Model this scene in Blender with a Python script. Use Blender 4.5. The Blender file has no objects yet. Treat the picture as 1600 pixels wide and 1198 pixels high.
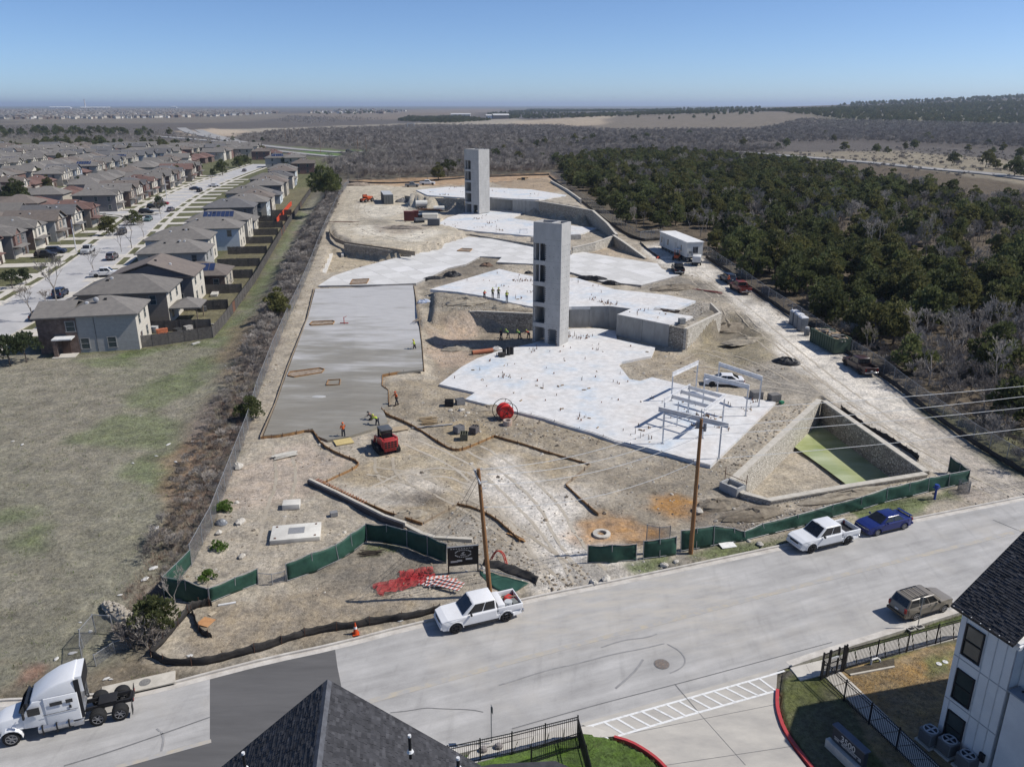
import bpy,bmesh,math,random
import numpy as np
from mathutils import Vector,Matrix
random.seed(7); np.random.seed(7)
S=bpy.context.scene
C=S.collection
rad=math.radians
# ---------------------------------------------------------------- camera, sky, sun, exposure
HAZE=8e-5
CAM_H=34.0; FPX=1250.0; HOR=164.0
PITCH=math.atan((599-HOR)/FPX)
cd=bpy.data.cameras.new('camera'); cam=bpy.data.objects.new('camera',cd); C.objects.link(cam)
cam.location=(0,0,CAM_H); cam.rotation_euler=(math.pi/2-PITCH,0,0)
cd.sensor_width=36; cd.sensor_fit='HORIZONTAL'; cd.lens=36*FPX/1600
cd.clip_start=0.5; cd.clip_end=120000
S.camera=cam
SUN_EL,SUN_AZ=rad(47),rad(3)            # height and bearing (from +X towards +Y) of the sun
w=bpy.data.worlds.new('World'); S.world=w; w.use_nodes=True
nt=w.node_tree; nt.nodes.clear()
sky=nt.nodes.new('ShaderNodeTexSky'); sky.sky_type='NISHITA'; sky.sun_disc=False
sky.sun_elevation=SUN_EL; sky.sun_rotation=math.pi/2-SUN_AZ
sky.air_density=.55; sky.dust_density=.36; sky.ozone_density=6.5
bg=nt.nodes.new('ShaderNodeBackground'); bg.inputs['Strength'].default_value=0.115
wo=nt.nodes.new('ShaderNodeOutputWorld')
nt.links.new(sky.outputs[0],bg.inputs[0]); nt.links.new(bg.outputs[0],wo.inputs[0])
sd=bpy.data.lights.new('sun','SUN'); sun=bpy.data.objects.new('sun',sd); C.objects.link(sun)
sd.energy=4.2; sd.angle=rad(0.5); sd.color=(1.0,0.955,0.89)
sv=Vector((math.cos(SUN_EL)*math.cos(SUN_AZ),math.cos(SUN_EL)*math.sin(SUN_AZ),math.sin(SUN_EL)))
sun.rotation_euler=sv.to_track_quat('Z','Y').to_euler(); sun.location=(60,20,90)
S.view_settings.view_transform='Standard'; S.view_settings.look='None'
S.view_settings.gamma=1; S.view_settings.use_curve_mapping=False
S.view_settings.exposure=0.17
try:
    S.cycles.max_bounces=5; S.cycles.diffuse_bounces=2; S.cycles.glossy_bounces=2
    S.cycles.transparent_max_bounces=12; S.cycles.volume_bounces=0; S.cycles.transmission_bounces=2
    S.cycles.caustics_reflective=False; S.cycles.caustics_refractive=False
except Exception: pass
# ---------------------------------------------------------------- from a direction of sight to a place on the ground
cP,sP=math.cos(PITCH),math.sin(PITCH)
def at(x,y,z=0.0):
    dx,u=(x-800)/FPX,-(y-599)/FPX
    wy,wz=cP+u*sP,-sP+u*cP
    t=(z-CAM_H)/wz
    return Vector((dx*t,wy*t,z))
def ats(pts,z=0.0): return [at(p[0],p[1],z) for p in pts]
# ---------------------------------------------------------------- numpy helpers
_tabs={}
def vnoise(x,y,s,seed=0):
    if seed not in _tabs: _tabs[seed]=np.random.RandomState(seed).rand(256,256)
    T=_tabs[seed]; fx,fy=np.asarray(x)/s+1000.3,np.asarray(y)/s+1000.7
    ix,iy=np.floor(fx).astype(int),np.floor(fy).astype(int); tx,ty=fx-ix,fy-iy
    tx,ty=tx*tx*(3-2*tx),ty*ty*(3-2*ty)
    a,b=T[ix & 255,iy & 255],T[(ix+1) & 255,iy & 255]; c,d=T[ix & 255,(iy+1) & 255],T[(ix+1) & 255,(iy+1) & 255]
    return (a*(1-tx)+b*tx)*(1-ty)+(c*(1-tx)+d*tx)*ty-.5
def fnoise(x,y,s,seed=0): return vnoise(x,y,s,seed)+.5*vnoise(x,y,s/2.1,seed+1)+.25*vnoise(x,y,s/4.3,seed+2)
def sdist(x,y,poly):
    """signed distance to a polygon (negative inside)"""
    P=np.array([(p[0],p[1]) for p in poly],float); d=np.full(x.shape,1e18); ins=np.zeros(x.shape,bool)
    for i in range(len(P)):
        a,b=P[i],P[(i+1) % len(P)]; ex,ey=b-a
        t=np.clip(((x-a[0])*ex+(y-a[1])*ey)/max(ex*ex+ey*ey,1e-9),0,1)
        d=np.minimum(d,(x-a[0]-t*ex)** 2+(y-a[1]-t*ey)** 2)
        cnd=(a[1]>y) != (b[1]>y)
        with np.errstate(divide='ignore',invalid='ignore'):
            xi=ex*(y-a[1])/(ey if abs(ey)>1e-12 else 1e-12)+a[0]
        ins ^= cnd & (x<xi)
    d=np.sqrt(d); return np.where(ins,-d,d)
def sstep(a,b,v): t=np.clip((v-a)/(b-a),0,1); return t*t*(3-2*t)
# ---------------------------------------------------------------- heights
RD=rad(21.3); RU=Vector((math.cos(RD),math.sin(RD),0)); RV=Vector((-math.sin(RD),math.cos(RD),0))   # along / across the road
FAR_K=[(-2600,1700),(-420,1190),(-60,1104),(0,1096),(60,1094),(210,1083),(258,1072),(330,1053),(420,1030),(525,1008),(640,978),(830,935),(1000,901),(1240,850),(1400,817),(1560,785),(1800,738),(2600,590),(4200,420)]
NEAR_K=[(4200,520),(2600,690),(1800,868),(1600,924),(1480,962),(1250,1035),(1215,1048),(1000,1108),(905,1134),(740,1170),(600,1206),(200,1320),(-420,1500),(-2600,2300)]
ROAD=ats(FAR_K)+ats(NEAR_K)
DRIVE=ats([(905,1137),(1215,1050),(1213,1078),(1212,1105),(1222,1140),(1240,1170),(1300,1250),(1080,1260),(1046,1204),(1010,1172),(960,1150)])
POND=ats([(1284,622),(1447,739),(1325,762),(1200,784),(1138,757)],.1)
def zsite(x,y):
    ye=y-.25*np.clip(x,0,60)
    return np.interp(ye,[70,82,145,170,215,300,340,430,600,900],[.1,.15,2.5,3.3,4.5,4.8,5.5,4.0,1.0,.1])
FX_Y=[30,52,55,68,84,108,130,161,190,259,366,420,700]; FX_X=[-27,-26.6,-25.2,-27.5,-30.5,-34.5,-38,-41.9,-46,-57.5,-75,-85,-130]
A_POLY=ats([(682,604),(684,560),(692,525),(702,502),(745,495),(835,496),(894,509),(936,509),(962,512),(966,527),(1044,544),(1071,544),(1122,506),(1150,520),(1130,560),(1215,628),(1110,727),(960,690),(760,640),(735,625)])
M_POLY=ats([(672,450),(780,419),(800,424),(900,430),(960,450),(1050,461),(1092,469),(1128,488),(1127,495),(1072,516),(1045,508),(964,490),(985,482),(952,478),(893,479),(833,489),(745,487),(668,492)],3.4)
M2_POLY=ats([(650,448),(680,452),(674,470),(672,493),(664,505),(655,500)],2.2)
B_POLY=ats([(630,304),(655,296),(760,284),(860,275),(900,304),(961,366),(947,349),(925,329),(842,315),(801,312),(760,309),(725,311),(665,309)],8.3)
P_POLY=ats([(503,430),(516,398)],2.3)+ats([(537,381.4),(575,386.4),(605,390.9),(642,396.4)],4.9)+ats([(600,414),(560,422),(525,432)],2.3)
Y_POLY=ats([(538,374),(518,366),(514,352),(545,292),(620,290),(660,303),(690,330),(700,345),(735,366),(642,395.8),(605,390.3),(575,385.8),(540,380.6)],4.9)
front_px=[(686,600),(721,573),(745,560),(776,549),(832,536),(893,513),(936,513),(962,517),(964,530),(1024,542),(1018,556),(972,565),(966,569),(984,592),(1000,595),(1019,589),(1080,604),(1140,616),(1212,628),(1110,727),(1010,701),(960,689),(925,676),(885,665),(848,653),(811,644),(727,623),(742,613)]
mid_px=[(672,452),(726,436),(780,420),(800,425),(838,433),(900,434),(960,452),(1000,456),(1044,461),(1087,470),(1053,485),(1030,481),(1036,487),(1083,494),(1065,502),(1046,507),(965,491),(986,482),(952,478),(893,479),(850,482),(815,476),(790,471),(760,463),(715,456)]
chk_px=[(497,448),(520,433),(555,421),(600,409),(640,399),(690,390),(694,382),(732,371),(800,377),(900,393),(960,403),(1027,413),(1034,421),(1062,431),(1002,447),(940,441),(893,427),(838,414),(776,411),(784,403),(750,402),(728,414),(700,420),(668,436),(650,444),(600,446)]
wet_px=[(412,683),(436,681),(488,672),(497,684),(512,690),(545,684),(580,673),(606,661),(598,641),(607,634),(606,612),(597,604),(598,588),(620,584),(661,579),(658,540),(652,495),(645,447),(600,448),(560,451),(493,453),(482,495),(452,575),(430,637)]
t2_px=[(684,351),(700,341),(725,334),(760,327),(800,326),(824,331),(798,342),(835,347),(880,352),(934,358),(906,367),(830,370),(740,362),(700,356)]
b_px=[(650,297),(700,292),(760,293),(830,296),(885,305),(842,312),(801,310.5),(760,307.5),(725,309),(668,305)]
def onsite(px,py,lift=0.0):
    z=0.0
    for _ in range(14):
        p=at(px,py,z); z=z*.45+.55*float(zsite(np.array([p.x]),np.array([p.y]))[0])
    p=at(px,py,z); p.z=z+lift; return p
WETP,CHKP,T2P=[[onsite(a,b) for a,b in q] for q in (wet_px,chk_px,t2_px)]
UNDER=[(WETP,-.15),(CHKP,-.35),(T2P,-.3)]
UNDERZ=[(ats(front_px,.3),-.1),(ats(mid_px,3.55),3.1),(ats(b_px,8.5),8.0)]
def smooth_hills(x,y):
    r=np.hypot(x,y)
    h=75*np.exp(-(((x-2600)/1500)** 2+((y-3300)/900)** 2))+22*np.exp(-(((x-1500)/700)** 2+((y-2300)/500)** 2))
    h += 14*np.exp(-(((x-560)/420)** 2+((y-1900)/450)** 2))+6*sstep(500,1500,r)*(vnoise(x,y,620,31))
    return h*sstep(420,1100,y)
def hz(x,y,detail=True):
    x=np.asarray(x,float); y=np.asarray(y,float)
    xl=np.interp(y,FX_Y,FX_X)
    wl=sstep(-9,-.6,x-xl)
    z=.1+(zsite(x,y)-.1)*wl
    for poly,zz,f0,f1 in ((A_POLY,.05,4.5,0.),(M2_POLY,2.3,5.0,-2.0),(Y_POLY,4.9,-.1,-1.2),(P_POLY,2.3,.1,-.2),(M_POLY,3.35,-.1,-1.1),(B_POLY,8.3,-.1,-1.4)):
        P=np.array([(p.x,p.y) for p in poly]); m=(x>P[:,0].min()-6) & (x<P[:,0].max()+6) & (y>P[:,1].min()-6) & (y<P[:,1].max()+6)
        if m.any():
            s=sdist(x[m],y[m],poly); a=1-sstep(f1,f0,s) if f0>f1 else 0
            z[m]=z[m]*(1-a)+zz*a
    z=z+smooth_hills(x,y)
    if detail:
        b=.12*fnoise(x,y,5,3)+.08*fnoise(x,y,1.6,9)
        b=b+wl*(.16*np.maximum(0,fnoise(x,y,.9,13))+.05*vnoise(x,y,.45,17))*(y<190)*(y>45)*sstep(-.25,.3,fnoise(x,y,9,15))
        b=b*np.where((y<60) & (-x*math.sin(RD)+y*math.cos(RD)<34),.08,1)
        z=z+b*np.where((x>-60) & (x<90) & (y<360),.35+.65*wl,.6)
    m=(x>-120) & (x<200) & (y<120)
    if m.any():
        s=sdist(x[m],y[m],ROAD); zz=z[m]
        dr=sdist(x[m],y[m],DRIVE); zz=.1+(zz-.1)*sstep(.3,4,np.minimum(s,dr)); s=np.minimum(s,dr); z[m]=np.where(s<.35,-.12,np.minimum(zz,.1+np.clip(s-.35,0,99)*.5) if detail else zz)
        s=sdist(x[m],y[m],POND); z[m]=np.where(s<.15,-2.75+.12*fnoise(x[m],y[m],3,5),z[m])
    if detail:
        for q,dz in UNDER+UNDERZ:
            P=np.array([(p.x,p.y) for p in q]); m=(x>P[:,0].min()-2) & (x<P[:,0].max()+2) & (y>P[:,1].min()-2) & (y<P[:,1].max()+2)
            if m.any(): a=1-sstep(-.25,.5,sdist(x[m],y[m],q)); lim=zsite(x[m],y[m])+dz if dz in (-.15,-.35,-.3) else dz; z[m]=z[m]+np.minimum(lim-z[m],0)*a
    return z
def h1(x,y): return float(hz(np.array([x]),np.array([y]),False)[0])
def on(px,py,lift=0.0):
    """the place on the built ground seen at a point of the photograph"""
    z=0.0
    for _ in range(14):
        p=at(px,py,z); zn=h1(p.x,p.y); z=z*.45+zn*.55
    p=at(px,py,z); p.z=z+lift; return p
def ons(pts,lift=0.0): return [on(p[0],p[1],lift) for p in pts]
# ---------------------------------------------------------------- objects
def tag(o,label=None,cat=None,group=None,kind=None):
    if label: o['label']=label
    if cat: o['category']=cat
    if group: o['group']=group
    if kind: o['kind']=kind
    return o
def thing(name,label,cat,loc=(0,0,0),rz=0.0,group=None):
    o=bpy.data.objects.new(name,None); C.objects.link(o); o.empty_display_size=.3
    o.location=loc; o.rotation_euler=(0,0,rz); return tag(o,label,cat,group)
def inst(name,me,parent=None,loc=(0,0,0),rot=(0,0,0),sc=None):
    o=bpy.data.objects.new(name,me); C.objects.link(o); o.location=loc; o.rotation_euler=rot
    if sc is not None: o.scale=sc if hasattr(sc,'__len__') else (sc,sc,sc)
    if parent is not None: o.parent=parent
    return o
KIDS={}
def copy_tree(o,parent=None):
    c=o.copy(); C.objects.link(c); c.parent=parent
    for ch in list(o.children): copy_tree(ch,c)
    return c
def clone(o,loc,rz=0.0,label=None,group=None,sc=None):
    c=copy_tree(o); c.location=loc; c.rotation_euler=(0,0,rz)
    if label: c['label']=label
    if group: c['group']=group
    if sc: c.scale=(sc,sc,sc)
    return c
class MB:
    def __init__(s): s.v=[]; s.f=[]
    def add(s,vs,fs):
        n=len(s.v); s.v += [tuple(v) for v in vs]; s.f += [tuple(i+n for i in f) for f in fs]; return s
    def box(s,c,d,rz=0.0,top=1.0):
        x,y,z=d[0]/2,d[1]/2,d[2]/2; co,si=math.cos(rz),math.sin(rz)
        vs=[]
        for k in (-1,1):
            t=top if k>0 else 1
            for a,b in ((-1,-1),(1,-1),(1,1),(-1,1)):
                X,Y=a*x*t,b*y*t; vs.append((c[0]+X*co-Y*si,c[1]+X*si+Y*co,c[2]+k*z))
        return s.add(vs,[(3,2,1,0),(4,5,6,7),(0,1,5,4),(1,2,6,5),(2,3,7,6),(3,0,4,7)])
    def bar(s,p,q,wd,ht):
        """a box-section bar from p to q"""
        p,q=Vector(p),Vector(q); d=(q-p)
        if d.length<1e-6: return s
        d.normalize(); r=d.cross(Vector((0,0,1)))
        if r.length<1e-3: r=Vector((1,0,0))
        r.normalize(); u=r.cross(d); r *= wd/2; u *= ht/2
        return s.add([p-r-u,p+r-u,p+r+u,p-r+u,q-r-u,q+r-u,q+r+u,q-r+u],[(0,1,2,3),(7,6,5,4),(0,4,5,1),(1,5,6,2),(2,6,7,3),(3,7,4,0)])
    def tube(s,p,q,r0,r1=None,n=8,cap=True):
        p,q=Vector(p),Vector(q); r1=r0 if r1 is None else r1; d=q-p
        if d.length<1e-6: return s
        d.normalize(); a=d.orthogonal().normalized(); b=d.cross(a); vs=[]
        for c,r in ((p,r0),(q,r1)):
            for i in range(n):
                t=2*math.pi*i/n; vs.append(c+a*(r*math.cos(t))+b*(r*math.sin(t)))
        fs=[(i,(i+1) % n,n+(i+1) % n,n+i) for i in range(n)]
        if cap: fs += [tuple(range(n-1,-1,-1)),tuple(range(n,2*n))]
        return s.add(vs,fs)
    def path(s,pts,r,n=6):
        for a,b in zip(pts[:-1],pts[1:]): s.tube(a,b,r,r,n,False)
        return s
    def prism(s,poly,z0,z1):
        n=len(poly); ar=sum(poly[i][0]*poly[(i+1) % n][1]-poly[(i+1) % n][0]*poly[i][1] for i in range(n))
        if ar<0: poly=poly[::-1]
        g=lambda z,i: z[i] if hasattr(z,'__len__') else z
        if ar<0 and hasattr(z0,'__len__'): z0=z0[::-1]
        if ar<0 and hasattr(z1,'__len__'): z1=z1[::-1]
        vs=[(poly[i][0],poly[i][1],g(z0,i)) for i in range(n)]+[(poly[i][0],poly[i][1],g(z1,i)) for i in range(n)]
        return s.add(vs,[tuple(range(n-1,-1,-1)),tuple(range(n,2*n))]+[(i,(i+1) % n,n+(i+1) % n,n+i) for i in range(n)])
    def slabz(s,pts,th):
        return s.prism(pts,[p[2]-th for p in pts],[p[2] for p in pts])
    def sphere(s,c,r,n=10,m=6,z0=-1.0):
        rs=r if hasattr(r,'__len__') else (r,r,r); vs=[]; fs=[]
        for j in range(m+1):
            ph=-math.pi/2+math.pi*j/m; zz=max(math.sin(ph),z0)
            for i in range(n):
                t=2*math.pi*i/n; vs.append((c[0]+rs[0]*math.cos(ph)*math.cos(t),c[1]+rs[1]*math.cos(ph)*math.sin(t),c[2]+rs[2]*zz))
        for j in range(m):
            for i in range(n): fs.append((j*n+i,j*n+(i+1) % n,(j+1)*n+(i+1) % n,(j+1)*n+i))
        return s.add(vs,fs)
    def ribbon(s,pts,wl,wr,z0,z1):
        """a low solid band along a line of ground points, wl to its left and wr to its right"""
        L,R=offs(pts,wl),offs(pts,-wr); n=len(pts)
        for i in range(n-1):
            a,b,c,d=R[i],R[i+1],L[i+1],L[i]; za,zb=pts[i][2],pts[i+1][2]
            s.prism([a,b,c,d],[za+z0,zb+z0,zb+z0,za+z0],[za+z1,zb+z1,zb+z1,za+z1])
        return s
    def mesh(s,name,m=None,smooth=False):
        me=bpy.data.meshes.new(name); me.from_pydata(s.v,[],s.f); me.update()
        if m: me.materials.append(m)
        if smooth: me.polygons.foreach_set('use_smooth',[True]*len(me.polygons))
        return me
    def obj(s,name,m,parent=None,loc=(0,0,0),rot=(0,0,0),smooth=False,bevel=0.0):
        me=s.mesh(name,m,smooth)
        if bevel:
            b=bmesh.new(); b.from_mesh(me); bmesh.ops.remove_doubles(b,verts=b.verts,dist=1e-4)
            es=[e for e in b.edges if len(e.link_faces)==2 and e.calc_face_angle(0)>.35]
            bmesh.ops.bevel(b,geom=es,offset=bevel,segments=2,affect='EDGES',profile=.6); b.to_mesh(me); b.free()
            me.polygons.foreach_set('use_smooth',[True]*len(me.polygons))
        return inst(name,me,parent,loc,rot)
def offs(pts,d):
    out=[]; n=len(pts)
    for i in range(n):
        a=pts[max(i-1,0)]; b=pts[min(i+1,n-1)]
        t=Vector((b[0]-a[0],b[1]-a[1],0))
        t=t.normalized() if t.length>1e-6 else Vector((1,0,0))
        k=1.0
        if 0<i<n-1:
            t1=Vector((pts[i][0]-a[0],pts[i][1]-a[1],0)).normalized(); k=1/max(.4,t.dot(t1))
        out.append(Vector((pts[i][0]-t.y*d*k,pts[i][1]+t.x*d*k,pts[i][2])))
    return out
def resample(pts,step):
    out=[Vector(pts[0])]
    for a,b in zip(pts[:-1],pts[1:]):
        a,b=Vector(a),Vector(b); n=max(1,int(round((b-a).length/step)))
        out += [a.lerp(b,k/n) for k in range(1,n+1)]
    return out
def smoothp(pts,it=2):
    pts=[Vector(p) for p in pts]
    for _ in range(it):
        q=[pts[0]]
        for a,b in zip(pts[:-1],pts[1:]): q += [a.lerp(b,.25),a.lerp(b,.75)]
        pts=q+[pts[-1]]
    return pts
# ---------------------------------------------------------------- materials
MATS={}
def mat(name,c,c2=None,sc=3.0,rough=.85,bump=0.0,metal=0.0,coords='Object',detail=5,stretch=None,bsc=None,emit=None,alpha=None,spec=.3,lo=.35,hi=.65,per=0.0):
    if name in MATS: return MATS[name]
    m=bpy.data.materials.new(name); m.use_nodes=True; N,L=m.node_tree.nodes,m.node_tree.links; b=N['Principled BSDF']
    c=tuple(c) if hasattr(c,'__len__') else (c,c,c)
    b.inputs['Roughness'].default_value=rough; b.inputs['Metallic'].default_value=metal; b.inputs['Specular IOR Level'].default_value=spec
    tc=N.new('ShaderNodeTexCoord'); src=tc.outputs[coords] if coords != 'World' else N.new('ShaderNodeNewGeometry').outputs['Position']
    if stretch:
        mp=N.new('ShaderNodeMapping'); mp.inputs['Scale'].default_value=stretch[:3]
        if len(stretch)>3: mp.inputs['Rotation'].default_value=(0,0,stretch[3])
        L.new(src,mp.inputs[0]); src=mp.outputs[0]
    if c2 is None: c2=tuple(k*.78 for k in c)
    elif not hasattr(c2,'__len__'): c2=(c2,)*3
    nz=N.new('ShaderNodeTexNoise'); nz.inputs['Scale'].default_value=sc; nz.inputs['Detail'].default_value=detail; nz.inputs['Roughness'].default_value=.65; L.new(src,nz.inputs['Vector'])
    mr=N.new('ShaderNodeMapRange'); mr.inputs[1].default_value=lo; mr.inputs[2].default_value=hi; L.new(nz.outputs['Fac'],mr.inputs[0])
    mx=N.new('ShaderNodeMix'); mx.data_type='RGBA'; mx.inputs[6].default_value=(*c2,1); mx.inputs[7].default_value=(*c,1); L.new(mr.outputs[0],mx.inputs[0])
    out=mx.outputs[2]
    if per:
        oi=N.new('ShaderNodeObjectInfo'); hs=N.new('ShaderNodeHueSaturation'); m2=N.new('ShaderNodeMapRange'); m2.inputs[3].default_value=1-per; m2.inputs[4].default_value=1+per
        L.new(oi.outputs['Random'],m2.inputs[0]); L.new(m2.outputs[0],hs.inputs['Value']); L.new(out,hs.inputs['Color']); out=hs.outputs[0]
    L.new(out,b.inputs['Base Color'])
    if bump:
        n2=N.new('ShaderNodeTexNoise'); n2.inputs['Scale'].default_value=bsc or sc*4; n2.inputs['Detail'].default_value=4; L.new(src,n2.inputs['Vector'])
        bp=N.new('ShaderNodeBump'); bp.inputs['Strength'].default_value=bump; bp.inputs['Distance'].default_value=.05; L.new(n2.outputs['Fac'],bp.inputs['Height']); L.new(bp.outputs[0],b.inputs['Normal'])
    if alpha is not None: b.inputs['Alpha'].default_value=alpha
    MATS[name]=m; return m
def node_mat(name): 
    m=bpy.data.materials.new(name); m.use_nodes=True; MATS[name]=m; return m,m.node_tree.nodes,m.node_tree.links,m.node_tree.nodes['Principled BSDF']
def brickmat(name,c1,c2,mortar,bw,bh,ms=.01,rough=.85,noise=.3,bump=.4,off=.5,plane='xz'):
    if name in MATS: return MATS[name]
    m,N,L,b=node_mat(name); tc=N.new('ShaderNodeTexCoord'); sp=N.new('ShaderNodeSeparateXYZ'); L.new(tc.outputs['Object'],sp.inputs[0])
    cb=N.new('ShaderNodeCombineXYZ'); ad=N.new('ShaderNodeMath'); ad.operation='ADD'
    L.new(sp.outputs[0],ad.inputs[0]); L.new(sp.outputs[1],ad.inputs[1])
    if plane=='xz': L.new(ad.outputs[0],cb.inputs[0]); L.new(sp.outputs[2],cb.inputs[1])
    else: L.new(sp.outputs[0],cb.inputs[0]); L.new(sp.outputs[1],cb.inputs[1])
    br=N.new('ShaderNodeTexBrick'); br.inputs['Scale'].default_value=1; br.inputs['Brick Width'].default_value=bw; br.inputs['Row Height'].default_value=bh; br.inputs['Mortar Size'].default_value=ms; br.offset=off
    br.inputs['Color1'].default_value=(*c1,1); br.inputs['Color2'].default_value=(*c2,1); br.inputs['Mortar'].default_value=(*mortar,1); br.inputs['Bias'].default_value=0
    L.new(cb.outputs[0],br.inputs['Vector'])
    nz=N.new('ShaderNodeTexNoise'); nz.inputs['Scale'].default_value=2.5; nz.inputs['Detail'].default_value=6; L.new(tc.outputs['Object'],nz.inputs['Vector'])
    mr=N.new('ShaderNodeMapRange'); mr.inputs[1].default_value=.3; mr.inputs[2].default_value=.7; mr.inputs[3].default_value=1-noise; mr.inputs[4].default_value=1+noise; L.new(nz.outputs['Fac'],mr.inputs[0])
    hs=N.new('ShaderNodeHueSaturation'); L.new(br.outputs['Color'],hs.inputs['Color']); L.new(mr.outputs[0],hs.inputs['Value']); L.new(hs.outputs[0],b.inputs['Base Color']); b.inputs['Roughness'].default_value=rough; b.inputs['Specular IOR Level'].default_value=.25
    bp=N.new('ShaderNodeBump'); bp.inputs['Strength'].default_value=bump; bp.inputs['Distance'].default_value=.02; bp.invert=True; L.new(br.outputs['Fac'],bp.inputs['Height']); L.new(bp.outputs[0],b.inputs['Normal'])
    return m
def stonemat(name,c1,c2,mortar,sc,rough=.9,dist=.08):
    """rough laid limestone: cells of uneven size, joints sunk between them"""
    if name in MATS: return MATS[name]
    m,N,L,b=node_mat(name); tc=N.new('ShaderNodeTexCoord'); mp=N.new('ShaderNodeMapping'); mp.inputs['Scale'].default_value=(sc,sc,sc*1.5); L.new(tc.outputs['Object'],mp.inputs[0])
    vo=N.new('ShaderNodeTexVoronoi'); vo.inputs['Scale'].default_value=1; L.new(mp.outputs[0],vo.inputs['Vector'])
    ve=N.new('ShaderNodeTexVoronoi'); ve.feature='DISTANCE_TO_EDGE'; ve.inputs['Scale'].default_value=1; L.new(mp.outputs[0],ve.inputs['Vector'])
    mx=N.new('ShaderNodeMix'); mx.data_type='RGBA'; mx.inputs[6].default_value=(*c1,1); mx.inputs[7].default_value=(*c2,1)
    sp=N.new('ShaderNodeSeparateColor'); L.new(vo.outputs['Color'],sp.inputs[0]); L.new(sp.outputs[0],mx.inputs[0])
    mr=N.new('ShaderNodeMapRange'); mr.inputs[1].default_value=.02; mr.inputs[2].default_value=.09; L.new(ve.outputs['Distance'],mr.inputs[0])
    m2=N.new('ShaderNodeMix'); m2.data_type='RGBA'; m2.inputs[6].default_value=(*mortar,1); L.new(mr.outputs[0],m2.inputs[0]); L.new(mx.outputs[2],m2.inputs[7]); L.new(m2.outputs[2],b.inputs['Base Color'])
    b.inputs['Roughness'].default_value=rough; bp=N.new('ShaderNodeBump'); bp.inputs['Strength'].default_value=.9; bp.inputs['Distance'].default_value=dist; L.new(mr.outputs[0],bp.inputs['Height']); L.new(bp.outputs[0],b.inputs['Normal'])
    return m
# ================================================================ THE GROUND
def ground_material():
    m,N,L,b=node_mat('ground_surface')
    geo=N.new('ShaderNodeNewGeometry'); at_=N.new('ShaderNodeAttribute'); at_.attribute_name='Col'
    gr=N.new('ShaderNodeAttribute'); gr.attribute_name='Grit'
    def noise(sc,det,rg=.6):
        n=N.new('ShaderNodeTexNoise'); n.inputs['Scale'].default_value=sc; n.inputs['Detail'].default_value=det; n.inputs['Roughness'].default_value=rg; L.new(geo.outputs['Position'],n.inputs['Vector']); return n.outputs['Fac']
    def mr(x,a,b_,c,d):
        n=N.new('ShaderNodeMapRange'); n.inputs[1].default_value=a; n.inputs[2].default_value=b_; n.inputs[3].default_value=c; n.inputs[4].default_value=d; L.new(x,n.inputs[0]); return n.outputs[0]
    def mul(a,c):
        n=N.new('ShaderNodeMath'); n.operation='MULTIPLY'; L.new(a,n.inputs[0]); L.new(c,n.inputs[1]); return n.outputs[0]
    fine=noise(3.2,9,.75); mid=noise(.45,6,.65); big=noise(.05,4)
    v=mul(mul(mr(fine,.33,.67,.55,1.45),mr(mid,.3,.7,.66,1.3)),mr(big,.35,.65,.9,1.1))
    vo=N.new('ShaderNodeTexVoronoi'); vo.inputs['Scale'].default_value=3.4; L.new(geo.outputs['Position'],vo.inputs['Vector'])
    st=mul(mr(vo.outputs['Distance'],.12,.3,1,0),gr.outputs['Fac'])
    dk=N.new('ShaderNodeMapRange'); L.new(noise(.8,7,.7),dk.inputs[0]); dk.inputs[1].default_value=.58; dk.inputs[2].default_value=.70; dk.inputs[3].default_value=0; dk.inputs[4].default_value=-.55
    d2=mul(dk.outputs[0],mr(gr.outputs['Fac'],.1,.4,0,1)); d3=N.new('ShaderNodeMath'); d3.operation='ADD'; d3.inputs[1].default_value=1; L.new(d2,d3.inputs[0]); v=mul(v,d3.outputs[0])
    hs=N.new('ShaderNodeHueSaturation'); L.new(at_.outputs['Color'],hs.inputs['Color']); L.new(v,hs.inputs['Value'])
    hu=mr(noise(.9,5),.3,.7,.85,1.2); L.new(hu,hs.inputs['Saturation'])
    mx=N.new('ShaderNodeMix'); mx.data_type='RGBA'; L.new(mul(st,mr(noise(1.1,3),.45,.7,0,.8)),mx.inputs[0]); L.new(hs.outputs[0],mx.inputs[6]); mx.inputs[7].default_value=(.55,.5,.42,1)
    L.new(mx.outputs[2],b.inputs['Base Color']); b.inputs['Roughness'].default_value=.95; b.inputs['Specular IOR Level'].default_value=.1
    bp=N.new('ShaderNodeBump'); bp.inputs['Strength'].default_value=.8; bp.inputs['Distance'].default_value=.22; L.new(fine,bp.inputs['Height']); L.new(bp.outputs[0],b.inputs['Normal'])
    return m
FIELD=(.215,.205,.155); STRAW=(.275,.245,.20); GREEN=(.13,.16,.07); BRUSH=(.19,.155,.13); DIRT=(.385,.34,.273); CHALK=(.65,.61,.55); TRACK=(.60,.56,.495)
DARKD=(.175,.155,.128); WOODF=(.12,.098,.072); BAREF=(.112,.100,.090); MEADOW=(.178,.153,.122); LAWN=(.118,.122,.062); GREY=(.27,.25,.22)
ZONES=[]   # (polygon, colour, feather m, edge noise m, grit, strength)
def zone(pts,c,f=1.5,nz=1.0,grit=0.0,k=1.0,z=None,raw=False):
    ZONES.append((pts if raw else (ats(pts,z) if z is not None else ons(pts)),c,f,nz,grit,k))
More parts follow.
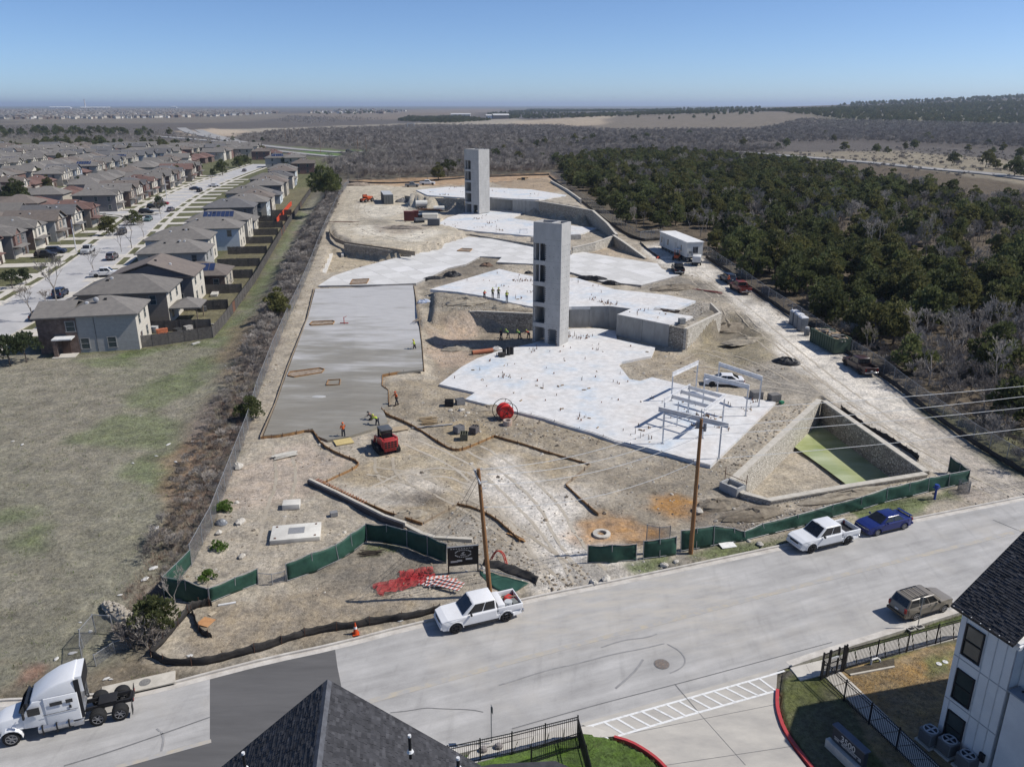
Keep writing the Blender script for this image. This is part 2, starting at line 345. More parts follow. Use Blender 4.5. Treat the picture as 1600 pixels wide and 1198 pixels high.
# left field and its patches
zone([(-900,1500),(-900,560),(0,520),(190,552),(330,530),(395,460),(470,330),(500,300),(520,330),(440,520),(400,640),(330,810),(258,935),(235,1030),(120,1080),(0,1094),(-300,1170)],FIELD,1.5,1)
zone([(0,1000),(0,560),(120,570),(250,640),(230,800),(120,900)],STRAW,9,9,0,.5)
for q in ([(115,690),(180,645),(265,655),(260,690),(180,700)],[(150,650),(210,600),(330,560),(345,575),(240,640)],[(30,850),(60,825),(95,850),(90,880),(45,870)],[(190,552),(330,532),(330,540),(195,558)],[(335,530),(400,440),(470,330),(478,335),(420,450),(350,540)],[(0,800),(25,795),(25,808),(0,812)],[(210,740),(280,700),(300,720),(250,760)],[(100,560),(190,556),(200,575),(110,580)]):
    zone(q,(.105,.148,.052),1.4,3.0,0,.5)
zone([(228,1000),(190,960),(265,830),(300,700),(330,640),(380,560),(420,470),(470,360),(515,300),(540,292),(520,340),(455,500),(405,620),(365,740),(330,815),(258,935),(240,1010)],BRUSH,2.5,3.0)
zone([(265,760),(300,700),(330,690),(300,800),(240,900),(225,880)],(.24,.16,.10),1.5,3,0,.55)
zone([(345,560),(385,500),(400,500),(350,600)],(.22,.165,.115),1.5,3,0,.6)
zone([(0,1094),(60,1040),(120,1050),(240,1010),(300,1040),(258,1068),(200,1075),(180,1072),(60,1090)],(.20,.165,.12),1,1.5,.3,.8)
zone([(25,1035),(60,1030),(75,1055),(45,1062)],(.30,.13,.10),.6,1.5,0,.35)
# construction dirt
SITE=[(258,937),(300,882),(332,822),(362,742),(388,672),(404,617),(428,552),(450,500),(470,457),(488,413),(503,372),(517,340),(533,303),(545,287),(600,288),(700,280),(860,273),(905,312),(960,354),(1000,378),(1034,374),(1062,372),(1105,402),(1150,432),(1200,470),(1250,502),(1300,537),(1380,587),(1450,642),(1520,692),(1600,740),(1700,800),(1560,790),(1240,852),(830,937),(640,980),(525,1004),(330,1050),(262,1050),(236,1030)]
zone(SITE,DIRT,1.0,.7,.35)
zone([(360,742),(480,690),(560,720),(500,760),(420,800),(350,800)],(.42,.35,.285),1.5,2,.5,.8)
zone([(300,1030),(330,955),(420,925),(560,930),(690,940),(520,990)],(.30,.25,.185),1,2,.6,.8)
zone([(440,905),(575,850),(700,880),(690,905),(560,915)],DARKD,1.5,2,.2,.75)
zone([(572,850),(625,852),(628,866),(580,862)],GREEN,.7,1,0,.8)
zone([(505,752),(560,725),(600,700),(700,690),(780,690),(900,730),(885,760),(930,808),(920,848),(850,900),(800,850),(745,795),(660,815)],(.36,.30,.215),1.5,1.5,.3)
zone([(740,760),(800,720),(880,760),(930,830),(985,900),(860,915),(830,880)],CHALK,3,2.2,.3,.95)
zone([(620,705),(720,700),(760,730),(640,730)],(.44,.39,.30),2,3,.3,.7)
zone([(545,765),(640,745),(690,765),(660,790),(600,790)],CHALK,1,2.5,.3,.5)
zone([(590,775),(680,772),(690,785),(630,792)],(.11,.092,.075),1,1.5,0,.7)
zone([(700,795),(760,800),(800,850),(860,905),(760,920),(690,850)],GREY,1.5,2,.9,.6)
zone([(930,735),(1100,720),(1130,760),(1090,820),(980,830),(900,810),(960,790)],(.26,.225,.175),1.5,2,.6,.75)
zone([(990,770),(1060,765),(1085,800),(1050,815),(1000,800)],(.42,.235,.095),1.5,2,.1,.9)
zone([(915,815),(990,800),(1010,830),(930,850),(905,840)],(.37,.22,.11),1.2,2,.3,.8)
zone([(1080,820),(1140,770),(1215,790),(1330,770),(1450,748),(1420,775),(1250,815),(1110,850)],(.20,.175,.145),1,2,1.0,.8)
zone([(860,905),(920,880),(990,885),(1060,872),(900,920),(840,935)],GREY,1,1.5,1,.7)
for q in ([(1080,868),(1180,850),(1300,812),(1330,806),(1335,830),(1240,850),(1130,872)],[(1335,800),(1480,765),(1500,775),(1420,800),(1350,815)],[(985,885),(1040,870),(1050,880),(990,892)]):
    zone(q,(.11,.15,.05),.6,1.2,.4,.75)
zone([(1480,760),(1560,740),(1640,770),(1570,786),(1500,795)],(.38,.33,.28),1,1,1.0,.9)
# gravel haul road along the right fence
zone([(1060,398),(1100,402),(1150,440),(1250,508),(1380,592),(1520,698),(1640,775),(1560,780),(1445,720),(1330,640),(1270,590),(1215,560),(1180,500),(1110,440),(1066,428)],TRACK,1.5,1.2,.35)
zone([(1030,375),(1065,378),(1062,425),(1040,420),(1000,395)],TRACK,1.5,1.2,.3)
zone([(1400,650),(1470,662),(1640,770),(1560,785),(1460,730)],(.45,.40,.34),2,2,1.0,.8)
zone([(1150,585),(1215,565),(1300,610),(1270,625),(1215,615)],GREY,2,2,.7,.7)
zone([(1085,500),(1140,495),(1190,520),(1210,560),(1130,580),(1080,555),(1085,530)],(.27,.235,.165),1.5,2,.6,.85)
zone([(1105,505),(1150,505),(1180,525),(1150,540),(1110,530)],DARKD,1.2,2,.2,.7)
zone([(1088,465),(1130,488),(1072,515),(1060,490)],GREY,1,1,.8,.8)
zone([(1000,450),(1060,435),(1110,440),(1140,470),(1100,465),(1040,455)],(.23,.21,.18),1,1.5,.9,.8)
# between the slabs
zone([(660,450),(675,455),(815,478),(833,490),(745,487),(690,490),(662,480)],(.22,.195,.155),.8,1,.6,.8)
zone([(664,485),(690,495),(833,505),(830,540),(760,575),(690,600),(665,570)],(.285,.24,.185),1,1.5,.6,.9)
zone([(680,525),(740,520),(735,560),(690,572)],(.46,.36,.28),1,2.5,.4,.7)
zone([(600,600),(680,595),(740,625),(850,660),(960,690),(900,710),(780,690),(700,700),(640,665),(605,645)],(.31,.265,.20),1,1.5,.6,.9)
zone([(685,650),(760,665),(760,690),(700,690)],(.36,.29,.19),.8,1.5,.2,.7)
zone([(700,410),(775,400),(790,418),(740,440),(690,445),(655,450),(690,425)],(.22,.19,.15),.8,.8,.8,.85)
zone([(1000,575),(1010,545),(1090,560),(1120,600),(1020,590)],(.33,.28,.21),1,2,.5,.8)
# upper yard
zone([(512,358),(545,290),(650,285),(700,300),(690,340),(735,362),(640,392),(540,378)],(.45,.40,.315),1.5,1,.2)
for q in ([(560,320),(640,322),(600,345),(560,340)],[(640,360),(690,362),(660,378),(600,372)],[(540,352),(600,350),(620,372),(560,368)]):
    zone(q,(.56,.52,.44),2,2.5,.1,.75)
zone([(570,342),(600,340),(605,350),(575,350)],(.24,.22,.18),2,2,0,.7)
zone([(580,352),(690,350),(640,366),(590,364)],(.26,.22,.18),1.5,1.5,.5,.6)
zone([(545,283),(700,276),(860,270),(870,280),(760,288),(620,292)],(.40,.27,.165),2,2,.2,.8)
zone([(745,292),(860,278),(900,306),(870,300),(800,296)],(.33,.25,.17),1.5,2,.5,.8)
zone([(800,345),(905,345),(940,352),(980,372),(930,360),(835,350)],(.36,.31,.23),1,1,.3,.9)
zone([(835,400),(960,375),(1000,395),(1030,412),(900,392)],(.40,.33,.25),1,1,.3,.9)
zone([(505,428),(520,384),(640,398),(555,422)],(.40,.34,.25),1,1,.2,.9)
# outside the site: wood floor, bare wood, residential lots
zone([(862,262),(905,300),(1000,370),(1105,396),(1300,530),(1460,640),(1700,790),(3000,800),(3000,300),(1400,260),(1060,232),(900,232)],WOODF,5,4)
zone([(1440,640),(1600,660),(1800,760),(1600,745),(1500,680)],(.15,.15,.085),2,4,0,.8)
zone([(-1500,620),(0,520),(80,560),(190,552),(335,530),(400,440),(495,290),(520,250),(420,226),(0,224),(-1500,236)],LAWN,1.5,.6,0,.85,0)
zone([(190,548),(330,528),(372,480),(400,440),(440,370),(495,292),(430,300),(345,400),(240,520)],(.17,.15,.10),1,1.5,.2,.7,0)
# the lots below the road
def zw(pts,c,f=.4,nz=.3,grit=0.,k=1.): zone(pts,c,f,nz,grit,k,.1)
zw([(1225,1062),(1310,1030),(1500,1000),(1700,1010),(1700,1500),(1265,1300),(1213,1110)],(.115,.125,.055),.3,.3)
zw([(1240,1120),(1290,1080),(1330,1130),(1340,1200),(1280,1210)],(.17,.15,.11),.8,1.2,.1,.6)
zw([(1308,1048),(1500,1002),(1700,1010),(1700,1400),(1480,1400),(1310,1060)],(.30,.225,.13),.3,.4)
zw([(1320,1060),(1480,1015),(1460,1060),(1360,1090)],(.31,.20,.09),.8,1.2,0,.8)
zw([(1450,1030),(1490,1020),(1480,1050),(1455,1050)],(.14,.17,.07),.5,.6,0,.7)
zw([(700,1180),(900,1130),(960,1148),(1040,1198),(1060,1260),(600,1300)],(.10,.15,.045),.3,.2)
zw([(1235,1042),(1480,966),(1700,900),(1700,912),(1500,975),(1290,1032)],(.13,.16,.06),.3,.2)
# far country
zone([(-2500,232),(0,214),(340,226),(580,258),(880,265),(1060,236),(1330,262),(3500,300),(3500,172),(-2500,172)],BAREF,40,40,0,1,0)
zone([(1330,262),(1400,240),(1620,268),(1700,330),(1600,312),(1350,266)],(.245,.215,.165),4,6,0,.9,0)
zone([(1200,241),(1400,238),(1620,262),(1600,305),(1345,262)],(.26,.225,.165),6,8,0,.8,0)
zone([(340,202),(800,186),(840,192),(620,199),(440,206),(300,212)],(.36,.32,.255),12,15,0,.8,0)
zone([(280,205),(330,200),(400,205),(350,215),(290,212)],(.45,.37,.28),8,10,0,.8,0)
zone([(430,180),(760,168),(800,172),(700,184),(560,187)],(.19,.158,.125),40,50,0,.85,0)
zone([(0,172),(430,172),(460,184),(330,192),(0,196)],(.185,.162,.13),40,50,0,.8,0)
zone([(940,180),(1160,182),(1330,196),(1160,206),(930,202),(900,196)],MEADOW,25,30,0,.95,0)
zone([(800,190),(960,184),(940,196),(820,200)],(.40,.33,.245),15,15,0,.8,0)
zone([(480,233),(590,240),(560,252),(520,246),(470,240)],(.09,.17,.05),4,4,0,.9,0)
zone([(420,228),(600,238),(600,246),(470,238)],(.16,.19,.09),4,4,0,.7,0)
zone([(1280,190),(1480,185),(1600,192),(1600,205),(1300,200)],(.20,.19,.12),30,30,0,.6,0)
zone([(-700,165.1),(2300,165.1),(2300,168.5),(-700,168.5)],(.085,.095,.075),150,300,0,.85,0)
zone([(-700,168.5),(2300,168.5),(2300,171),(-700,171)],(.12,.115,.09),120,260,0,.6,0)
def build_ground():
    A=np.radians(np.concatenate([np.linspace(-86,-47,26)[:-1],np.arange(-47,47.01,.165),np.linspace(47,86,26)[1:]]))
    ph=np.radians(np.arange(64,2.0,-.115)); r=CAM_H/np.tan(ph); r2=r[-1]*1.04** np.arange(1,112)
    R=np.concatenate([r,r2]); aa,rr=np.meshgrid(A,R)
    X,Y=(rr*np.sin(aa)).ravel(),(rr*np.cos(aa)).ravel()
    Z=hz(X,Y); nc,nr=len(A),len(R)
    col=np.tile(np.array([[.135,.122,.098]]),(len(X),1)); grit=np.zeros(len(X))
    for poly,c,f,nz,g,k in ZONES:
        P=np.array([(p[0],p[1]) for p in poly]); pad=f*3+nz*2
        m=(X>P[:,0].min()-pad) & (X<P[:,0].max()+pad) & (Y>P[:,1].min()-pad) & (Y<P[:,1].max()+pad)
        if not m.any(): continue
        x,y=X[m],Y[m]; s=sdist(x,y,poly)+nz*1.6*fnoise(x,y,max(1.2,nz*2.2),21)
        a=(k*(1-sstep(-f,f,s)))[:,None]; col[m]=col[m]*(1-a)+np.array(c)*a; grit[m]=grit[m]*(1-a[:,0])+g*a[:,0]
    i=np.arange(nr-1)[:,None]*nc+np.arange(nc-1)[None,:]
    F=np.stack([i,i+1,i+nc+1,i+nc],-1).reshape(-1,4)[:,::-1]
    me=bpy.data.meshes.new('ground'); me.vertices.add(len(X)); me.vertices.foreach_set('co',np.stack([X,Y,Z],1).ravel())
    me.loops.add(F.size); me.loops.foreach_set('vertex_index',F.ravel().astype(np.int32)); me.polygons.add(len(F))
    me.polygons.foreach_set('loop_start',np.arange(0,F.size,4,dtype=np.int32)); me.polygons.foreach_set('use_smooth',np.ones(len(F),bool)); me.update(calc_edges=True)
    ca=me.attributes.new('Col','FLOAT_COLOR','POINT'); ca.data.foreach_set('color',np.concatenate([np.clip(col,.01,.8),np.ones((len(X),1))],1).ravel().astype(np.float32))
    ga=me.attributes.new('Grit','FLOAT','POINT'); ga.data.foreach_set('value',grit.astype(np.float32))
    me.materials.append(ground_material()); tag(inst('ground',me),kind='structure')
build_ground()
# ================================================================ ROADS, KERBS, MARKINGS
def sheet(name,pts,m,z=None,kind='structure',parent=None):
    """a flat-lying sheet 3 cm thick through the given points"""
    mb=MB(); mb.slabz(pts,.03); o=mb.obj(name,m,parent); return tag(o,kind=kind) if parent is None else o
def road_material():
    m,N,L,b=node_mat('road_concrete'); geo=N.new('ShaderNodeNewGeometry')
    def noise(sc,det,stretch=None,rot=0):
        n=N.new('ShaderNodeTexNoise'); n.inputs['Scale'].default_value=sc; n.inputs['Detail'].default_value=det; n.inputs['Roughness'].default_value=.65
        if stretch:
            mp=N.new('ShaderNodeMapping'); mp.vector_type='TEXTURE'; mp.inputs['Rotation'].default_value=(0,0,rot); mp.inputs['Scale'].default_value=stretch; L.new(geo.outputs['Position'],mp.inputs[0]); L.new(mp.outputs[0],n.inputs['Vector'])
        else: L.new(geo.outputs['Position'],n.inputs['Vector'])
        return n.outputs['Fac']
    def mr(x,a,b_,c,d):
        n=N.new('ShaderNodeMapRange'); n.inputs[1].default_value=a; n.inputs[2].default_value=b_; n.inputs[3].default_value=c; n.inputs[4].default_value=d; L.new(x,n.inputs[0]); return n.outputs[0]
    def mul(a,c):
        n=N.new('ShaderNodeMath'); n.operation='MULTIPLY'; L.new(a,n.inputs[0]); L.new(c,n.inputs[1]); return n.outputs[0]
    v=mul(mul(mr(noise(.9,8,(9,1,1),RD),.3,.7,.80,1.18),mr(noise(.35,7),.3,.7,.84,1.14)),mr(noise(14,3),.3,.7,.92,1.08))
    v=mul(v,mr(noise(.8,6,(4,.6,1),RD+1.1),.55,.72,1,.86))
    hs=N.new('ShaderNodeHueSaturation'); hs.inputs['Color'].default_value=(.385,.375,.36,1); L.new(v,hs.inputs['Value']); 
    def blot(px,r):
        v=N.new('ShaderNodeVectorMath'); v.operation='DISTANCE'; L.new(geo.outputs['Position'],v.inputs[0]); v.inputs[1].default_value=at(*px); return mr(v.outputs['Value'],r,r*.25,0,1)
    def mx2(a,b_):
        n=N.new('ShaderNodeMath'); n.operation='MAXIMUM'; L.new(a,n.inputs[0]); L.new(b_,n.inputs[1]); return n.outputs[0]
    st=mr(noise(1.0,7,(3.5,.8,1),RD-.25),.42,.62,.15,1)
    spill=mul(mx2(mx2(blot((930,935),7),blot((1010,940),7)),mx2(blot((1090,955),6),blot((850,960),6))),st)
    dust=mx2(mr(noise(.16,6),.52,.7,0,.4),mul(spill,mr(noise(9,2),0,1,.6,1.0))); mx=N.new('ShaderNodeMix'); mx.data_type='RGBA'; L.new(dust,mx.inputs[0]); L.new(hs.outputs[0],mx.inputs[6]); mx.inputs[7].default_value=(.46,.425,.37,1)
    L.new(mx.outputs[2],b.inputs['Base Color']); b.inputs['Roughness'].default_value=.8; b.inputs['Specular IOR Level'].default_value=.2
    return m
M_ROAD=road_material()
M_ASPH=mat('asphalt',(.128,.125,.124),(.098,.096,.096),.6,.9,.2,coords='World',bsc=30,stretch=(.25,1.6,1,-RD))
M_KERB=mat('kerb_concrete',(.58,.55,.50),(.42,.39,.35),1.2,.9,.15,coords='World',bsc=15)
M_WALK=mat('sidewalk_concrete',(.56,.53,.47),(.47,.44,.39),.8,.9,.05,coords='World',bsc=20)
M_APRON=mat('apron_concrete',(.50,.47,.415),(.36,.34,.31),.35,.85,.05,coords='World',stretch=(.7,1.6,1,1.0))
M_WPAINT=mat('white_road_paint',(.72,.72,.70),(.45,.45,.44),3,.7,coords='World',lo=.25,hi=.5)
M_YPAINT=mat('worn_yellow_paint',(.44,.39,.305),(.365,.355,.34),1.3,.8,coords='World',lo=.42,hi=.66)
M_TAR=mat('tar_joint',(.14,.14,.14),(.20,.20,.20),4,.8,coords='World')
M_TYRE=mat('tyre_mark',(.235,.232,.23),(.31,.305,.30),2.5,.8,coords='World')
M_REDK=mat('red_kerb_paint',(.46,.055,.06),(.36,.05,.05),2,.6,coords='World')
sheet('road',ROAD,M_ROAD)
sheet('asphalt_patch',ats([(328,1054),(523,1009.5),(527,1040),(534,1075),(560,1190),(600,1240),(60,1240),(180,1202),(328,1158)],.006),M_ASPH)
def stripe(name,pts,wd,m,z=.011,parent=None,th=.005):
    mb=MB(); mb.ribbon([Vector((p.x,p.y,z)) for p in pts],wd/2,wd/2,-th,0); o=mb.obj(name,m,parent); return tag(o,kind='structure') if parent is None else o
stripe('road_marking',ats([(180,1199),(330,1157)]),.28,M_YPAINT,.013)
stripe('road_marking',smoothp(ats([(536,1107),(600,1089),(800,1033),(1050,968),(1300,902),(1490,855),(1800,778)])),.42,M_YPAINT)
for pts,wd,mm in (([(100,1196),(180,1172),(328,1120)],.09,M_TAR),([(800,1138),(930,1101),(1055,1069),(1200,1030),(1300,1003)],.07,M_TAR),([(1055,1069),(1092,1113)],.06,M_TAR),
                    ([(610,1113),(640,1110),(665,1105),(690,1107),(735,1108),(755,1112)],.06,M_TAR),([(780,1070),(800,1064),(860,1045),(900,1037),(960,1021),(1000,1014),(1038,1005)],.10,M_TYRE),
                    ([(940,1011),(975,999),(1010,996),(1027,990)],.10,M_TYRE),([(1043,1006),(1062,1016),(1071,1028),(1070,1038),(1060,1046),(1047,1051)],.10,M_TYRE),
                    ([(1005,1030),(995,1045),(980,1060),(962,1075)],.16,M_TYRE),([(1552,812),(1600,832)],.08,M_TAR),([(252,1142),(256,1153),(254,1166),(252,1173)],.12,M_TYRE),([(250,1142),(245,1138)],.10,M_TYRE)):
    stripe('tar_joint' if mm is M_TAR else 'tyre_mark',smoothp(ats(pts)),wd,mm,.014 if wd<.09 else .018)
cw_t=[(907,1138),(1052,1097),(1200,1055.5),(1226,1047.5)]; cw_b=[(962,1150.5),(1072,1118),(1199,1082.5),(1213,1079)]
t1=thing('crosswalk','white ladder crosswalk painted across the mouth of the side driveway','crosswalk',at(1060,1100))
def cwpart(name,a,b,wd,z):
    mb=MB(); mb.ribbon([Vector((q.x,q.y,0))-Vector((t1.location.x,t1.location.y,0)) for q in ats([a,b])],wd/2,wd/2,z-.006,z); mb.obj(name,M_WPAINT,t1)
for L_ in (cw_t,cw_b):
    for a,b in zip(L_[:-1],L_[1:]): cwpart('edge_line',a,b,.15,.0135)
tops=[490,570,650,728,805,880,960,1035,1110,1185,1255,1330,1395,1470,1540]; bots=[600,700,780,865,940,1020,1085,1165,1245,1320,1395,1470,1540,1597,1650]
def on_line(L_,x):
    for a,b in zip(L_[:-1],L_[1:]):
        if x <= b[0] or b is L_[-1]: return (x,a[1]+(b[1]-a[1])*(x-a[0])/(b[0]-a[0]))
for a,b in zip(tops,bots): cwpart('rung',on_line(cw_t,a/4+800+1),on_line(cw_b,b/4+800),.14,.020)
def kerb(name,px,m=M_KERB,h=.14,wd=.16,gut=.45,flip=False):
    pts=smoothp(ats(px),1); mb=MB(); mb.ribbon(pts,wd if not flip else 0,wd if flip else 0,-.35,h); o=mb.obj(name,m,bevel=0); tag(o,kind='structure')
    if gut:
        mb=MB(); mb.ribbon(pts,0 if not flip else gut,gut if not flip else 0,-.02,.009); tag(mb.obj('gutter',M_KERB),kind='structure')
kerb('kerb',FAR_K)
kerb('kerb',[(1100,1082),(1215,1048),(1235,1040),(1280,1024),(1480,962),(1600,924),(1800,868),(2600,690)][2:],flip=True)
kerb('kerb',[(560,1216),(740,1170),(880,1138),(905,1134)],flip=True)
kerb('red_kerb',[(960,1151),(985,1158),(1010,1172),(1030,1187),(1046,1204),(1060,1225)],M_REDK,.15,.17,0,True)
kerb('red_kerb',[(1212,1078),(1211,1100),(1214,1117),(1222,1140),(1236,1162),(1262,1196),(1290,1230)],M_REDK,.15,.2,0)
drive=ats([(905,1130),(1000,1103),(1215,1043),(1213,1078),(1212,1105),(1222,1140),(1240,1170),(1300,1250),(1080,1260),(1046,1204),(1010,1172),(960,1150)],.004)
sheet('driveway',drive,M_APRON)
for a,b in (((1092,1113),(1165,1195)),((960,1150),(1212,1100)),((1040,1195),(1240,1165))): stripe('tar_joint',ats([a,b]),.03,M_TAR,.013)
# sidewalks in separate poured squares
def walk(pts_l,pts_r,n,z=.13):
    for i in range(n):
        f=lambda P,t: P[0].lerp(P[1],t)
        a,b=i/n+.004,(i+1)/n-.004
        q=[f(pts_r,a),f(pts_r,b),f(pts_l,b),f(pts_l,a)]; mb=MB(); mb.prism([(p.x,p.y) for p in q],z-.15,z+.03+random.uniform(-.004,.004)); o=mb.obj('sidewalk',M_WALK); tag(o,kind='structure')
walk(ats([(905,1134.5),(735,1178)]),ats([(905,1152),(720,1200)]),7)
mb=MB(); mb.slabz(ats([(905,1134),(925,1134),(966,1148),(955,1150),(905,1154)],.03),.06); tag(mb.obj('sidewalk',M_WALK),kind='structure')
walk(ats([(1312,1026),(1510,971)]),ats([(1316,1047),(1510,996)]),9)
walk(ats([(1282,1034),(1312,1026)]),ats([(1288,1056),(1316,1047)]),1)
walk(ats([(1234,1046),(1282,1034)]),ats([(1250,1066),(1288,1056)]),2)
walk(ats([(1310,1049),(1480,1212)]),ats([(1287,1058),(1440,1212)]),8)
# residential streets
M_STREET=mat('street_concrete',(.47,.46,.45),(.36,.355,.35),.2,.9,.05,coords='World')
def street(px,wl,wr,walkd=1.6,name='street'):
    pts=smoothp([at(a,b,0) for a,b in px],2); pts=[Vector((p.x,p.y,h1(p.x,p.y)*0+.16)) for p in pts]
    mb=MB(); mb.ribbon(pts,wl,wr,-.3,0); tag(mb.obj(name,M_STREET),kind='structure')
    for sg in (1,-1):
        o_=offs(pts,sg*(wl if sg>0 else wr)+(sg*.15)); mb=MB(); mb.ribbon(o_,.15,.15,-.3,.12); tag(mb.obj('kerb',M_KERB),kind='structure')
        if walkd:
            o_=offs(pts,sg*((wl if sg>0 else wr)+walkd+1.0)); mb=MB(); mb.ribbon(o_,.65,.65,-.3,.08); tag(mb.obj('sidewalk',M_WALK),kind='structure')
STREET=[(-420,700),(-180,590),(-20,520),(70,462),(130,425),(190,375),(232,338),(275,310),(318,290),(372,270),(410,257)]
street(STREET,5.2,5.2)
street([(-200,330),(20,312),(70,305),(120,296),(165,285)],4.5,4.5,1.6)
street([(232,338),(150,330),(70,330)][:2],4,4,1.2)
M_HWY=mat('highway',(.33,.32,.305),(.27,.262,.25),.05,.9,coords='World')
def farroad(px,wd,m=M_HWY,name='highway',z=.5):
    pts=[at(a,b,0) for a,b in px]; pts=smoothp(pts,2); mb=MB(); mb.ribbon([Vector((p.x,p.y,h1(p.x,p.y)+z)) for p in pts],wd/2,wd/2,-.6,0); tag(mb.obj(name,m),kind='structure')
farroad([(240,214),(330,221),(405,228),(480,236),(570,241),(640,244)],11); farroad([(400,233),(470,241),(560,249),(620,252)],8)
farroad([(283,200),(300,209),(350,219),(400,228)],14); farroad([(310,203),(330,213),(365,220)],12)
farroad([(1150,240),(1345,264),(1450,281),(1600,300),(1900,345),(2600,440)],9); farroad([(930,204),(1060,201),(1130,203),(1170,208)],14,mat('pale_track',(.42,.37,.29),None,.05,.9,coords='World'),'dirt_track')
farroad([(690,197),(800,192),(900,190),(960,188)],10,MATS['pale_track'],'dirt_track')
M_RUTD=mat('rut_dark',(.33,.285,.22),(.395,.35,.283),.7,.95,.5,coords='World',bsc=8); M_RUTP=mat('rut_pale',(.445,.40,.33),(.385,.34,.273),.7,.95,.5,coords='World',bsc=8)
def ruts(px,m,gauge=1.8,wd=.30):
    pts=resample(smoothp(ons(px),2),.5)
    for s in (-1,1):
        o_=offs(pts,s*gauge/2); P=np.array([(p.x,p.y) for p in o_]); z=hz(P[:,0],P[:,1]); mb=MB(); mb.ribbon([Vector((P[i,0]+random.uniform(-.07,.07),P[i,1]+random.uniform(-.05,.05),z[i]+.012)) for i in range(len(P))],wd/2,wd/2,-.08,0); tag(mb.obj('wheel_rut',m),kind='structure')
for px,k in (([(880,915),(850,860),(800,800),(740,740),(690,710),(640,690)],1),([(930,895),(890,850),(860,790),(800,735),(740,700)],1),([(900,905),(800,830),(700,770),(620,740),(580,735)],0),([(640,770),(600,740),(600,715)],0),([(420,860),(430,800),(450,750),(440,700)],0),([(560,790),(620,745),(700,735),(760,760)],1),
              ([(1590,775),(1450,700),(1330,620),(1240,550),(1150,470),(1090,425)],1),([(1560,772),(1420,705),(1290,610),(1200,540),(1130,475),(1080,432)],0),([(1230,600),(1150,560),(1090,545),(1060,560)],0),([(1260,610),(1190,600),(1120,575),(1030,575)],1),([(560,300),(545,330),(580,350),(640,352),(690,335)],0),([(600,350),(560,335),(570,310),(620,300)],0),([(640,380),(580,365),(545,340),(560,315)],0)): ruts(px,M_RUTP if k else M_RUTD)
# ================================================================ SLABS
def slab_white():
    m,N,L,b=node_mat('new_slab'); geo=N.new('ShaderNodeNewGeometry')
    def noise(sc,det): 
        n=N.new('ShaderNodeTexNoise'); n.inputs['Scale'].default_value=sc; n.inputs['Detail'].default_value=det; n.inputs['Roughness'].default_value=.6; L.new(geo.outputs['Position'],n.inputs['Vector']); return n.outputs['Fac']
    r=N.new('ShaderNodeValToRGB'); e=r.color_ramp.elements; e[0].position=.30; e[0].color=(.53,.60,.67,1); e[1].position=.72; e[1].color=(.68,.635,.59,1)
    for p,c in ((.38,(.62,.655,.68,1)),(.46,(.70,.695,.68,1)),(.6,(.72,.70,.67,1))): x=e.new(p); x.color=c
    L.new(noise(.17,4),r.inputs[0]); hs=N.new('ShaderNodeHueSaturation'); L.new(r.outputs[0],hs.inputs['Color'])
    mr=N.new('ShaderNodeMapRange'); mr.inputs[1].default_value=.35; mr.inputs[2].default_value=.68; mr.inputs[3].default_value=.76; mr.inputs[4].default_value=.97; L.new(noise(1.3,7),mr.inputs[0]); L.new(mr.outputs[0],hs.inputs['Value'])
    L.new(hs.outputs[0],b.inputs['Base Color']); b.inputs['Roughness'].default_value=.75; b.inputs['Specular IOR Level'].default_value=.25; return m
M_SLAB=slab_white()
M_EDGE=mat('slab_edge',(.40,.385,.36),(.24,.225,.21),1.5,.9,coords='World')
M_WOOD=mat('form_lumber',(.38,.215,.09),(.22,.125,.06),3,.85,.2,coords='World')
M_OLDW=mat('old_lumber',(.34,.27,.19),(.2,.16,.12),3,.85,coords='World')
M_PIPE=mat('pipe_plastic',(.05,.04,.035),(.16,.07,.04),9,.6,coords='World')
M_STEEL=mat('rusty_steel',(.16,.075,.045),(.09,.05,.035),8,.8)
def slab(name,label,px,th=.45,m=M_SLAB,z=None,lift=.22,cat='concrete slab'):
    pts=[onsite(a,b,lift) for a,b in px] if z is None else ats(px,z)
    c=sum(pts,Vector())/len(pts); t=thing(name,label,cat,(c.x,c.y,c.z))
    mb=MB(); mb.prism([(p.x-c.x,p.y-c.y) for p in pts],[p.z-c.z-th for p in pts],[p.z-c.z for p in pts]); o=mb.obj('slab_body',m,t)
    return t,pts
stub_me=None
def stubs(t,pts,n,seed):
    """pipe ends and sleeves standing up out of a slab"""
    R=random.Random(seed); P=np.array([(p.x,p.y) for p in pts]); c=t.location; A=np.c_[P,np.ones(len(P))]; pl=np.linalg.lstsq(A,np.array([p.z for p in pts]),rcond=None)[0]
    mes=[MB().tube((0,0,0),(0,0,.42),.055,.055,8).mesh('stub',M_PIPE),MB().tube((0,0,0),(0,0,.3),.09,.09,8).mesh('stub',mat('stub_brown',(.22,.10,.055))),MB().box((0,0,.08),(.5,.12,.16)).mesh('stub',mat('stub_board',(.33,.24,.15))),MB().tube((0,0,0),(0,0,.8),.03,.03,6).tube((.12,0,0),(.12,0,.55),.03,.03,6).mesh('stub',M_PIPE)]
    k=0; spots=[]
    while k<n:
        if spots and R.random()<.5: bx,by=R.choice(spots); x,y=bx+R.uniform(-1.1,1.1),by+R.uniform(-.8,.8)
        else: x,y=R.uniform(P[:,0].min(),P[:,0].max()),R.uniform(P[:,1].min(),P[:,1].max())
        if sdist(np.array([x]),np.array([y]),pts)[0]>-.7: continue
        spots.append((x,y)); k += 1
        inst('pipe_stub',R.choice(mes+mes[:2]),t,(x-c.x,y-c.y,pl[0]*x+pl[1]*y+pl[2]-c.z-.02),(0,0,R.uniform(0,6)),R.uniform(.5,.95))
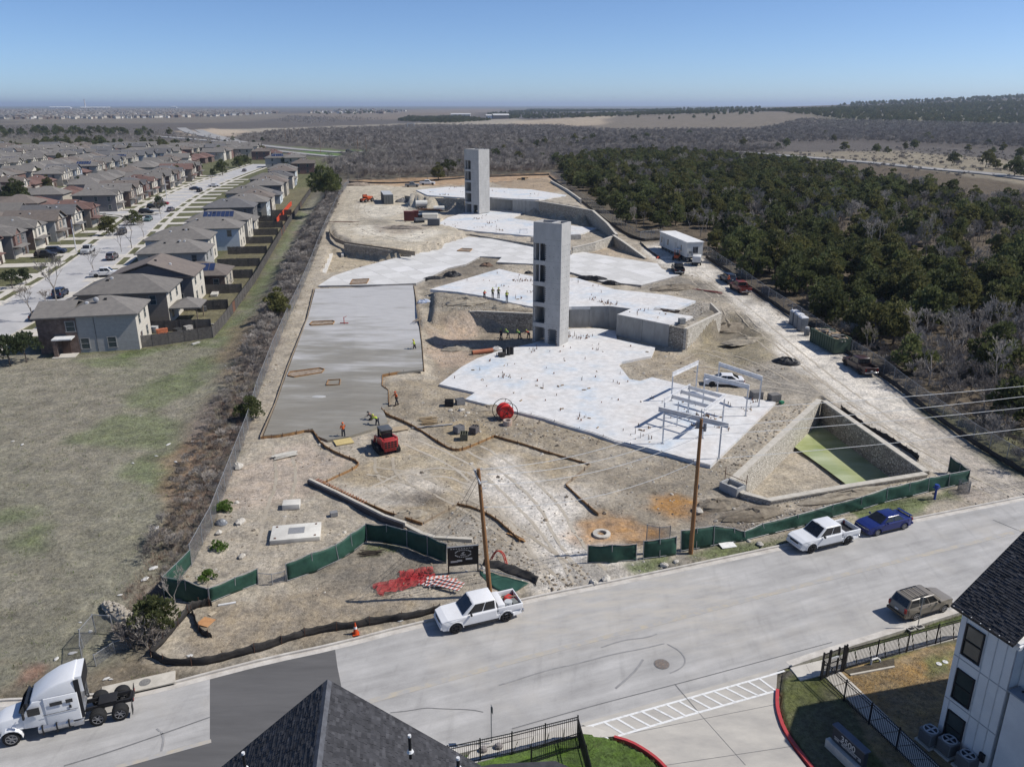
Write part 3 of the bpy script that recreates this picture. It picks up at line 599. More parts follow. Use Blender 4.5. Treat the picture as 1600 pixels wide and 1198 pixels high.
# front slab (under the near tower)
t,pts=slab('foundation_slab','large white foundation slab in front, under the nearer concrete tower and white steel frames',front_px,.5,z=.3); stubs(t,pts,250,1); SLAB1=t
t,pts=slab('foundation_slab','white foundation slab of the middle terrace where four workers stand at the edge',mid_px,.5,z=3.55); stubs(t,pts,140,2)
t,pts=slab('foundation_slab','white foundation slab at the foot of the farther concrete tower',t2_px,.5); stubs(t,pts,90,3)
t,pts=slab('foundation_slab','topmost white foundation slab behind the farther concrete tower',b_px,.4,z=8.5); stubs(t,pts,50,4)
# the pale drive slab poured in a checker of squares
def clip_cells(t,pts,ang,step,mats,th,gap=.03,lift=0.,jit=.006):
    c=t.location; bm=bmesh.new(); vs=[bm.verts.new((p.x-c.x,p.y-c.y,p.z-c.z)) for p in pts]; f=bm.faces.new(vs)
    if f.normal.z<0: f.normal_flip()
    bmesh.ops.triangulate(bm,faces=bm.faces[:])
    co,si=math.cos(ang),math.sin(ang); lim=90
    for nx,ny in ((co,si),(-si,co)):
        k=-lim
        while k <= lim:
            bmesh.ops.bisect_plane(bm,geom=bm.verts[:]+bm.edges[:]+bm.faces[:],plane_co=(nx*k,ny*k,0),plane_no=(nx,ny,0),dist=1e-5); k += step
    cells={}
    for f in bm.faces:
        m=f.calc_center_median(); key=(math.floor((m.x*co+m.y*si)/step),math.floor((-m.x*si+m.y*co)/step)); cells.setdefault(key,[]).append(f)
    for key,fs in cells.items():
        mb=MB(); cx=sum((f.calc_center_median()*f.calc_area() for f in fs),Vector())/max(sum(f.calc_area() for f in fs),1e-6); dz=random.uniform(-jit,jit)+lift
        if sum(f.calc_area() for f in fs)<.4: continue
        for f in fs:
            q=[v.co for v in f.verts]
            q=[Vector((cx.x+(v.x-cx.x)*(1-gap/step),cx.y+(v.y-cx.y)*(1-gap/step),v.z+dz)) for v in q]
            mb.prism([(v.x,v.y) for v in q],[v.z-th for v in q],[v.z for v in q])
        mb.obj('panel',mats[(key[0]+key[1]) % 2 if random.random()>.12 else random.randrange(len(mats))],t)
    bm.free()
MC=[mat('checker_pale',(.63,.62,.595),(.56,.55,.525),.5,.85,coords='World'),mat('checker_dark',(.56,.55,.525),(.51,.50,.475),.5,.85,coords='World'),mat('checker_light',(.66,.65,.63),(.61,.60,.58),.5,.85,coords='World')]
t,pts=slab('drive_slab','pale concrete drive poured in a checker of squares between the two towers',chk_px,.4,M_EDGE,lift=.14)
clip_cells(t,pts,rad(33),3.9,MC,.06,.04,.05)
# the freshly poured, still wet slab
def wet_material():
    m,N,L,b=node_mat('wet_concrete'); geo=N.new('ShaderNodeNewGeometry')
    def noise(sc,det,st=None,rot=0.):
        n=N.new('ShaderNodeTexNoise'); n.inputs['Scale'].default_value=sc; n.inputs['Detail'].default_value=det; n.inputs['Roughness'].default_value=.6
        mp=N.new('ShaderNodeMapping'); mp.inputs['Scale'].default_value=st or (1,1,1); mp.inputs['Rotation'].default_value=(0,0,rot); L.new(geo.outputs['Position'],mp.inputs[0]); L.new(mp.outputs[0],n.inputs['Vector']); return n.outputs['Fac']
    sp=N.new('ShaderNodeSeparateXYZ'); L.new(geo.outputs['Position'],sp.inputs[0])
    # it dries from the far end: the far half is paler and patchy, the last pour is dark
    dr=N.new('ShaderNodeMapRange'); dr.inputs[1].default_value=86; dr.inputs[2].default_value=128; L.new(sp.outputs[1],dr.inputs[0])
    n1=noise(.22,4,(.35,1.5,1),-.1); pr=N.new('ShaderNodeMath'); pr.operation='MULTIPLY_ADD'; L.new(n1,pr.inputs[0]); pr.inputs[1].default_value=2.3
    ad=N.new('ShaderNodeMath'); ad.operation='MULTIPLY_ADD'; L.new(dr.outputs[0],ad.inputs[0]); ad.inputs[1].default_value=.75; ad.inputs[2].default_value=-1.08; L.new(ad.outputs[0],pr.inputs[2])
    r=N.new('ShaderNodeValToRGB'); e=r.color_ramp.elements; e[0].position=.0; e[0].color=(.225,.208,.172,1); e[1].position=.75; e[1].color=(.44,.43,.415,1); x=e.new(.3); x.color=(.265,.25,.215,1)
    L.new(pr.outputs[0],r.inputs[0]); hs=N.new('ShaderNodeHueSaturation'); L.new(r.outputs[0],hs.inputs['Color']); mr=N.new('ShaderNodeMapRange'); mr.inputs[1].default_value=.3; mr.inputs[2].default_value=.7; mr.inputs[3].default_value=.9; mr.inputs[4].default_value=1.1; L.new(noise(.9,7,(.5,2,1),-.1),mr.inputs[0]); L.new(mr.outputs[0],hs.inputs['Value']); L.new(hs.outputs[0],b.inputs['Base Color'])
    b.inputs['Roughness'].default_value=.5; b.inputs['Specular IOR Level'].default_value=.25; return m
t,pts=slab('wet_slab','freshly poured grey slab, still dark and wet at its near end, along the left fence',wet_px,.3,wet_material(),lift=.2); WET=t
# holes left in the pour (planting pits) and the boards round it
def pit(px,label):
    pts=[onsite(a,b,.215) for a,b in px]; c=sum(pts,Vector())/len(pts); t=thing('planter_pit',label,'pit',(c.x,c.y,c.z))
    mb=MB(); mb.prism([(p.x-c.x,p.y-c.y) for p in pts],[p.z-c.z-.1 for p in pts],[p.z-c.z for p in pts]); mb.obj('soil',mat('pit_soil',(.33,.27,.21),(.17,.13,.10),2.5,.95,coords='World'),t)
    L_=pts+[pts[0]]; mb=MB()
    for a,b in zip(L_[:-1],L_[1:]): mb.bar(a-c+Vector((0,0,.05)),b-c+Vector((0,0,.05)),.06,.2)
    mb.obj('form_board',M_WOOD,t); return t
pit([(484,509),(488,505),(520,503.5),(523,505),(520,509),(487,511)],'narrow boarded pit near the top of the wet slab')
pit([(450,590),(453,584),(500,578),(507,580),(503,585),(460,592)],'long rounded pit at the left edge of the wet slab')
pit([(510,605),(513,597),(532,596),(531,604)],'small square pit in the middle of the wet slab')
pit([(547,446),(551,439),(577,438),(573,445)],'open pit where the wet slab meets the pale checkered drive')
pit([(714,394),(722,390),(738,391),(734,395)],'small pit with an orange riser in the checkered drive')
mb=MB(); mb.tube((0,0,0),(0,0,1.1),.06,.06,8).box((0,0,.15),(1.3,.12,.12)).bar((0,0,1.0),(.45,0,1.25),.07,.07)
tl=thing('power_trowel_stand','red riser stand in the middle of the wet slab','stand',on(538,508,.2)); mb.obj('stand_frame',mat('red_paint',(.55,.06,.04),rough=.5),tl)
mb=MB(); mb.sphere((0,0,0),(.9,.5,.05),12,4,-.2); tag(mb.obj('water_puddle',mat('pale_slurry',(.5,.49,.46),rough=.3),None,on(499,622,.21)),'pale puddle of slurry on the wet slab','puddle')
def boards(label,px,h=.28,th=.05,stakes=True,m=M_WOOD,name='formwork',lift=0.0,sm=1,step=2.4,grp=None):
    """a run of form boards on edge: each board and each stake its own piece"""
    pts=[on(a,b,lift) for a,b in px]; pts=smoothp(pts,sm) if sm else pts
    c=pts[len(pts) // 2].copy(); t=thing(name,label,'formwork',c,0,grp); q=resample(pts,step); sk=MB().box((0,0,.12),(.05,.05,.62)).mesh('stake',M_STEEL)
    for a,b in zip(q[:-1],q[1:]):
        a2,b2=a.lerp(b,.004),a.lerp(b,.996); z=Vector((0,0,h/2-.06+random.uniform(-.015,.015)))
        MB().bar(a2-c+z,b2-c+z,th,h).obj('board',m,t)
        if stakes: inst('stake',sk,t,a.lerp(b,.5)-c+Vector((random.uniform(-.06,.06),-.09,.05)),(random.uniform(-.06,.06),random.uniform(-.06,.06),0))
    return t
boards('curving brown form boards from the front of the wet slab to the trench',[(408,686),(440,683),(487,673),(495,683),(503,696),(530,712),(562,723),(556,733),(505,757)],.34)
boards('brown form boards along the far side of the trench',[(505,757),(545,776),(600,800),(660,820)],.3,sm=0)
boards('pale board run from the trench corner up to the guy wires',[(662,818),(690,803),(714,790)],.26,m=M_OLDW,sm=0)
boards('short brown curved form boards behind the nearer utility pole',[(714,789),(745,796),(775,812),(795,830),(812,846)],.3)
boards('long winding brown form boards in front of the large white slab',[(596,640),(606,650),(630,659),(658,674),(685,692),(705,704),(722,704),(748,694),(772,683)],.32)
boards('straight brown form boards running right from the winding boards',[(772,683),(820,697),(870,713),(922,728)],.34,sm=0)
boards('pale plywood form boards turning back near the overhead wires',[(922,728),(903,743),(884,759)],.34,m=M_OLDW,sm=0)
boards('dark brown form boards ending beside the round manhole',[(884,760),(905,780),(935,806)],.34,sm=0)
boards('pale form boards along the left edge of the wet slab',[(407,687),(430,634),(450,575),(480,500),(491,452)],.42,.07,False,M_OLDW,sm=0,step=4)
boards('pale form boards along the right edge of the wet slab',[(663,581),(660,540),(654,495),(647,447)],.36,.07,False,M_OLDW,sm=0,step=4)
boards('brown form boards round the notch in the wet slab',[(608,634),(607,612),(597,605),(598,588),(620,584),(663,580)],.36,sm=0)
boards('dark form boards under the front edge of the large white slab',[(811,646),(848,655),(885,667),(925,678),(960,691),(1010,703),(1110,730)],.34,.06,True,mat('dark_lumber',(.12,.09,.07),(.07,.055,.045),3),sm=0,step=3)
# ================================================================ WALLS
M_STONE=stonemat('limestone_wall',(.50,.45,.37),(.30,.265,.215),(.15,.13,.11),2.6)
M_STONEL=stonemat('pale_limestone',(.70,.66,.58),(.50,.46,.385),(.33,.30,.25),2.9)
M_CONC=mat('wall_concrete',(.36,.355,.335),(.27,.265,.25),.8,.9,.1,coords='World',stretch=(1.4,1.4,.5))
M_CAP=mat('wall_cap',(.55,.51,.44),(.42,.39,.33),1.5,.9,coords='World')
def wall(label,px,ztop,zbot,th,m,cap=None,panel=None,name='retaining_wall',sign=1):
    """px: points of the top front edge; ztop / zbot numbers or lists"""
    n=len(px); zt=ztop if hasattr(ztop,'__len__') else [ztop]*n; zb=zbot if hasattr(zbot,'__len__') else [zbot]*n
    F_=[at(px[i][0],px[i][1],zt[i]) for i in range(n)]; B_=offs(F_,th*sign); c=F_[0].copy(); t=thing(name,label,'wall',c)
    for i in range(n-1):
        q=[F_[i],F_[i+1],B_[i+1],B_[i]]; ln=(F_[i+1]-F_[i]).length; k=max(1,int(ln/panel)) if panel else 1
        for j in range(k):
            a,b=j/k+(.003 if panel else 0),(j+1)/k-(.003 if panel else 0)
            qq=[q[0].lerp(q[1],a),q[0].lerp(q[1],b),q[3].lerp(q[2],b),q[3].lerp(q[2],a)]
            za,zb_=zb[i]+(zb[i+1]-zb[i])*a,zb[i]+(zb[i+1]-zb[i])*b
            MB().prism([(p.x-c.x,p.y-c.y) for p in qq],[za-c.z,zb_-c.z,zb_-c.z,za-c.z],[p.z-c.z for p in qq]).obj('wall_panel' if panel else 'wall_face',m,t)
        if cap:
            e=(q[1]-q[0]).normalized()*.0; cc=Vector((0,0,.07)); w2=(q[3]-q[0]).normalized()*.06
            MB().prism([((p+s_*w2).x-c.x,(p+s_*w2).y-c.y) for p,s_ in ((q[0],-1),(q[1],-1),(q[2],1),(q[3],1))],[p.z-c.z+.002 for p in q],[p.z-c.z+.14 for p in q]).obj('coping',cap,t)
    return t
wall('rough stone retaining wall with a pale top, left of the nearer tower',[(672,493),(745,487),(834,491)],[2.0,3.2,3.2],-.6,.35,M_STONE,M_CAP)
wall('grey concrete retaining wall right behind the nearer tower',[(890,479.5),(952,478.5),(987,483)],3.5,-.4,.3,M_CONC,None,3.2)
wall('short grey concrete wall turning towards the block with the white top',[(987,482.6),(964,491)],3.49,-.4,.3,M_CONC,None,None)
wall('long grey concrete retaining wall under the square white slab corner',[(964,491.4),(1046,508)],3.5,-.4,.3,M_CONC,None,3.4)
wall('rough stone corner wall beside the grey concrete retaining wall',[(1046,508.4),(1073,515)],3.4,-.5,.4,M_STONE)
wall('pale stone wall climbing right from the stone corner to the dirt bank',[(1073,515),(1128,489)],[3.4,3.3],-.2,.4,M_STONEL,M_CAP)
wall('thin pale concrete strip on the bank behind the pale stone wall',[(1128,489),(1112,473)],[3.3,2.9],1.5,.3,M_CAP)
wall('grey concrete retaining wall right of the farther tower',[(760,309),(800,310),(801,312),(842,315)],8.3,4.0,.4,M_CONC,None,4)
wall('long rough stone retaining wall sweeping right behind the towers',[(842,315),(885,322),(925,329.5),(947,349),(957,361),(962,367)],[8.3,8.3,8.0,6.6,5.6,5.2],3.4,.5,M_STONE,M_CAP)
wall('rough stone retaining wall left of the farther tower',[(632,306),(665,309),(725,311.5)],[6.6,8.0,8.2],4.0,.5,M_STONE)
wall('low stone kerb wall at the back of the top slab beside the fence',[(860,282),(885,296),(906,311)],9.0,7.4,.5,M_CAP)
wall('pale stone wall behind the nearer tower, facing the checkered drive',[(895,388),(930,380),(958,370)],[4.6,5.2,5.6],2.6,.5,M_STONEL,M_CAP)
wall('sloping stone wing wall running down towards the office trailer',[(957,368),(975,380),(1008,404)],[5.8,5.2,3.2],2.4,.5,M_STONE,M_CAP)
wall('stone wall holding up the curved edge of the upper yard',[(537,381),(575,386),(605,390.5),(642,396)],[4.9,4.9,4.8,4.2],1.9,.4,M_STONE)
wall('brown timber edging round the curve of the upper yard',[(514,356),(516,364),(524,372),(540,378),(590,385),(648,393)],5.1,4.2,.12,M_OLDW)
wall('white strip footing along the left of the sunken lot',[(500,430),(519,383)],[2.7,2.8],1.8,.9,mat('white_footing',(.66,.63,.57),None,1,coords='World'),sign=-1)
wall('short white stub wall at the corner of the sunken lot',[(533,398),(536,382)],2.9,1.8,.5,MATS['white_footing'],sign=-1)
wall('low rock edge between the pale drive and the slab of the farther tower',[(660,371),(735,366),(830,381),(892,392)],4.3,2.8,.4,M_STONE)
wall('white low wall end beside the farther slab',[(830,371),(908,367)],4.9,3.6,.4,M_EDGE)
# the walled water basin
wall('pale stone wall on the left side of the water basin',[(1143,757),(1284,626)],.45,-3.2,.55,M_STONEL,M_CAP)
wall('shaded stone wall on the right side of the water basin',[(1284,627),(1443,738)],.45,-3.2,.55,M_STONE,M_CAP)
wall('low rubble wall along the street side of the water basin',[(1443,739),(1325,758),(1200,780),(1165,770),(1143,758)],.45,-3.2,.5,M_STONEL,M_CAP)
mw,N,L,b=node_mat('algae_water'); b.inputs['Roughness'].default_value=.12
geo=N.new('ShaderNodeNewGeometry'); nz=N.new('ShaderNodeTexNoise'); nz.inputs['Scale'].default_value=.35; nz.inputs['Detail'].default_value=7; mp=N.new('ShaderNodeMapping'); mp.inputs['Scale'].default_value=(.5,1.6,1); mp.inputs['Rotation'].default_value=(0,0,.9); L.new(geo.outputs['Position'],mp.inputs[0]); L.new(mp.outputs[0],nz.inputs['Vector'])
r=N.new('ShaderNodeValToRGB'); e=r.color_ramp.elements; e[0].position=.32; e[0].color=(.27,.31,.12,1); e[1].position=.68; e[1].color=(.44,.47,.27,1); L.new(nz.outputs['Fac'],r.inputs[0]); L.new(r.outputs[0],b.inputs['Base Color'])
sheet('basin_water',ats([(1279,655),(1270,664),(1240,697),(1262,712),(1290,732),(1322,756),(1400,748),(1340,705)],-2.42),mw)
# ================================================================ FOREGROUND BUILDINGS
M_SHGL=[mat('shingle_%s' % n,c,tuple(k*.62 for k in c),2.2,.9,.3,coords='World',bsc=40) for n,c in (('dark',(.046,.046,.051)),('mid',(.060,.060,.066)),('pale',(.078,.078,.085)))]
M_SHGB=mat('roof_felt',(.035,.035,.038),None,2,.95)
M_RIDGE=mat('ridge_cap',(.12,.125,.14),(.07,.072,.08),2,.9,coords='World')
M_WSIDE=mat('white_siding',(.74,.74,.72),(.66,.66,.65),.8,.7,.02)
M_BLACKM=mat('black_metal',(.018,.018,.02),None,5,.5)
M_GLASS=mat('window_glass',(.03,.042,.04),(.055,.065,.06),.8,.08,spec=.6)
M_TRIM=mat('white_trim',(.72,.72,.71),None,2,.6)
def sortd(lst): return sorted(lst,key=lambda q:-q[0])
def shingle_plane(t,o,du,dv,nu,nv,seed,w_=.30,h_=.145,split=None,part_lim=150,vis=None):
    """laminated shingles over a roof plane: o corner at the eave, du unit along the eave, dv unit up the slope"""
    R=random.Random(seed); n=du.cross(dv).normalized(); pieces=[]; mes={}
    if n.z<0: n=-n
    rest=[MB(),MB(),MB()]
    def verts(w2,th):
        return [Vector((0,0,0)),du*w2,du*w2+dv*h_*1.25,dv*h_*1.25],th
    for j in range(nv):
        u=-R.random()*w_
        while u<nu*w_:
            w2=R.choice((.15,.2,.24,.3)); a=max(u,0); b=min(u+w2-.006,nu*w_)
            if b-a>.05:
                th=R.choice((.016,.026,.036)); p=o+du*a+dv*(j*h_); lift=n*(.012+th)
                q=[p+lift,p+du*(b-a)+lift,p+du*(b-a)+dv*h_*1.2+n*.012,p+dv*h_*1.2+n*.012]
                pieces.append((q,n*th,R.choice((0,0,1,1,1,2)),(b-a)))
            u += w2
    # the ones seen largest become parts, the rest one mesh per tone
    def dist(q): c=(q[0]+q[2])/2+t.location; return (c-Vector((0,0,CAM_H))).length
    inview=[]
    for i,pc in enumerate(pieces):
        c=(pc[0][0]+pc[0][2])/2+t.location; f=c.y*cP-(c.z-CAM_H)*sP; uu=c.y*sP+(c.z-CAM_H)*cP
        X,Y=800+FPX*c.x/f,599-FPX*uu/f
        if -5<X<1605 and 0<Y<1202: inview.append((dist(pc[0]),i))
    own=set(i for _,i in sorted(inview)[:part_lim])
    for i,(q,th,k,wd) in enumerate(pieces):
        vs=[p-th for p in q[:2]]+[q[2],q[3]]; f=[(0,1,2,3),(4,5,1,0),(5,2,1),(4,0,3)]
        V_=[q[0],q[1],q[2],q[3],q[0]-th,q[1]-th]
        if i in own: MB().add(V_,f).obj('shingle',M_SHGL[k],t)
        else: rest[k].add(V_,f)
    for k in range(3):
        if rest[k].v: tag(rest[k].obj('shingle_field',M_SHGL[k],t),kind='stuff')
def gable_roof(t,apex,rdir,half,m,length,seed,lim,both=True,eave_gutter=True):
    """apex: ridge end at the road gable (local), rdir: ridge direction away from the road, m pitch"""
    sd_=Vector((rdir.y,-rdir.x,0)); sl=math.hypot(half,half*m)
    for sg,k in ((1,lim),(-1,lim)):
        if not both and sg>0: continue
        down=Vector((sd_.x*sg*half,sd_.y*sg*half,-half*m)).normalized()
        e0=apex+down*sl
        MB().add([apex,apex+rdir*length,e0+rdir*length,e0]+[p-Vector((0,0,.14)) for p in (apex,apex+rdir*length,e0+rdir*length,e0)],[(0,1,2,3),(7,6,5,4),(0,3,7,4),(1,5,6,2),(3,2,6,7),(0,4,5,1)]).obj('roof_deck',M_SHGB,t)
        shingle_plane(t,e0,rdir,-down,int(length/.30),int(sl/.145),seed+sg,part_lim=k)
        z=Vector((0,0,-.1)); MB().bar(apex+z,e0+z,.05,.2).obj('rake_trim',M_SHGB,t)
    for j in range(int(length/.28)):
        p=apex+rdir*(j*.28)+Vector((0,0,.035)); s1=sd_*.16-Vector((0,0,.16*m))
        s2=-sd_*.16-Vector((0,0,.16*m)); e=rdir*.31; zz=Vector((0,0,.012)); MB().add([p+zz,p+e,p+s1+zz,p+s1+e,p+s2+zz,p+s2+e],[(0,2,3,1),(0,1,5,4),(0,4,2)]).obj('ridge_shingle',M_RIDGE,t)
def vent_pipe(t,p,h=.55,r=.05):
    mb=MB(); mb.tube(p-Vector((0,0,.3)),p+Vector((0,0,h)),r,r,10); o=mb.obj('vent_pipe',M_BLACKM,t)
    MB().tube((p.x,p.y,p.z+h-.03),(p.x,p.y,p.z+h+.05),r*1.04,r*1.04,10).obj('pipe_cap',M_TRIM,o); MB().tube((p.x,p.y,p.z-.05),(p.x,p.y,p.z+.03),.11,.07,10).obj('flashing',M_TRIM,o)
def px_plane(px,py,P0,n):
    """where the sight line of a photo point meets a plane"""
    dx,u=(px-800)/FPX,-(py-599)/FPX; d=Vector((dx,cP+u*sP,-sP+u*cP)); o=Vector((0,0,CAM_H)); return o+d*((P0-o).dot(n)/d.dot(n))
def left_building():
    ap=at(512,1062,12.5); t=thing('apartment_building','apartment building at the bottom left whose dark shingled gable roof hides part of the street','building',(ap.x,ap.y,0))
    loc=Vector((ap.x,ap.y,0)); A=Vector((0,0,12.5)); rd=Vector((math.cos(rad(-82.5)),math.sin(rad(-82.5)),0)); half=7.6; m=.85
    gable_roof(t,A,rd,half,m,13.5,11,150)
    sd_=Vector((rd.y,-rd.x,0)); zr=12.5-half*m
    q=[rd*.5+sd_*(half-.5),rd*.5-sd_*(half-.5),rd*13-sd_*(half-.5),rd*13+sd_*(half-.5)]
    mb=MB(); mb.prism([(p.x,p.y) for p in q],0,zr-.05); mb.obj('wall',M_WSIDE,t)
    g=rd*.5; MB().add([g+sd_*(half-.5)+Vector((0,0,zr-.1)),g-sd_*(half-.5)+Vector((0,0,zr-.1)),g+Vector((0,0,12.0)),g*1.3+sd_*(half-.5)+Vector((0,0,zr-.1)),g*1.3-sd_*(half-.5)+Vector((0,0,zr-.1)),g*1.3+Vector((0,0,12.0))],[(0,1,2),(5,4,3),(0,2,5,3),(1,4,5,2)]).obj('gable_wall',M_WSIDE,t)
    for sg,(x,y) in ((-1,(641,1172)),(1,(383,1198))):
        dn=Vector((sd_.x*-sg,sd_.y*-sg,-m)); nn=rd.cross(dn).normalized(); p=px_plane(x,y,A+loc,nn)-loc; vent_pipe(t,p)
    vent_pipe(t,px_plane(716,1198,A+loc,rd.cross(Vector((sd_.x,sd_.y,-m))).normalized())-loc,.3)
    # low porch roof to the right
    pts=ats([(742,1199),(770,1193),(868,1188),(890,1198),(905,1225),(760,1240)],3.6); mb=MB(); mb.prism([(p.x-loc.x,p.y-loc.y) for p in pts],3.35,3.6); mb.obj('porch_roof',M_SHGL[1],t)
    pts=[p+(sum(pts,Vector())/6-p)*.12 for p in pts]; mb=MB(); mb.prism([(p.x-loc.x,p.y-loc.y) for p in pts],0,3.34); mb.obj('porch_wall',M_WSIDE,t)
left_building()
def window_unit(t,p,du,n,wd,ht,me={}):
    """black framed double-hung window: frame > two panes, a meeting rail, a sill"""
    up=Vector((0,0,1)); M_=Matrix((du,up,n)).transposed().to_4x4(); M_.translation=p
    f=MB()
    for x in (-1,1): f.box((x*wd/2,0,.03),(.07,ht+.07,.1))
    for y in (-1,0,1): f.box((0,y*ht/2,.03 if y else .04),(wd+.069,.07 if y else .06,.099))
    o=f.obj('window',M_BLACKM,t); o.matrix_local=M_
    MB().box((0,ht/4,.02),(wd-.06,ht/2-.05,.02)).obj('pane',M_GLASS,o); MB().box((0,-ht/4,.0),(wd-.06,ht/2-.05,.02)).obj('pane',M_GLASS,o)
    MB().box((0,-ht/2-.07,.05),(wd+.2,.06,.12)).obj('sill',M_TRIM,o); return o
def right_building():
    ex,ey=RU,Vector((RV.x,RV.y,0)); ea=at(1487,945,8.7); t=thing('apartment_building','white three storey apartment building with black framed windows at the lower right corner','building',(ea.x,ea.y,0)); loc=Vector((ea.x,ea.y,0))
    s=-ey                     # away from the road
    half=8.0; m=.80; A=ex*half+Vector((0,0,8.7+half*m)); 
    gable_roof(t,A,s,half,m,3.62,21,150)
    L2=18.0
    # the roof beyond the step, lower
    base=ex*.5+s*.45
    W=lambda u,v,z: ex*u+s*v+Vector((0,0,z))
    # main wall block under the eave and its gable
    q=[W(.42,.4,0),W(15.6,.4,0),W(15.6,3.6,0),W(.42,3.6,0)]; mb=MB(); mb.prism([(p.x,p.y) for p in q],0,8.62); mb.obj('wall',M_WSIDE,t)
    mb=MB(); mb.add([W(.42,.4,8.62),W(15.6,.4,8.62),W(8,.4,14.7),W(.42,.65,8.62),W(15.6,.65,8.62),W(8,.65,14.7)],[(0,1,2),(5,4,3),(0,2,5,3),(1,4,5,2)]); mb.obj('gable_wall',M_WSIDE,t)
    # southern wing: set in above, standing out below, with a metal ledge between
    q=[W(1.1,3.62,0),W(14,3.62,0),W(14,16,0),W(1.1,16,0)]; mb=MB(); mb.prism([(p.x,p.y) for p in q],0,8.9); mb.obj('wing_wall',M_WSIDE,t)
    q=[W(.36,3.8,0),W(1.08,3.8,0),W(1.08,16,0),W(.36,16,0)]; mb=MB(); mb.prism([(p.x,p.y) for p in q],0,5.9); mb.obj('wing_base',mat('white_brick',(.70,.70,.69),(.62,.62,.62),1.2,.8,.1),t)
    mb=MB(); mb.bar(W(.66,3.72,5.96),W(.66,16,5.96),.86,.09); mb.obj('ledge',mat('grey_flashing',(.30,.33,.37),None,2,.5),t)
    q=[W(.3,3.45,0),W(7,3.45,0),W(7,3.75,0),W(.3,3.75,0)]; mb=MB(); mb.prism([(p.x,p.y) for p in q],8.35,8.75); mb.obj('end_trim',M_TRIM,t)
    # battens and panel joints on the wall
    mj=mat('panel_joint',(.40,.40,.41),None,2,.8)
    for v in (.72,2.0,2.55,3.1):
        mb=MB(); mb.bar(W(.405,v,.2),W(.405,v,8.5),.03,.035); mb.obj('batten',mat('batten_white',(.66,.66,.655),None,2,.7),t)
    for z in (2.95,5.75):
        mb=MB(); mb.bar(W(.412,.42,z),W(.412,3.58,z),.025,.05); mb.obj('batten',mj,t)
    for v in np.arange(5,15,1.2):
        mb=MB(); mb.bar(W(1.09,v,6.1),W(1.09,v,8.8),.03,.035); mb.obj('batten',MATS['batten_white'],t)
    mb=MB(); mb.bar(W(1.088,3.8,7.6),W(1.088,16,7.6),.025,.05); mb.obj('batten',mj,t)
    for z in (7.05,4.2,1.45): window_unit(t,W(.40,1.35,z),s,-ex,1.02,1.85)
    window_unit(t,W(1.08,7.0,7.4),s,-ex,.95,1.6); window_unit(t,W(.34,6.1,3.4),s,-ex,1.15,1.8); window_unit(t,W(.34,6.1,.9),s,-ex,1.15,1.7)
    mb=MB(); mb.bar(W(.0,-.0,8.66),W(.0,3.6,8.66),.11,.12); g=mb.obj('gutter',M_BLACKM,t)
    for k in range(7): MB().box(tuple(W(-.02,.15+k*.54,8.74)),(.05,.05,.03)).obj('hanger',M_TRIM,g)
    mb=MB(); mb.path([W(.62,3.66,8.5),W(.95,4.45,8.1),W(.98,4.5,7.9),W(.98,4.5,6.2),W(.75,4.1,6.05)],.055,8); mb.obj('downpipe',M_BLACKM,t)
    mb=MB(); mb.tube(W(.2,3.8,8.6),W(.6,3.7,8.62),.06,.06,8); mb.obj('gutter_outlet',M_TRIM,t)
    mb=MB(); mb.bar(W(.40,3.6,.2),W(.40,3.6,8.4),.05,.05); mb.obj('corner_joint',mj,t)
    mb=MB(); mb.box(tuple(W(.32,3.2,1.2)),(.12,.3,.5),RD); mb.obj('meter_box',M_BLACKM,t)
    vent_pipe(t,W(5,2.2,8.7+5*m),.5)
    return loc,W
RB_LOC,RB_W=right_building()
def ac_unit(p,rz,label):
    t=thing('air_conditioner',label,'air conditioner',p,rz,'air conditioners along the white building'); 
    MB().box((0,0,.06),(1.0,1.0,.12)).obj('pad',M_WALK,t); MB().box((0,0,.54),(.82,.82,.82)).obj('cabinet',mat('ac_grey',(.22,.23,.23),(.15,.155,.16),20,.6),t,bevel=.05)
    b=MB()
    for k in range(14):
        for sg in (-1,1): b.box((sg*.412,-.36+k*.055,.54),(.012,.02,.72)).box((-.36+k*.055,sg*.412,.54),(.02,.012,.72))
    b.obj('fins',mat('ac_fin',(.12,.12,.125),None,2,.6),t)
    r=MB()
    for j in range(24):
        a,c=2*math.pi*j/24,2*math.pi*(j+1)/24; r.tube((.36*math.cos(a),.36*math.sin(a),.97),(.36*math.cos(c),.36*math.sin(c),.97),.035,.035,5,False)
    r.obj('top_ring',mat('ac_top',(.5,.52,.54),None,2,.5),t); MB().tube((0,0,.93),(0,0,.955),.34,.34,16).obj('fan_well',M_BLACKM,t)
    for k in range(4): MB().box((.16*math.cos(k*1.57),.16*math.sin(k*1.57),.97),(.3,.1,.012),k*1.57).obj('fan_blade',MATS['ac_top'],t)
for i,(px_,lb) in enumerate((((1450,1160),'air conditioner farthest out, standing at the corner of the white building'),((1479,1176),'air conditioner in the middle, under the lowest window of the white building'),((1508,1200),'air conditioner nearest the bottom edge, beside the black meter box'))):
    p=at(px_[0],px_[1],.1); ac_unit((p.x,p.y,.1),RD,lb)
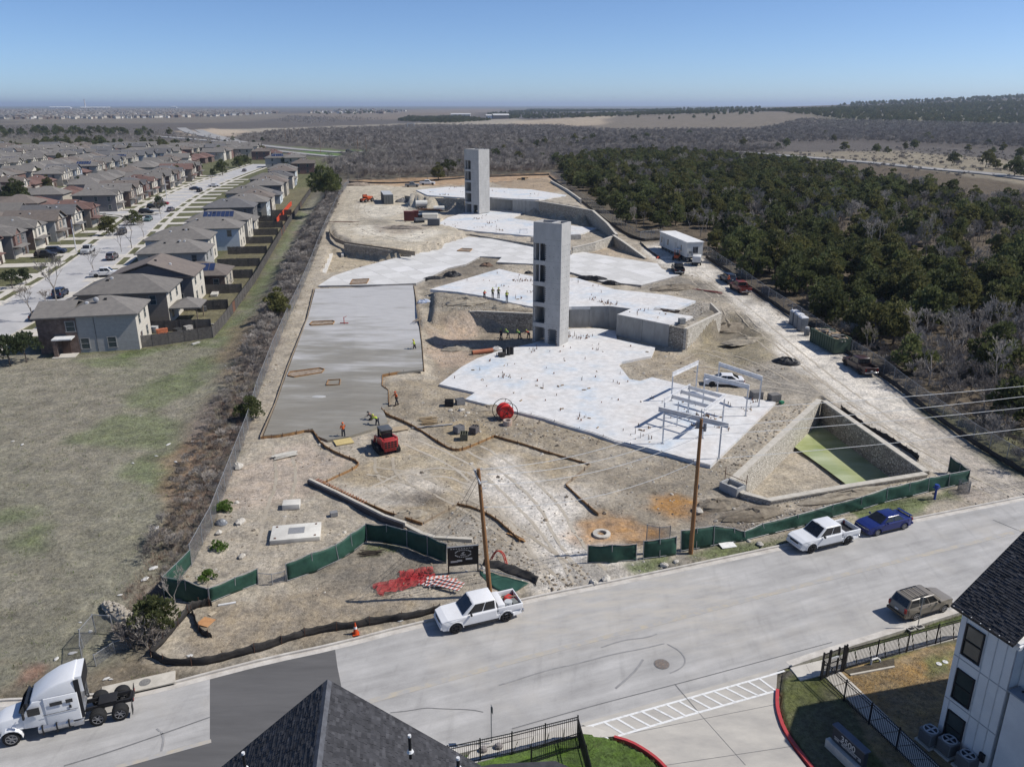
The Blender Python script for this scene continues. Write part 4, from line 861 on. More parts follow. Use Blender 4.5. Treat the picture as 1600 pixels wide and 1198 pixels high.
def picket_fence(label,pts,h=1.55,gap=.115,post=2.35,cat='fence',name='picket_fence',z=.1):
    c=Vector(pts[0]); t=thing(name,label,cat,(c.x,c.y,z)); pk=MB().box((0,0,h/2),(.022,.022,h)).mesh('picket',M_BLACKM); ps=MB().box((0,0,h/2+.04),(.065,.065,h+.08)).mesh('post',M_BLACKM)
    for a,b in zip(pts[:-1],pts[1:]):
        a,b=Vector((a[0],a[1],0))-Vector((c.x,c.y,0)),Vector((b[0],b[1],0))-Vector((c.x,c.y,0)); d=b-a; ang=math.atan2(d.y,d.x); L_=d.length
        for zz in (.14,h-.22,h-.04):
            MB().bar(a+Vector((0,0,zz)),b+Vector((0,0,zz)),.03,.04).obj('rail',M_BLACKM,t)
        n=max(1,round(L_/post))
        for k in range(n+1): inst('post',ps,t,a.lerp(b,k/n),(0,0,ang))
        k=1
        while k*gap<L_:
            inst('picket',pk,t,a.lerp(b,k*gap/L_),(0,0,ang)); k += 1
    return t
picket_fence('black metal picket fence along the sidewalk, ending at the white building',ats([(1320,1045),(1506,994)],.1))
picket_fence('long black metal picket fence running diagonally beside the inner path',ats([(1282,1061),(1400,1171),(1470,1240)],.1),1.5)
picket_fence('black metal picket fence at the bottom centre, turning a corner by the driveway',ats([(700,1200),(800,1178),(902,1152),(915,1200),(925,1240)],.1),1.5)
picket_fence('black metal fence leaf behind the bottom centre fence corner',ats([(905,1168),(830,1192)],.1),1.1)
def gate():
    a,b=at(1282,1061,.13),at(1314,1049,.13); c=a.copy(); t=thing('metal_gate','tall black metal walk gate standing across the inner path, with a pale lock box','gate',c); d=(b-a)
    pk=MB().box((0,0,.95),(.022,.022,1.9)).mesh('gate_picket',M_BLACKM)
    for f in (0,.3,.34,.74,1.0,1.12): MB().box((d.x*f,d.y*f,1.0),(.09,.09,2.0),RD).obj('gate_post',M_BLACKM,t)
    for zz in (.15,1.0,1.85): MB().bar((0,0,zz),(d.x*1.12,d.y*1.12,zz),.04,.05).obj('gate_rail',M_BLACKM,t)
    for k in range(1,22): f=k/20; inst('gate_picket',pk,t,(d.x*f,d.y*f,0),(0,0,RD))
    MB().box((d.x*.55,d.y*.55,1.35),(.62,.10,.12),RD).obj('lock_box',M_TRIM,t)
gate()
def monument_sign():
    p=at(1324,1187,.1); ang=rad(-67); t=thing('monument_sign','dark monument sign reading 3500 over small letters, on a pale plinth in the shade','sign',(p.x,p.y,.1),ang)
    MB().box((-.02,-.28,.28),(2.5,.3,.56)).obj('plinth',mat('sign_plinth',(.55,.53,.48),(.46,.44,.40),4,.9),t,bevel=.01); MB().box((0,0,.75),(2.2,.32,1.5)).obj('sign_panel',mat('sign_dark',(.045,.05,.06),None,3,.6),t); MB().box((0,.0,1.53),(2.35,.42,.07)).obj('sign_cap',mat('sign_cap',(.10,.12,.16),None,3,.5),t)
    ml=mat('sign_letter',(.7,.7,.68),None,2,.5)
    def text(s,size,x,z):
        cu=bpy.data.curves.new('txt','FONT'); cu.body=s; cu.size=size; cu.align_x='CENTER'; cu.extrude=.012; o=bpy.data.objects.new('txt',cu); C.objects.link(o); bpy.context.view_layer.update()
        me=bpy.data.meshes.new_from_object(o.evaluated_get(bpy.context.evaluated_depsgraph_get())); bpy.data.objects.remove(o); me.materials.clear(); me.materials.append(ml); return inst('lettering',me,t,(x,-.165,z),(math.pi/2,0,0))
    text('3500',.52,.0,.98); 
    R=random.Random(3)
    mb=MB(); mb.box((0,-.168,.92),(1.9,.012,.03)); mb.obj('rule',ml,t)
    x=-.9
    while x<.9:                     # the second line is too small to read: strokes of letter size
        if R.random()>.12:
            mb=MB(); mb.box((x,-.168,.80),(.02,.012,.12)).box((x+.035,-.168,.80+R.choice((-.05,0,.05))),(.06,.012,.02)).box((x+.06,-.168,.80),(.018,.012,.12)); mb.obj('lettering',ml,t)
        x += .105
monument_sign()
def sign_post(px,top,label,az,w_=.45,h_=.6,disc=False):
    p=at(px[0],px[1],.1); t=thing('street_sign',label,'street sign',p,az); MB().tube((0,0,0),(0,0,top),.03,.03,8).obj('pole',mat('galvanized',(.33,.34,.35),None,4,.5,metal=.3),t)
    mb=MB()
    if disc:
        mb.tube((.035,0,top-.3),(.045,0,top-.3),.38,.38,8)
    else: mb.box((.04,0,top-h_/2),(.012,w_,h_))
    mb.obj('sign_plate',mat('sign_back',(.20,.23,.24),None,3,.4,metal=.4),t)
sign_post((768,1159),2.5,'thin street sign seen edge-on on the grass strip at the bottom centre',RD,.3,.45); sign_post((1434,978),2.3,'street sign on a pole in front of the tan wagon',RD+1.2,.35,.5)
for i,(a,b) in enumerate(((1424,983),(1437,980))):
    p=at(a,b,.1); t=thing('meter_lid',('open grey meter lid on the grass, the one left of the sign pole','open grey meter lid on the grass, the one right at the sign pole')[i],'meter box',p,RD); MB().box((0,0,.04),(.55,.35,.08)).obj('frame',M_KERB,t); MB().box((0,0,.075),(.45,.25,.03)).obj('lid',M_BLACKM,t)
for i,(a,b) in enumerate(((755,1173),(779,1168))):
    p=at(a,b,.12); mb=MB(); mb.sphere((0,0,.16),(.26,.22,.2),9,5); o=mb.obj('landscape_rock',mat('river_rock',(.34,.31,.30),(.2,.18,.17),5,.8),None,(p.x,p.y,.08)); tag(o,('grey rounded rock on the grass left of the thin street sign','grey rounded rock on the grass right of the thin street sign')[i],'rock')
for i,(a,b) in enumerate(((1467,1037),(1477,1034))):
    p=at(a,b,.1); mb=MB(); mb.tube((0,0,0),(0,0,.04),.17,.17,14); tag(mb.obj('utility_cover',M_TRIM,None,p),('white round cover in the dry lawn, the one farther from the white building','white round cover in the dry lawn, the one closer to the white building')[i],'cover')
p=at(1368,1036,.1); t=thing('backflow_pipe','small white pipe assembly in the mulch bed inside the picket fence','pipe',p,RD); MB().path([Vector((-.4,0,0)),Vector((-.4,0,.4)),Vector((.1,0,.4)),Vector((.35,0,.15)),Vector((.35,0,0))],.06,8).obj('pipe',M_TRIM,t)
pts=ats([(1326,1052),(1397,1038),(1397,1043),(1330,1056)],.1); mb=MB(); mb.ribbon([Vector((q.x,q.y,.1)) for q in ats([(1328,1057),(1397,1044)])],.06,.06,-.05,.09); tag(mb.obj('edging',M_CAP),'pale edging strip round the mulch bed inside the picket fence','edging')
sheet('mulch_bed',[Vector((q.x,q.y,.135)) for q in ats([(1318,1050),(1397,1030),(1397,1044),(1328,1057)])],mat('mulch',(.10,.085,.06),(.05,.04,.03),5,.95,.5,coords='World'))
# ================================================================ UTILITY POLES AND WIRES
M_POLE=mat('pole_wood',(.30,.155,.065),(.20,.10,.045),2.5,.85,.2,stretch=(6,6,.4))
M_WIRE=mat('bright_wire',(.66,.66,.64),None,2,.5); M_DWIRE=mat('dark_wire',(.10,.10,.10),None,2,.5)
def pole(base,lean,h,label):
    t=thing('utility_pole',label,'utility pole',base); tp=Vector((lean[0],lean[1],h)); 
    n=8
    mb=MB()
    for k in range(n): mb.tube(tp*(k/n),tp*((k+1)/n),.19-.07*k/n,.19-.07*(k+1)/n,12,k in (0,n-1))
    mb.obj('mast',M_POLE,t,smooth=False); return t,Vector(base)+tp
P1,T1=pole(at(766,933),(-.72,-.15),10.4,'leaning brown utility pole standing behind the white pickup with the tool box'); P2,T2=pole(at(1079,866),(.02,.2),11.6,'brown utility pole standing in the green fence beside the white board')
b1=Vector(T1)-P1.location; b2=Vector(T2)-P2.location
e=RV*-.9+RU*-.05
t=P1; MB().bar(b1+Vector((-.28,.12,-.1)),b1+Vector((.12,-.18,-1.05)),.1,.12).obj('bracket',mat('pale_metal',(.62,.63,.64),None,3,.4,metal=.4),t)
for q in ((-.28,.12,-.15),(.1,-.16,-.95)): MB().tube(b1+Vector(q),b1+Vector(q)+Vector((.5,.2,0)),.05,.05,8).obj('insulator',mat('porcelain',(.45,.46,.46),None,3,.3),t)
for z in (-1.5,-3.0): MB().tube(b1*((10.4+z)/10.4)+Vector((.15,0,0)),b1*((10.4+z)/10.4)+Vector((.4,.1,0)),.05,.05,8).obj('insulator',MATS['porcelain'],t)
MB().tube(b2+Vector((-.02,0,-.1)),b2+Vector((-.03,0,.8)),.035,.035,8).obj('pole_top_pin',MATS['galvanized'],P2); MB().box(b2+Vector((-.26,-.05,-.45)),(.22,.2,.5)).obj('switch_box',mat('grey_box',(.24,.25,.27),None,3,.5),P2); MB().tube(b2+Vector((.32,0,-1.0)),b2+Vector((.32,0,-.35)),.12,.12,10).obj('transformer',MATS['grey_box'],P2); MB().box(b2+Vector((0,0,-.75)),(.9,.07,.08)).obj('crossarm',M_POLE,P2); MB().tube(b2*.5+Vector((.2,0,0)),b2*.5+Vector((.2,0,.35)),.07,.07,8).obj('meter',MATS['grey_box'],P2)
def wire(label,a,b,sag,r=.022,m=M_WIRE,name='power_line',grp=None):
    a,b=Vector(a),Vector(b); pts=[]
    for k in range(25):
        f=k/24; p=a.lerp(b,f); p.z -= sag*4*f*(1-f); pts.append(p)
    mb=MB(); c=a.copy(); mb.path([p-c for p in pts],r,5); tag(mb.obj(name,m,None,c),label,'power line',grp)
far=RU*62
wire('uppermost bright wire between the two utility poles',T1+Vector((.25,.3,-.15)),T2+Vector((-.03,0,.7)),.95); wire('second bright wire between the two utility poles, close under the uppermost',T1+Vector((.55,-.1,-.35)),T2+Vector((-.45,0,-.75)),.9); wire('third bright wire between the two utility poles',T1+Vector((.4,-.15,-1.1)),T2+Vector((.1,0,-1.35)),1.0); wire('lowest bright wire between the two utility poles',T1+Vector((.3,0,-2.9)),T2+Vector((.12,0,-3.4)),1.15)
P3=at(2060,700); P3.z=0
for i,(dz,ez,lb) in enumerate(((.7,11.6,'uppermost bright wire leaving the right utility pole'),(-.7,11.2,'second bright wire leaving the right utility pole'),(-1.35,9.6,'third bright wire leaving the right utility pole'),(-3.4,7.6,'lowest bright wire leaving the right utility pole'))): wire(lb,T2+Vector((.1,0,dz)),P3+Vector((0,0,ez)),.9)
for i,q in enumerate(((716,795),(722,797),(742,790))):
    wire(('guy wire of the leaning pole, leftmost one','guy wire of the leaning pole, running close beside the leftmost','guy wire of the leaning pole, shortest and lowest one')[i],T1+Vector((0,0,(-.3,-.8,-3.2)[i])),on(q[0],q[1]),0,.016,M_DWIRE,'guy_wire')
# ================================================================ SITE FENCES
M_GREEN=mat('green_screen',(.030,.085,.060),(.018,.055,.040),1.2,.6,.25,coords='World',bsc=6)
M_SILT=mat('silt_fabric',(.028,.027,.027),(.05,.045,.04),2,.8,.3,coords='World')
M_GALV=mat('galvanized',.34)
M_CHAIN=mat('chain_link',(.30,.31,.32),(.22,.22,.23),2,.5,metal=.3,alpha=.34)
def cloth(pts,tops,m,name,t,amp=.12,seg=.35,rows=6,thick=.02):
    """screen cloth hung along ground points: wavy, sagging between the posts"""
    c=t.location; mb=MB(); L_=0; col=[]
    P=[Vector(p)-c for p in pts]; Q=[Vector(p)-c for p in tops]
    for i in range(len(P)-1):
        d=P[i+1]-P[i]; n=max(3,int(d.length/seg)); nn=Vector((-d.y,d.x,0)).normalized()
        for k in range(n+(i==len(P)-2)):
            f=k/n; a,b=P[i].lerp(P[i+1],f),Q[i].lerp(Q[i+1],f); b=b-Vector((0,0,.10*math.sin(math.pi*f))); L_ += seg; cl=[]
            for j in range(rows+1):
                g=j/rows; w_=amp*(math.sin(L_*2.1+g*2)*.5+math.sin(L_*5.3-g*3)*.3+random.uniform(-.25,.25))*math.sin(math.pi*min(g+.15,1))
                cl.append(a.lerp(b,g)+nn*w_)
            col.append(cl)
    R_=rows+1; vs=[p for cl in col for p in cl]; fs=[]
    for i in range(len(col)-1):
        for j in range(rows): fs.append((i*R_+j,(i+1)*R_+j,(i+1)*R_+j+1,i*R_+j+1))
    mb.add(vs,fs); o=mb.obj(name,m,t,smooth=True); md=o.modifiers.new('thickness','SOLIDIFY'); md.thickness=thick; return o
def screen_fence(label,base_px,top_px,name='screen_fence',cat='fence',m=M_GREEN,rail=True,hmax=2.0):
    B_=[on(a,b,.03) for a,b in base_px]; T_=[]
    for p,(tx,ty) in zip(B_,top_px):
        # height of the post read off the sight line above its foot
        u=-(ty-599)/FPX; dx=(tx-800)/FPX; wy,wz=cP+u*sP,-sP+u*cP; s_=p.y/wy; T_.append(Vector((p.x*.5+dx*s_*.5,p.y,min(max(CAM_H+wz*s_,p.z+.5),p.z+hmax))))
    t=thing(name,label,cat,B_[0]); c=t.location
    cloth(B_,T_,m,'screen',t)
    for p,q in zip(B_,T_): MB().tube(p-c-Vector((0,0,.3)),q-c+Vector((0,0,.06)),.035,.035,8).obj('post',M_GALV,t)
    for i in range(len(B_)-1):
        if rail: MB().tube(T_[i]-c,T_[i+1]-c,.025,.025,6).obj('rail',M_GALV,t)
        MB().tube(B_[i]-c+Vector((0,0,.08)),B_[i+1]-c+Vector((0,0,.08)),.022,.022,6).obj('bottom_rail',M_GALV,t)
    return t
screen_fence('green screen fence at the left corner, sagging in the middle',[(257,934),(292,940),(326,943)],[(255,901),(291,906),(327,920)])
screen_fence('green screen fence section running right from the sagging corner',[(327,943),(368,926),(403,913)],[(328,919),(369,902),(404,888)])
screen_fence('green screen fence section ending in a bare post and curving up to the back corner',[(449,909),(490,895),(530,876),(552,862),(573,846)],[(446,881),(486,864),(520,851),(545,834),(571,819)])
screen_fence('dark green screen fence behind the black sign board',[(573,846),(605,849),(636,856),(668,869),(697,880)],[(572,818),(604,820),(636,828),(668,837),(700,850)])
screen_fence('green screen fence on the left corner return beside the brushy strip',[(257,933),(278,910),(299,884)],[(256,900),(277,880),(299,858)])
screen_fence('separate green screen panel at the left side of the site gate',[(918,880),(956,879),(994,876)],[(919,852),(956,851),(994,850)])
screen_fence('separate green screen panel left of the right utility pole',[(1005,874),(1031,871),(1056,867)],[(1005,845),(1030,842),(1056,838)])
screen_fence('long green screen fence along the street behind the white pickup and the blue sedan',[(1064,862),(1088,858),(1115,853),(1150,847),(1165,845),(1200,836),(1250,824),(1300,809),(1345,797),(1385,785),(1420,777),(1450,769),(1482,762),(1513,754)],[(1062,827),(1088,824),(1115,821),(1142,825),(1160,830),(1180,818),(1240,804),(1300,788),(1345,776),(1385,762),(1420,754),(1450,746),(1482,740),(1515,734)],hmax=1.9)
screen_fence('short green screen return at the right end of the street fence',[(1513,754),(1498,746),(1481,737)],[(1515,734),(1500,724),(1485,713)])
def silt(label,px,h=.65):
    P=[on(a,b,.02) for a,b in px]; P=smoothp(P,1); t=thing('silt_fence',label,'silt fence',P[0]); cloth(P,[p+Vector((random.uniform(-.1,.1),random.uniform(-.05,.12),h*random.uniform(.85,1.1))) for p in P],M_SILT,'fabric',t,.13,.3,3,.03); c=t.location
    for p in P[::2]: MB().bar(p-c-Vector((0,0,.2)),p-c+Vector((.02,0,h+.15)),.03,.03).obj('stake',M_STEEL,t)
silt('wavy black silt fence along the street kerb at the lower left',[(236,1028),(262,1040),(312,1041),(360,1030),(410,1017),(450,1003),(485,992),(540,984),(590,975),(640,968),(690,955)])
silt('black silt fence running up the bank to the green corner fence',[(236,1026),(262,998),(284,972),(297,955),(316,947),(331,947)],.7); silt('loose flap of black silt fence lying beside the orange board',[(299,958),(308,975),(312,992),(330,997)],.5)
silt('thin black silt fence beside the haul road, right of the water basin',[(1313,640),(1340,660),(1362,676),(1378,682),(1400,697),(1420,708),(1436,720)],.6)
silt('black silt fence at the foot of the right chain-link fence, upper part',[(858,276),(905,313),(960,356),(998,378),(1032,375)],.7)
silt('black silt fence at the foot of the right chain-link fence, lower part',[(1102,403),(1150,435),(1200,472),(1250,504),(1300,539),(1380,590),(1450,645),(1520,695),(1600,742),(1680,790)],.7)
silt('black silt fabric heap beside the inside of the upper right fence',[(1000,380),(1020,398),(1032,405)],.5)
silt('black silt fence closing the back edge of the site',[(545,286),(620,288),(700,281),(780,276),(858,274)],.7)
def chain_fence(label,px,h=1.9,post=3.0,lift=0.0):
    P=resample([on(a,b,lift) for a,b in px],post); t=thing('chain_link_fence',label,'fence',P[0]); c=t.location; ps=MB().tube((0,0,-.3),(0,0,h),.04,.04,6).mesh('post',M_GALV); up=Vector((0,0,h-.05))
    for i,p in enumerate(P):
        p.z=h1(p.x,p.y); inst('post',ps,t,p-c,(random.uniform(-.03,.03),random.uniform(-.03,.03),0))
    for a,b in zip(P[:-1],P[1:]):
        MB().tube(a-c+up,b-c+up,.025,.025,5).obj('top_rail',M_GALV,t); MB().add([a-c,b-c,b-c+up,a-c+up],[(0,1,2,3)]).obj('wire_mesh',M_CHAIN,t)
    return t
chain_fence('long grey chain-link fence between the brushy strip and the left edge of the site',[(300,883),(332,822),(362,742),(388,672),(404,617),(428,552),(450,500),(470,457),(488,413),(503,372),(517,340),(533,303),(545,287)])
chain_fence('chain-link fence along the woods, upper part above the office trailer',[(860,273),(905,309),(960,351),(1000,375),(1034,371)],2.0); chain_fence('chain-link fence along the woods beside the haul road',[(1063,376),(1105,400),(1150,430),(1200,467),(1250,499),(1300,534),(1380,584),(1450,639),(1520,689),(1600,737)],2.0)
chain_fence('low broken chain-link panel beside the white semi truck',[(130,1040),(130,1012),(150,988),(178,990)],1.5,2.5); chain_fence('fallen chain-link panel leaning in front of the bare bushes',[(150,1040),(180,1020),(205,1012)],.9,2.2)
chain_fence('open bare fence panel in the gap of the green screen fence',[(403,912),(426,914),(447,909)],1.0,2.4); chain_fence('bare wire panel behind the two separate green screen panels',[(1010,846),(1030,850),(1046,848)],1.6,2.4)
# ================================================================ VEHICLES
M_TYRE_=mat('tyre_rubber',(.022,.022,.022),None,4,.85); M_CGLASS=mat('car_glass',(.012,.014,.016),(.02,.022,.025),1,.06,spec=.6); M_CHROME=mat('chrome',(.55,.56,.57),None,2,.2,metal=.9)
M_LAMP=mat('lamp_glass',(.45,.45,.43),None,2,.15); M_TAIL=mat('tail_lamp',(.28,.02,.02),None,2,.2); M_DPLAS=mat('dark_plastic',(.03,.03,.032),None,4,.6)
def paint(name,c,rough=.28): return mat('paint_'+name,c,tuple(k*.93 for k in c),.8,rough,spec=.5)
def wheel_me(r,wd,rimc,dark):
    mb=MB(); n=16; prof=[(r*.62,wd*.5),(r*.93,wd*.5),(r,wd*.32),(r,-wd*.32),(r*.93,-wd*.5),(r*.62,-wd*.5)]; vs=[]; fs=[]
    for i in range(n):
        a=2*math.pi*i/n
        for q,y in prof: vs.append((q*math.cos(a),y,q*math.sin(a)))
    k=len(prof)
    for i in range(n):
        for j in range(k-1): fs.append((i*k+j,i*k+j+1,((i+1) % n)*k+j+1,((i+1) % n)*k+j))
    mb.add(vs,fs); tyre=mb.mesh('tyre',M_TYRE_,True); rm=MB()
    rm.tube((0,-wd*.42,0),(0,wd*.42,0),r*.2,r*.2,8)
    for i in range(6): a=2*math.pi*i/6; rm.bar((0,wd*.38,0),(r*.62*math.cos(a),wd*.40,r*.62*math.sin(a)),.07,.05); rm.bar((0,-wd*.38,0),(r*.62*math.cos(a),-wd*.40,r*.62*math.sin(a)),.07,.05)
    for i in range(14):
        a,b=2*math.pi*i/14,2*math.pi*(i+1)/14
        for s_ in (-1,1): rm.tube((r*.62*math.cos(a),s_*wd*.45,r*.62*math.sin(a)),(r*.62*math.cos(b),s_*wd*.45,r*.62*math.sin(b)),.025,.025,4,False)
    rm.tube((0,-.04,0),(0,.04,0),r*.62,r*.62,14); return tyre,rm.mesh('rim',dark if rimc is None else rimc)
def wheel(t,x,y,r,wd,me):
    o=inst('wheel',me[0],t,(x,y,r)); inst('rim',me[1],o); return o
def quadpanel(a,b,c,d,off,th=.012):
    """glass set just proud of a body face: a b c d corners, outward offset"""
    n=(b-a).cross(d-a).normalized(); return MB().add([p+n*off for p in (a,b,c,d)]+[p-n*th for p in (a,b,c,d)],[(0,1,2,3),(0,4,5,1),(1,5,6,2),(2,6,7,3),(3,7,4,0)])
KINDS={
 'pickup': dict(L=5.9,W=2.0,r=.44,ax=(1.95,-1.72),prof=[(2.93,.50),(2.97,.72),(2.90,1.02),(2.5,1.12),(1.32,1.19),(-1.08,1.22),(-1.08,.80),(-2.93,.80),(-2.95,.52)],belt=1.2,cab=((1.42,-1.06),(.62,-.98)),roof=1.93,wt=.80,bed=True,split=(.02,)),
 'sedan': dict(L=5.0,W=1.88,r=.35,ax=(1.5,-1.5),prof=[(2.42,.36),(2.48,.55),(2.38,.80),(1.9,.90),(1.0,.98),(-1.6,1.04),(-2.3,1.02),(-2.5,.86),(-2.48,.40)],belt=.99,cab=((1.15,-1.95),(.30,-1.0)),roof=1.46,wt=.66,bed=False,split=(-.3,)),
 'suv': dict(L=4.65,W=1.8,r=.37,ax=(1.42,-1.3),prof=[(2.28,.45),(2.34,.66),(2.24,.98),(1.8,1.05),(1.1,1.12),(-2.2,1.14),(-2.32,.8),(-2.3,.48)],belt=1.12,cab=((1.2,-2.2),(.42,-1.85)),roof=1.72,wt=.72,bed=False,split=(-.05,-1.05)),
}
def vehicle(kind,col,name,label,cat,loc,rz,group=None,rim=None,lower=None,sc=1.0,detail=True):
    k=KINDS[kind]; t=thing(name,label,cat,loc,rz,group); t.scale=(sc,sc,sc); W2=k['W']/2; r=k['r']; ar=r*1.18
    prof=list(k['prof']); zb=prof[0][1]-.12; low=[]
    for ax in sorted(k['ax']):       # along the underside with the two wheel arches
        low.append((ax-ar,zb))
        for j in range(1,8): a=math.pi-math.pi*j/8; low.append((ax+ar*math.cos(a),max(zb,r*.9+ar*math.sin(a)*1.0)))
        low.append((ax+ar,zb))
    poly=prof+[(prof[-1][0]+.05,zb)]+low+[(prof[0][0]-.1,zb)]
    bm=bmesh.new(); n=len(poly); xf=prof[0][0]
    def yw(x,z): 
        s=max(0,(abs(x)-xf*.84)/(xf*.16)); return W2*(1-.13*s*s)
    for s in (-1,1): [bm.verts.new((x,s*yw(x,z),z)) for x,z in poly]
    bm.verts.ensure_lookup_table(); A=bm.verts[:n]; B=bm.verts[n:]
    f1=bm.faces.new(A); f2=bm.faces.new(B[::-1])
    for i in range(n): bm.faces.new((A[i],B[i],B[(i+1) % n],A[(i+1) % n]))
    bmesh.ops.recalc_face_normals(bm,faces=bm.faces)
    es=[e for e in bm.edges if len(e.link_faces)==2 and (f1 in e.link_faces or f2 in e.link_faces) and min(v.co.z for v in e.verts)>.7]
    bmesh.ops.bevel(bm,geom=es,offset=.10,segments=3,affect='EDGES',profile=.5)
    bmesh.ops.triangulate(bm,faces=[f for f in bm.faces if len(f.verts)>4])
    me=bpy.data.meshes.new('body'); bm.to_mesh(me); bm.free(); me.materials.append(col); inst('body',me,t)
    (x0,x1),(x2,x3)=k['cab']; zb_,zr=k['belt']-.02,k['roof']; wb=W2*.945; wt=k['wt']
    bot=[Vector((x0,-wb*.93,zb_)),Vector((x0,wb*.93,zb_)),Vector((x1,wb*.95,zb_)),Vector((x1,-wb*.95,zb_))]; top=[Vector((x2,-wt,zr)),Vector((x2,wt,zr)),Vector((x3,wt,zr)),Vector((x3,-wt,zr))]
    MB().add(bot+top,[(4,5,6,7),(0,1,5,4),(1,2,6,5),(2,3,7,6),(3,0,4,7)]).obj('cabin',col,t,bevel=.10)
    def face(i,j,u0,u1,v0,v1):
        P=lambda u,v: bot[i].lerp(bot[j],u).lerp(top[i].lerp(top[j],u),v); return [P(u0,v0),P(u1,v0),P(u1,v1),P(u0,v1)]
    def face_out(q,name):
        c=sum(q,Vector())/4; n=(q[1]-q[0]).cross(q[3]-q[0]); ref=Vector((c.x-(x2+x3)/2,c.y*3,0))
        if n.dot(ref)<0: q=[q[1],q[0],q[3],q[2]]
        quadpanel(*q,.016).obj(name,M_CGLASS,t)
    face_out(face(0,1,.06,.94,.05,.93),'windscreen'); face_out(face(2,3,.08,.92,.12,.9),'rear_window')
    cuts=[.10]+[(x0-s)/(x0-x1) for s in k['split']]+[.96 if kind != 'sedan' else .88]
    for s in ((0,3),(1,2)):
        for a,b in zip(cuts[:-1],cuts[1:]):
            q=face(s[0],s[1],a+.015,b-.02,.12,.9)
            if a==cuts[0]: q[3]=q[3].lerp(q[2],.02); 
            face_out(q,'side_window')
    me=wheel_me(r,.26 if kind=='pickup' else .22,rim,M_DPLAS)
    for ax in k['ax']:
        for s in (-1,1): wheel(t,ax,s*(W2-.12),r,0,me)
        for s in (-1,1):
            mb=MB()
            for j in range(8):
                a,b=math.pi*j/8,math.pi*(j+1)/8; mb.bar((ax+(ar+.02)*math.cos(a),s*(W2+.01),r*.9+(ar+.02)*math.sin(a)),(ax+(ar+.02)*math.cos(b),s*(W2+.01),r*.9+(ar+.02)*math.sin(b)),.06,.05)
            mb.obj('arch_lip',col,t)
    for s in (-1,1): MB().box(((k['ax'][0]+k['ax'][1])/2,s*W2*.985,zb+.05),(k['ax'][0]-k['ax'][1]-2*ar,.05,.14)).obj('sill',M_DPLAS,t)
    MB().box((xf-.02,0,prof[0][1]-.03),(.14,W2*1.3,.1)).obj('lower_intake',M_DPLAS,t); MB().box(((x2+.06),0,zr-.0),(.03,.4,.03)).obj('roof_marker',M_DPLAS,t)
    xr=prof[-1][0]; zf=prof[2][1]
    for s in (-1,1):
        MB().box((xf-.06,s*W2*.66,zf-.16),(.14,.34,.17)).obj('headlight',M_LAMP,t,bevel=.02); MB().box((xr+.03,s*W2*.80,(.92 if kind != 'sedan' else .82)),(.1,.16,.34 if kind != 'sedan' else .2)).obj('tail_light',M_TAIL,t)
        MB().box((x0-.55,s*(W2+.1),k['belt']+.1),(.12,.2,.16)).obj('mirror',col if kind=='sedan' else M_DPLAS,t,bevel=.03)
        for cx in ([.1,-.85] if kind != 'suv' else [.05,-.8]): MB().box((cx-.25,s*(W2*.985),k['belt']-.14),(.16,.03,.035)).obj('door_handle',M_DPLAS,t)
        for cx in [x0-.45]+list(k['split'])+[x1+.1]: MB().box((cx,s*(W2*.972),(k['belt']+zb)/2+.12),(.012,.03,k['belt']-zb-.28)).obj('door_seam',M_DPLAS,t)
    MB().box((xf-.01,0,zf-.22),(.08,W2*.95,.26)).obj('grille',M_DPLAS if rim is None else M_CHROME,t,bevel=.02); MB().box((xf+.0,0,prof[0][1]+.04),(.16,W2*1.75,.2)).obj('front_bumper',lower or col,t,bevel=.04); MB().box((xr-.05,0,prof[0][1]+.06),(.16,W2*1.8,.18)).obj('rear_bumper',M_CHROME if kind=='pickup' else (lower or col),t,bevel=.03)
    MB().box((xr-.035,0,.78),(.03,.32,.14)).obj('number_plate',M_TRIM,t)
    if kind=='pickup':
        for s in (-1,1):
            MB().box((-2.02,s*(W2*.93),1.01),(1.86,.1,.43)).obj('bed_side',col,t,bevel=.03); MB().box((-1.2+1.2,s*(W2+.02),.42),(2.2,.14,.06)).obj('side_step',M_DPLAS,t)
        MB().box((-2.92,0,1.0),(.08,W2*1.84,.42)).obj('tailgate',col,t,bevel=.03); MB().box((-2.0,0,.815),(1.8,W2*1.72,.03)).obj('bed_liner',M_DPLAS,t)
    if kind=='suv' and rim is not None:
        for s in (-.58,.58): MB().bar((-.1,s,1.79),(-1.6,s,1.79),.04,.04).obj('roof_rail',M_DPLAS,t)
        for x in (-.2,-.65,-1.1,-1.55): MB().bar((x,-.58,1.8),(x,.58,1.8),.04,.03).obj('roof_bar',M_DPLAS,t)
    return t
LFT=RD+math.pi
def mid2(a,b): return (at(*a)+at(*b))/2
def park(kind,near_f,near_r,rz,z=0.008):
    """where a vehicle stands, from the feet of its two near wheels"""
    m=mid2(near_f,near_r); k=KINDS[kind]; off=(k['ax'][0]+k['ax'][1])/2; d=Vector((math.cos(rz),math.sin(rz),0)); away=Vector((-d.y,d.x,0))
    if away.y<0: away=-away
    p=m+away*(k['W']/2-.1)-d*off; p.z=z; return p
WHT=paint('white',(.76,.76,.76)); 
F1=vehicle('pickup',WHT,'pickup_truck','white crew cab pickup with a white tool box and red junk in its bed','pickup truck',park('pickup',(713,988),(790,971),LFT),LFT,None,None)
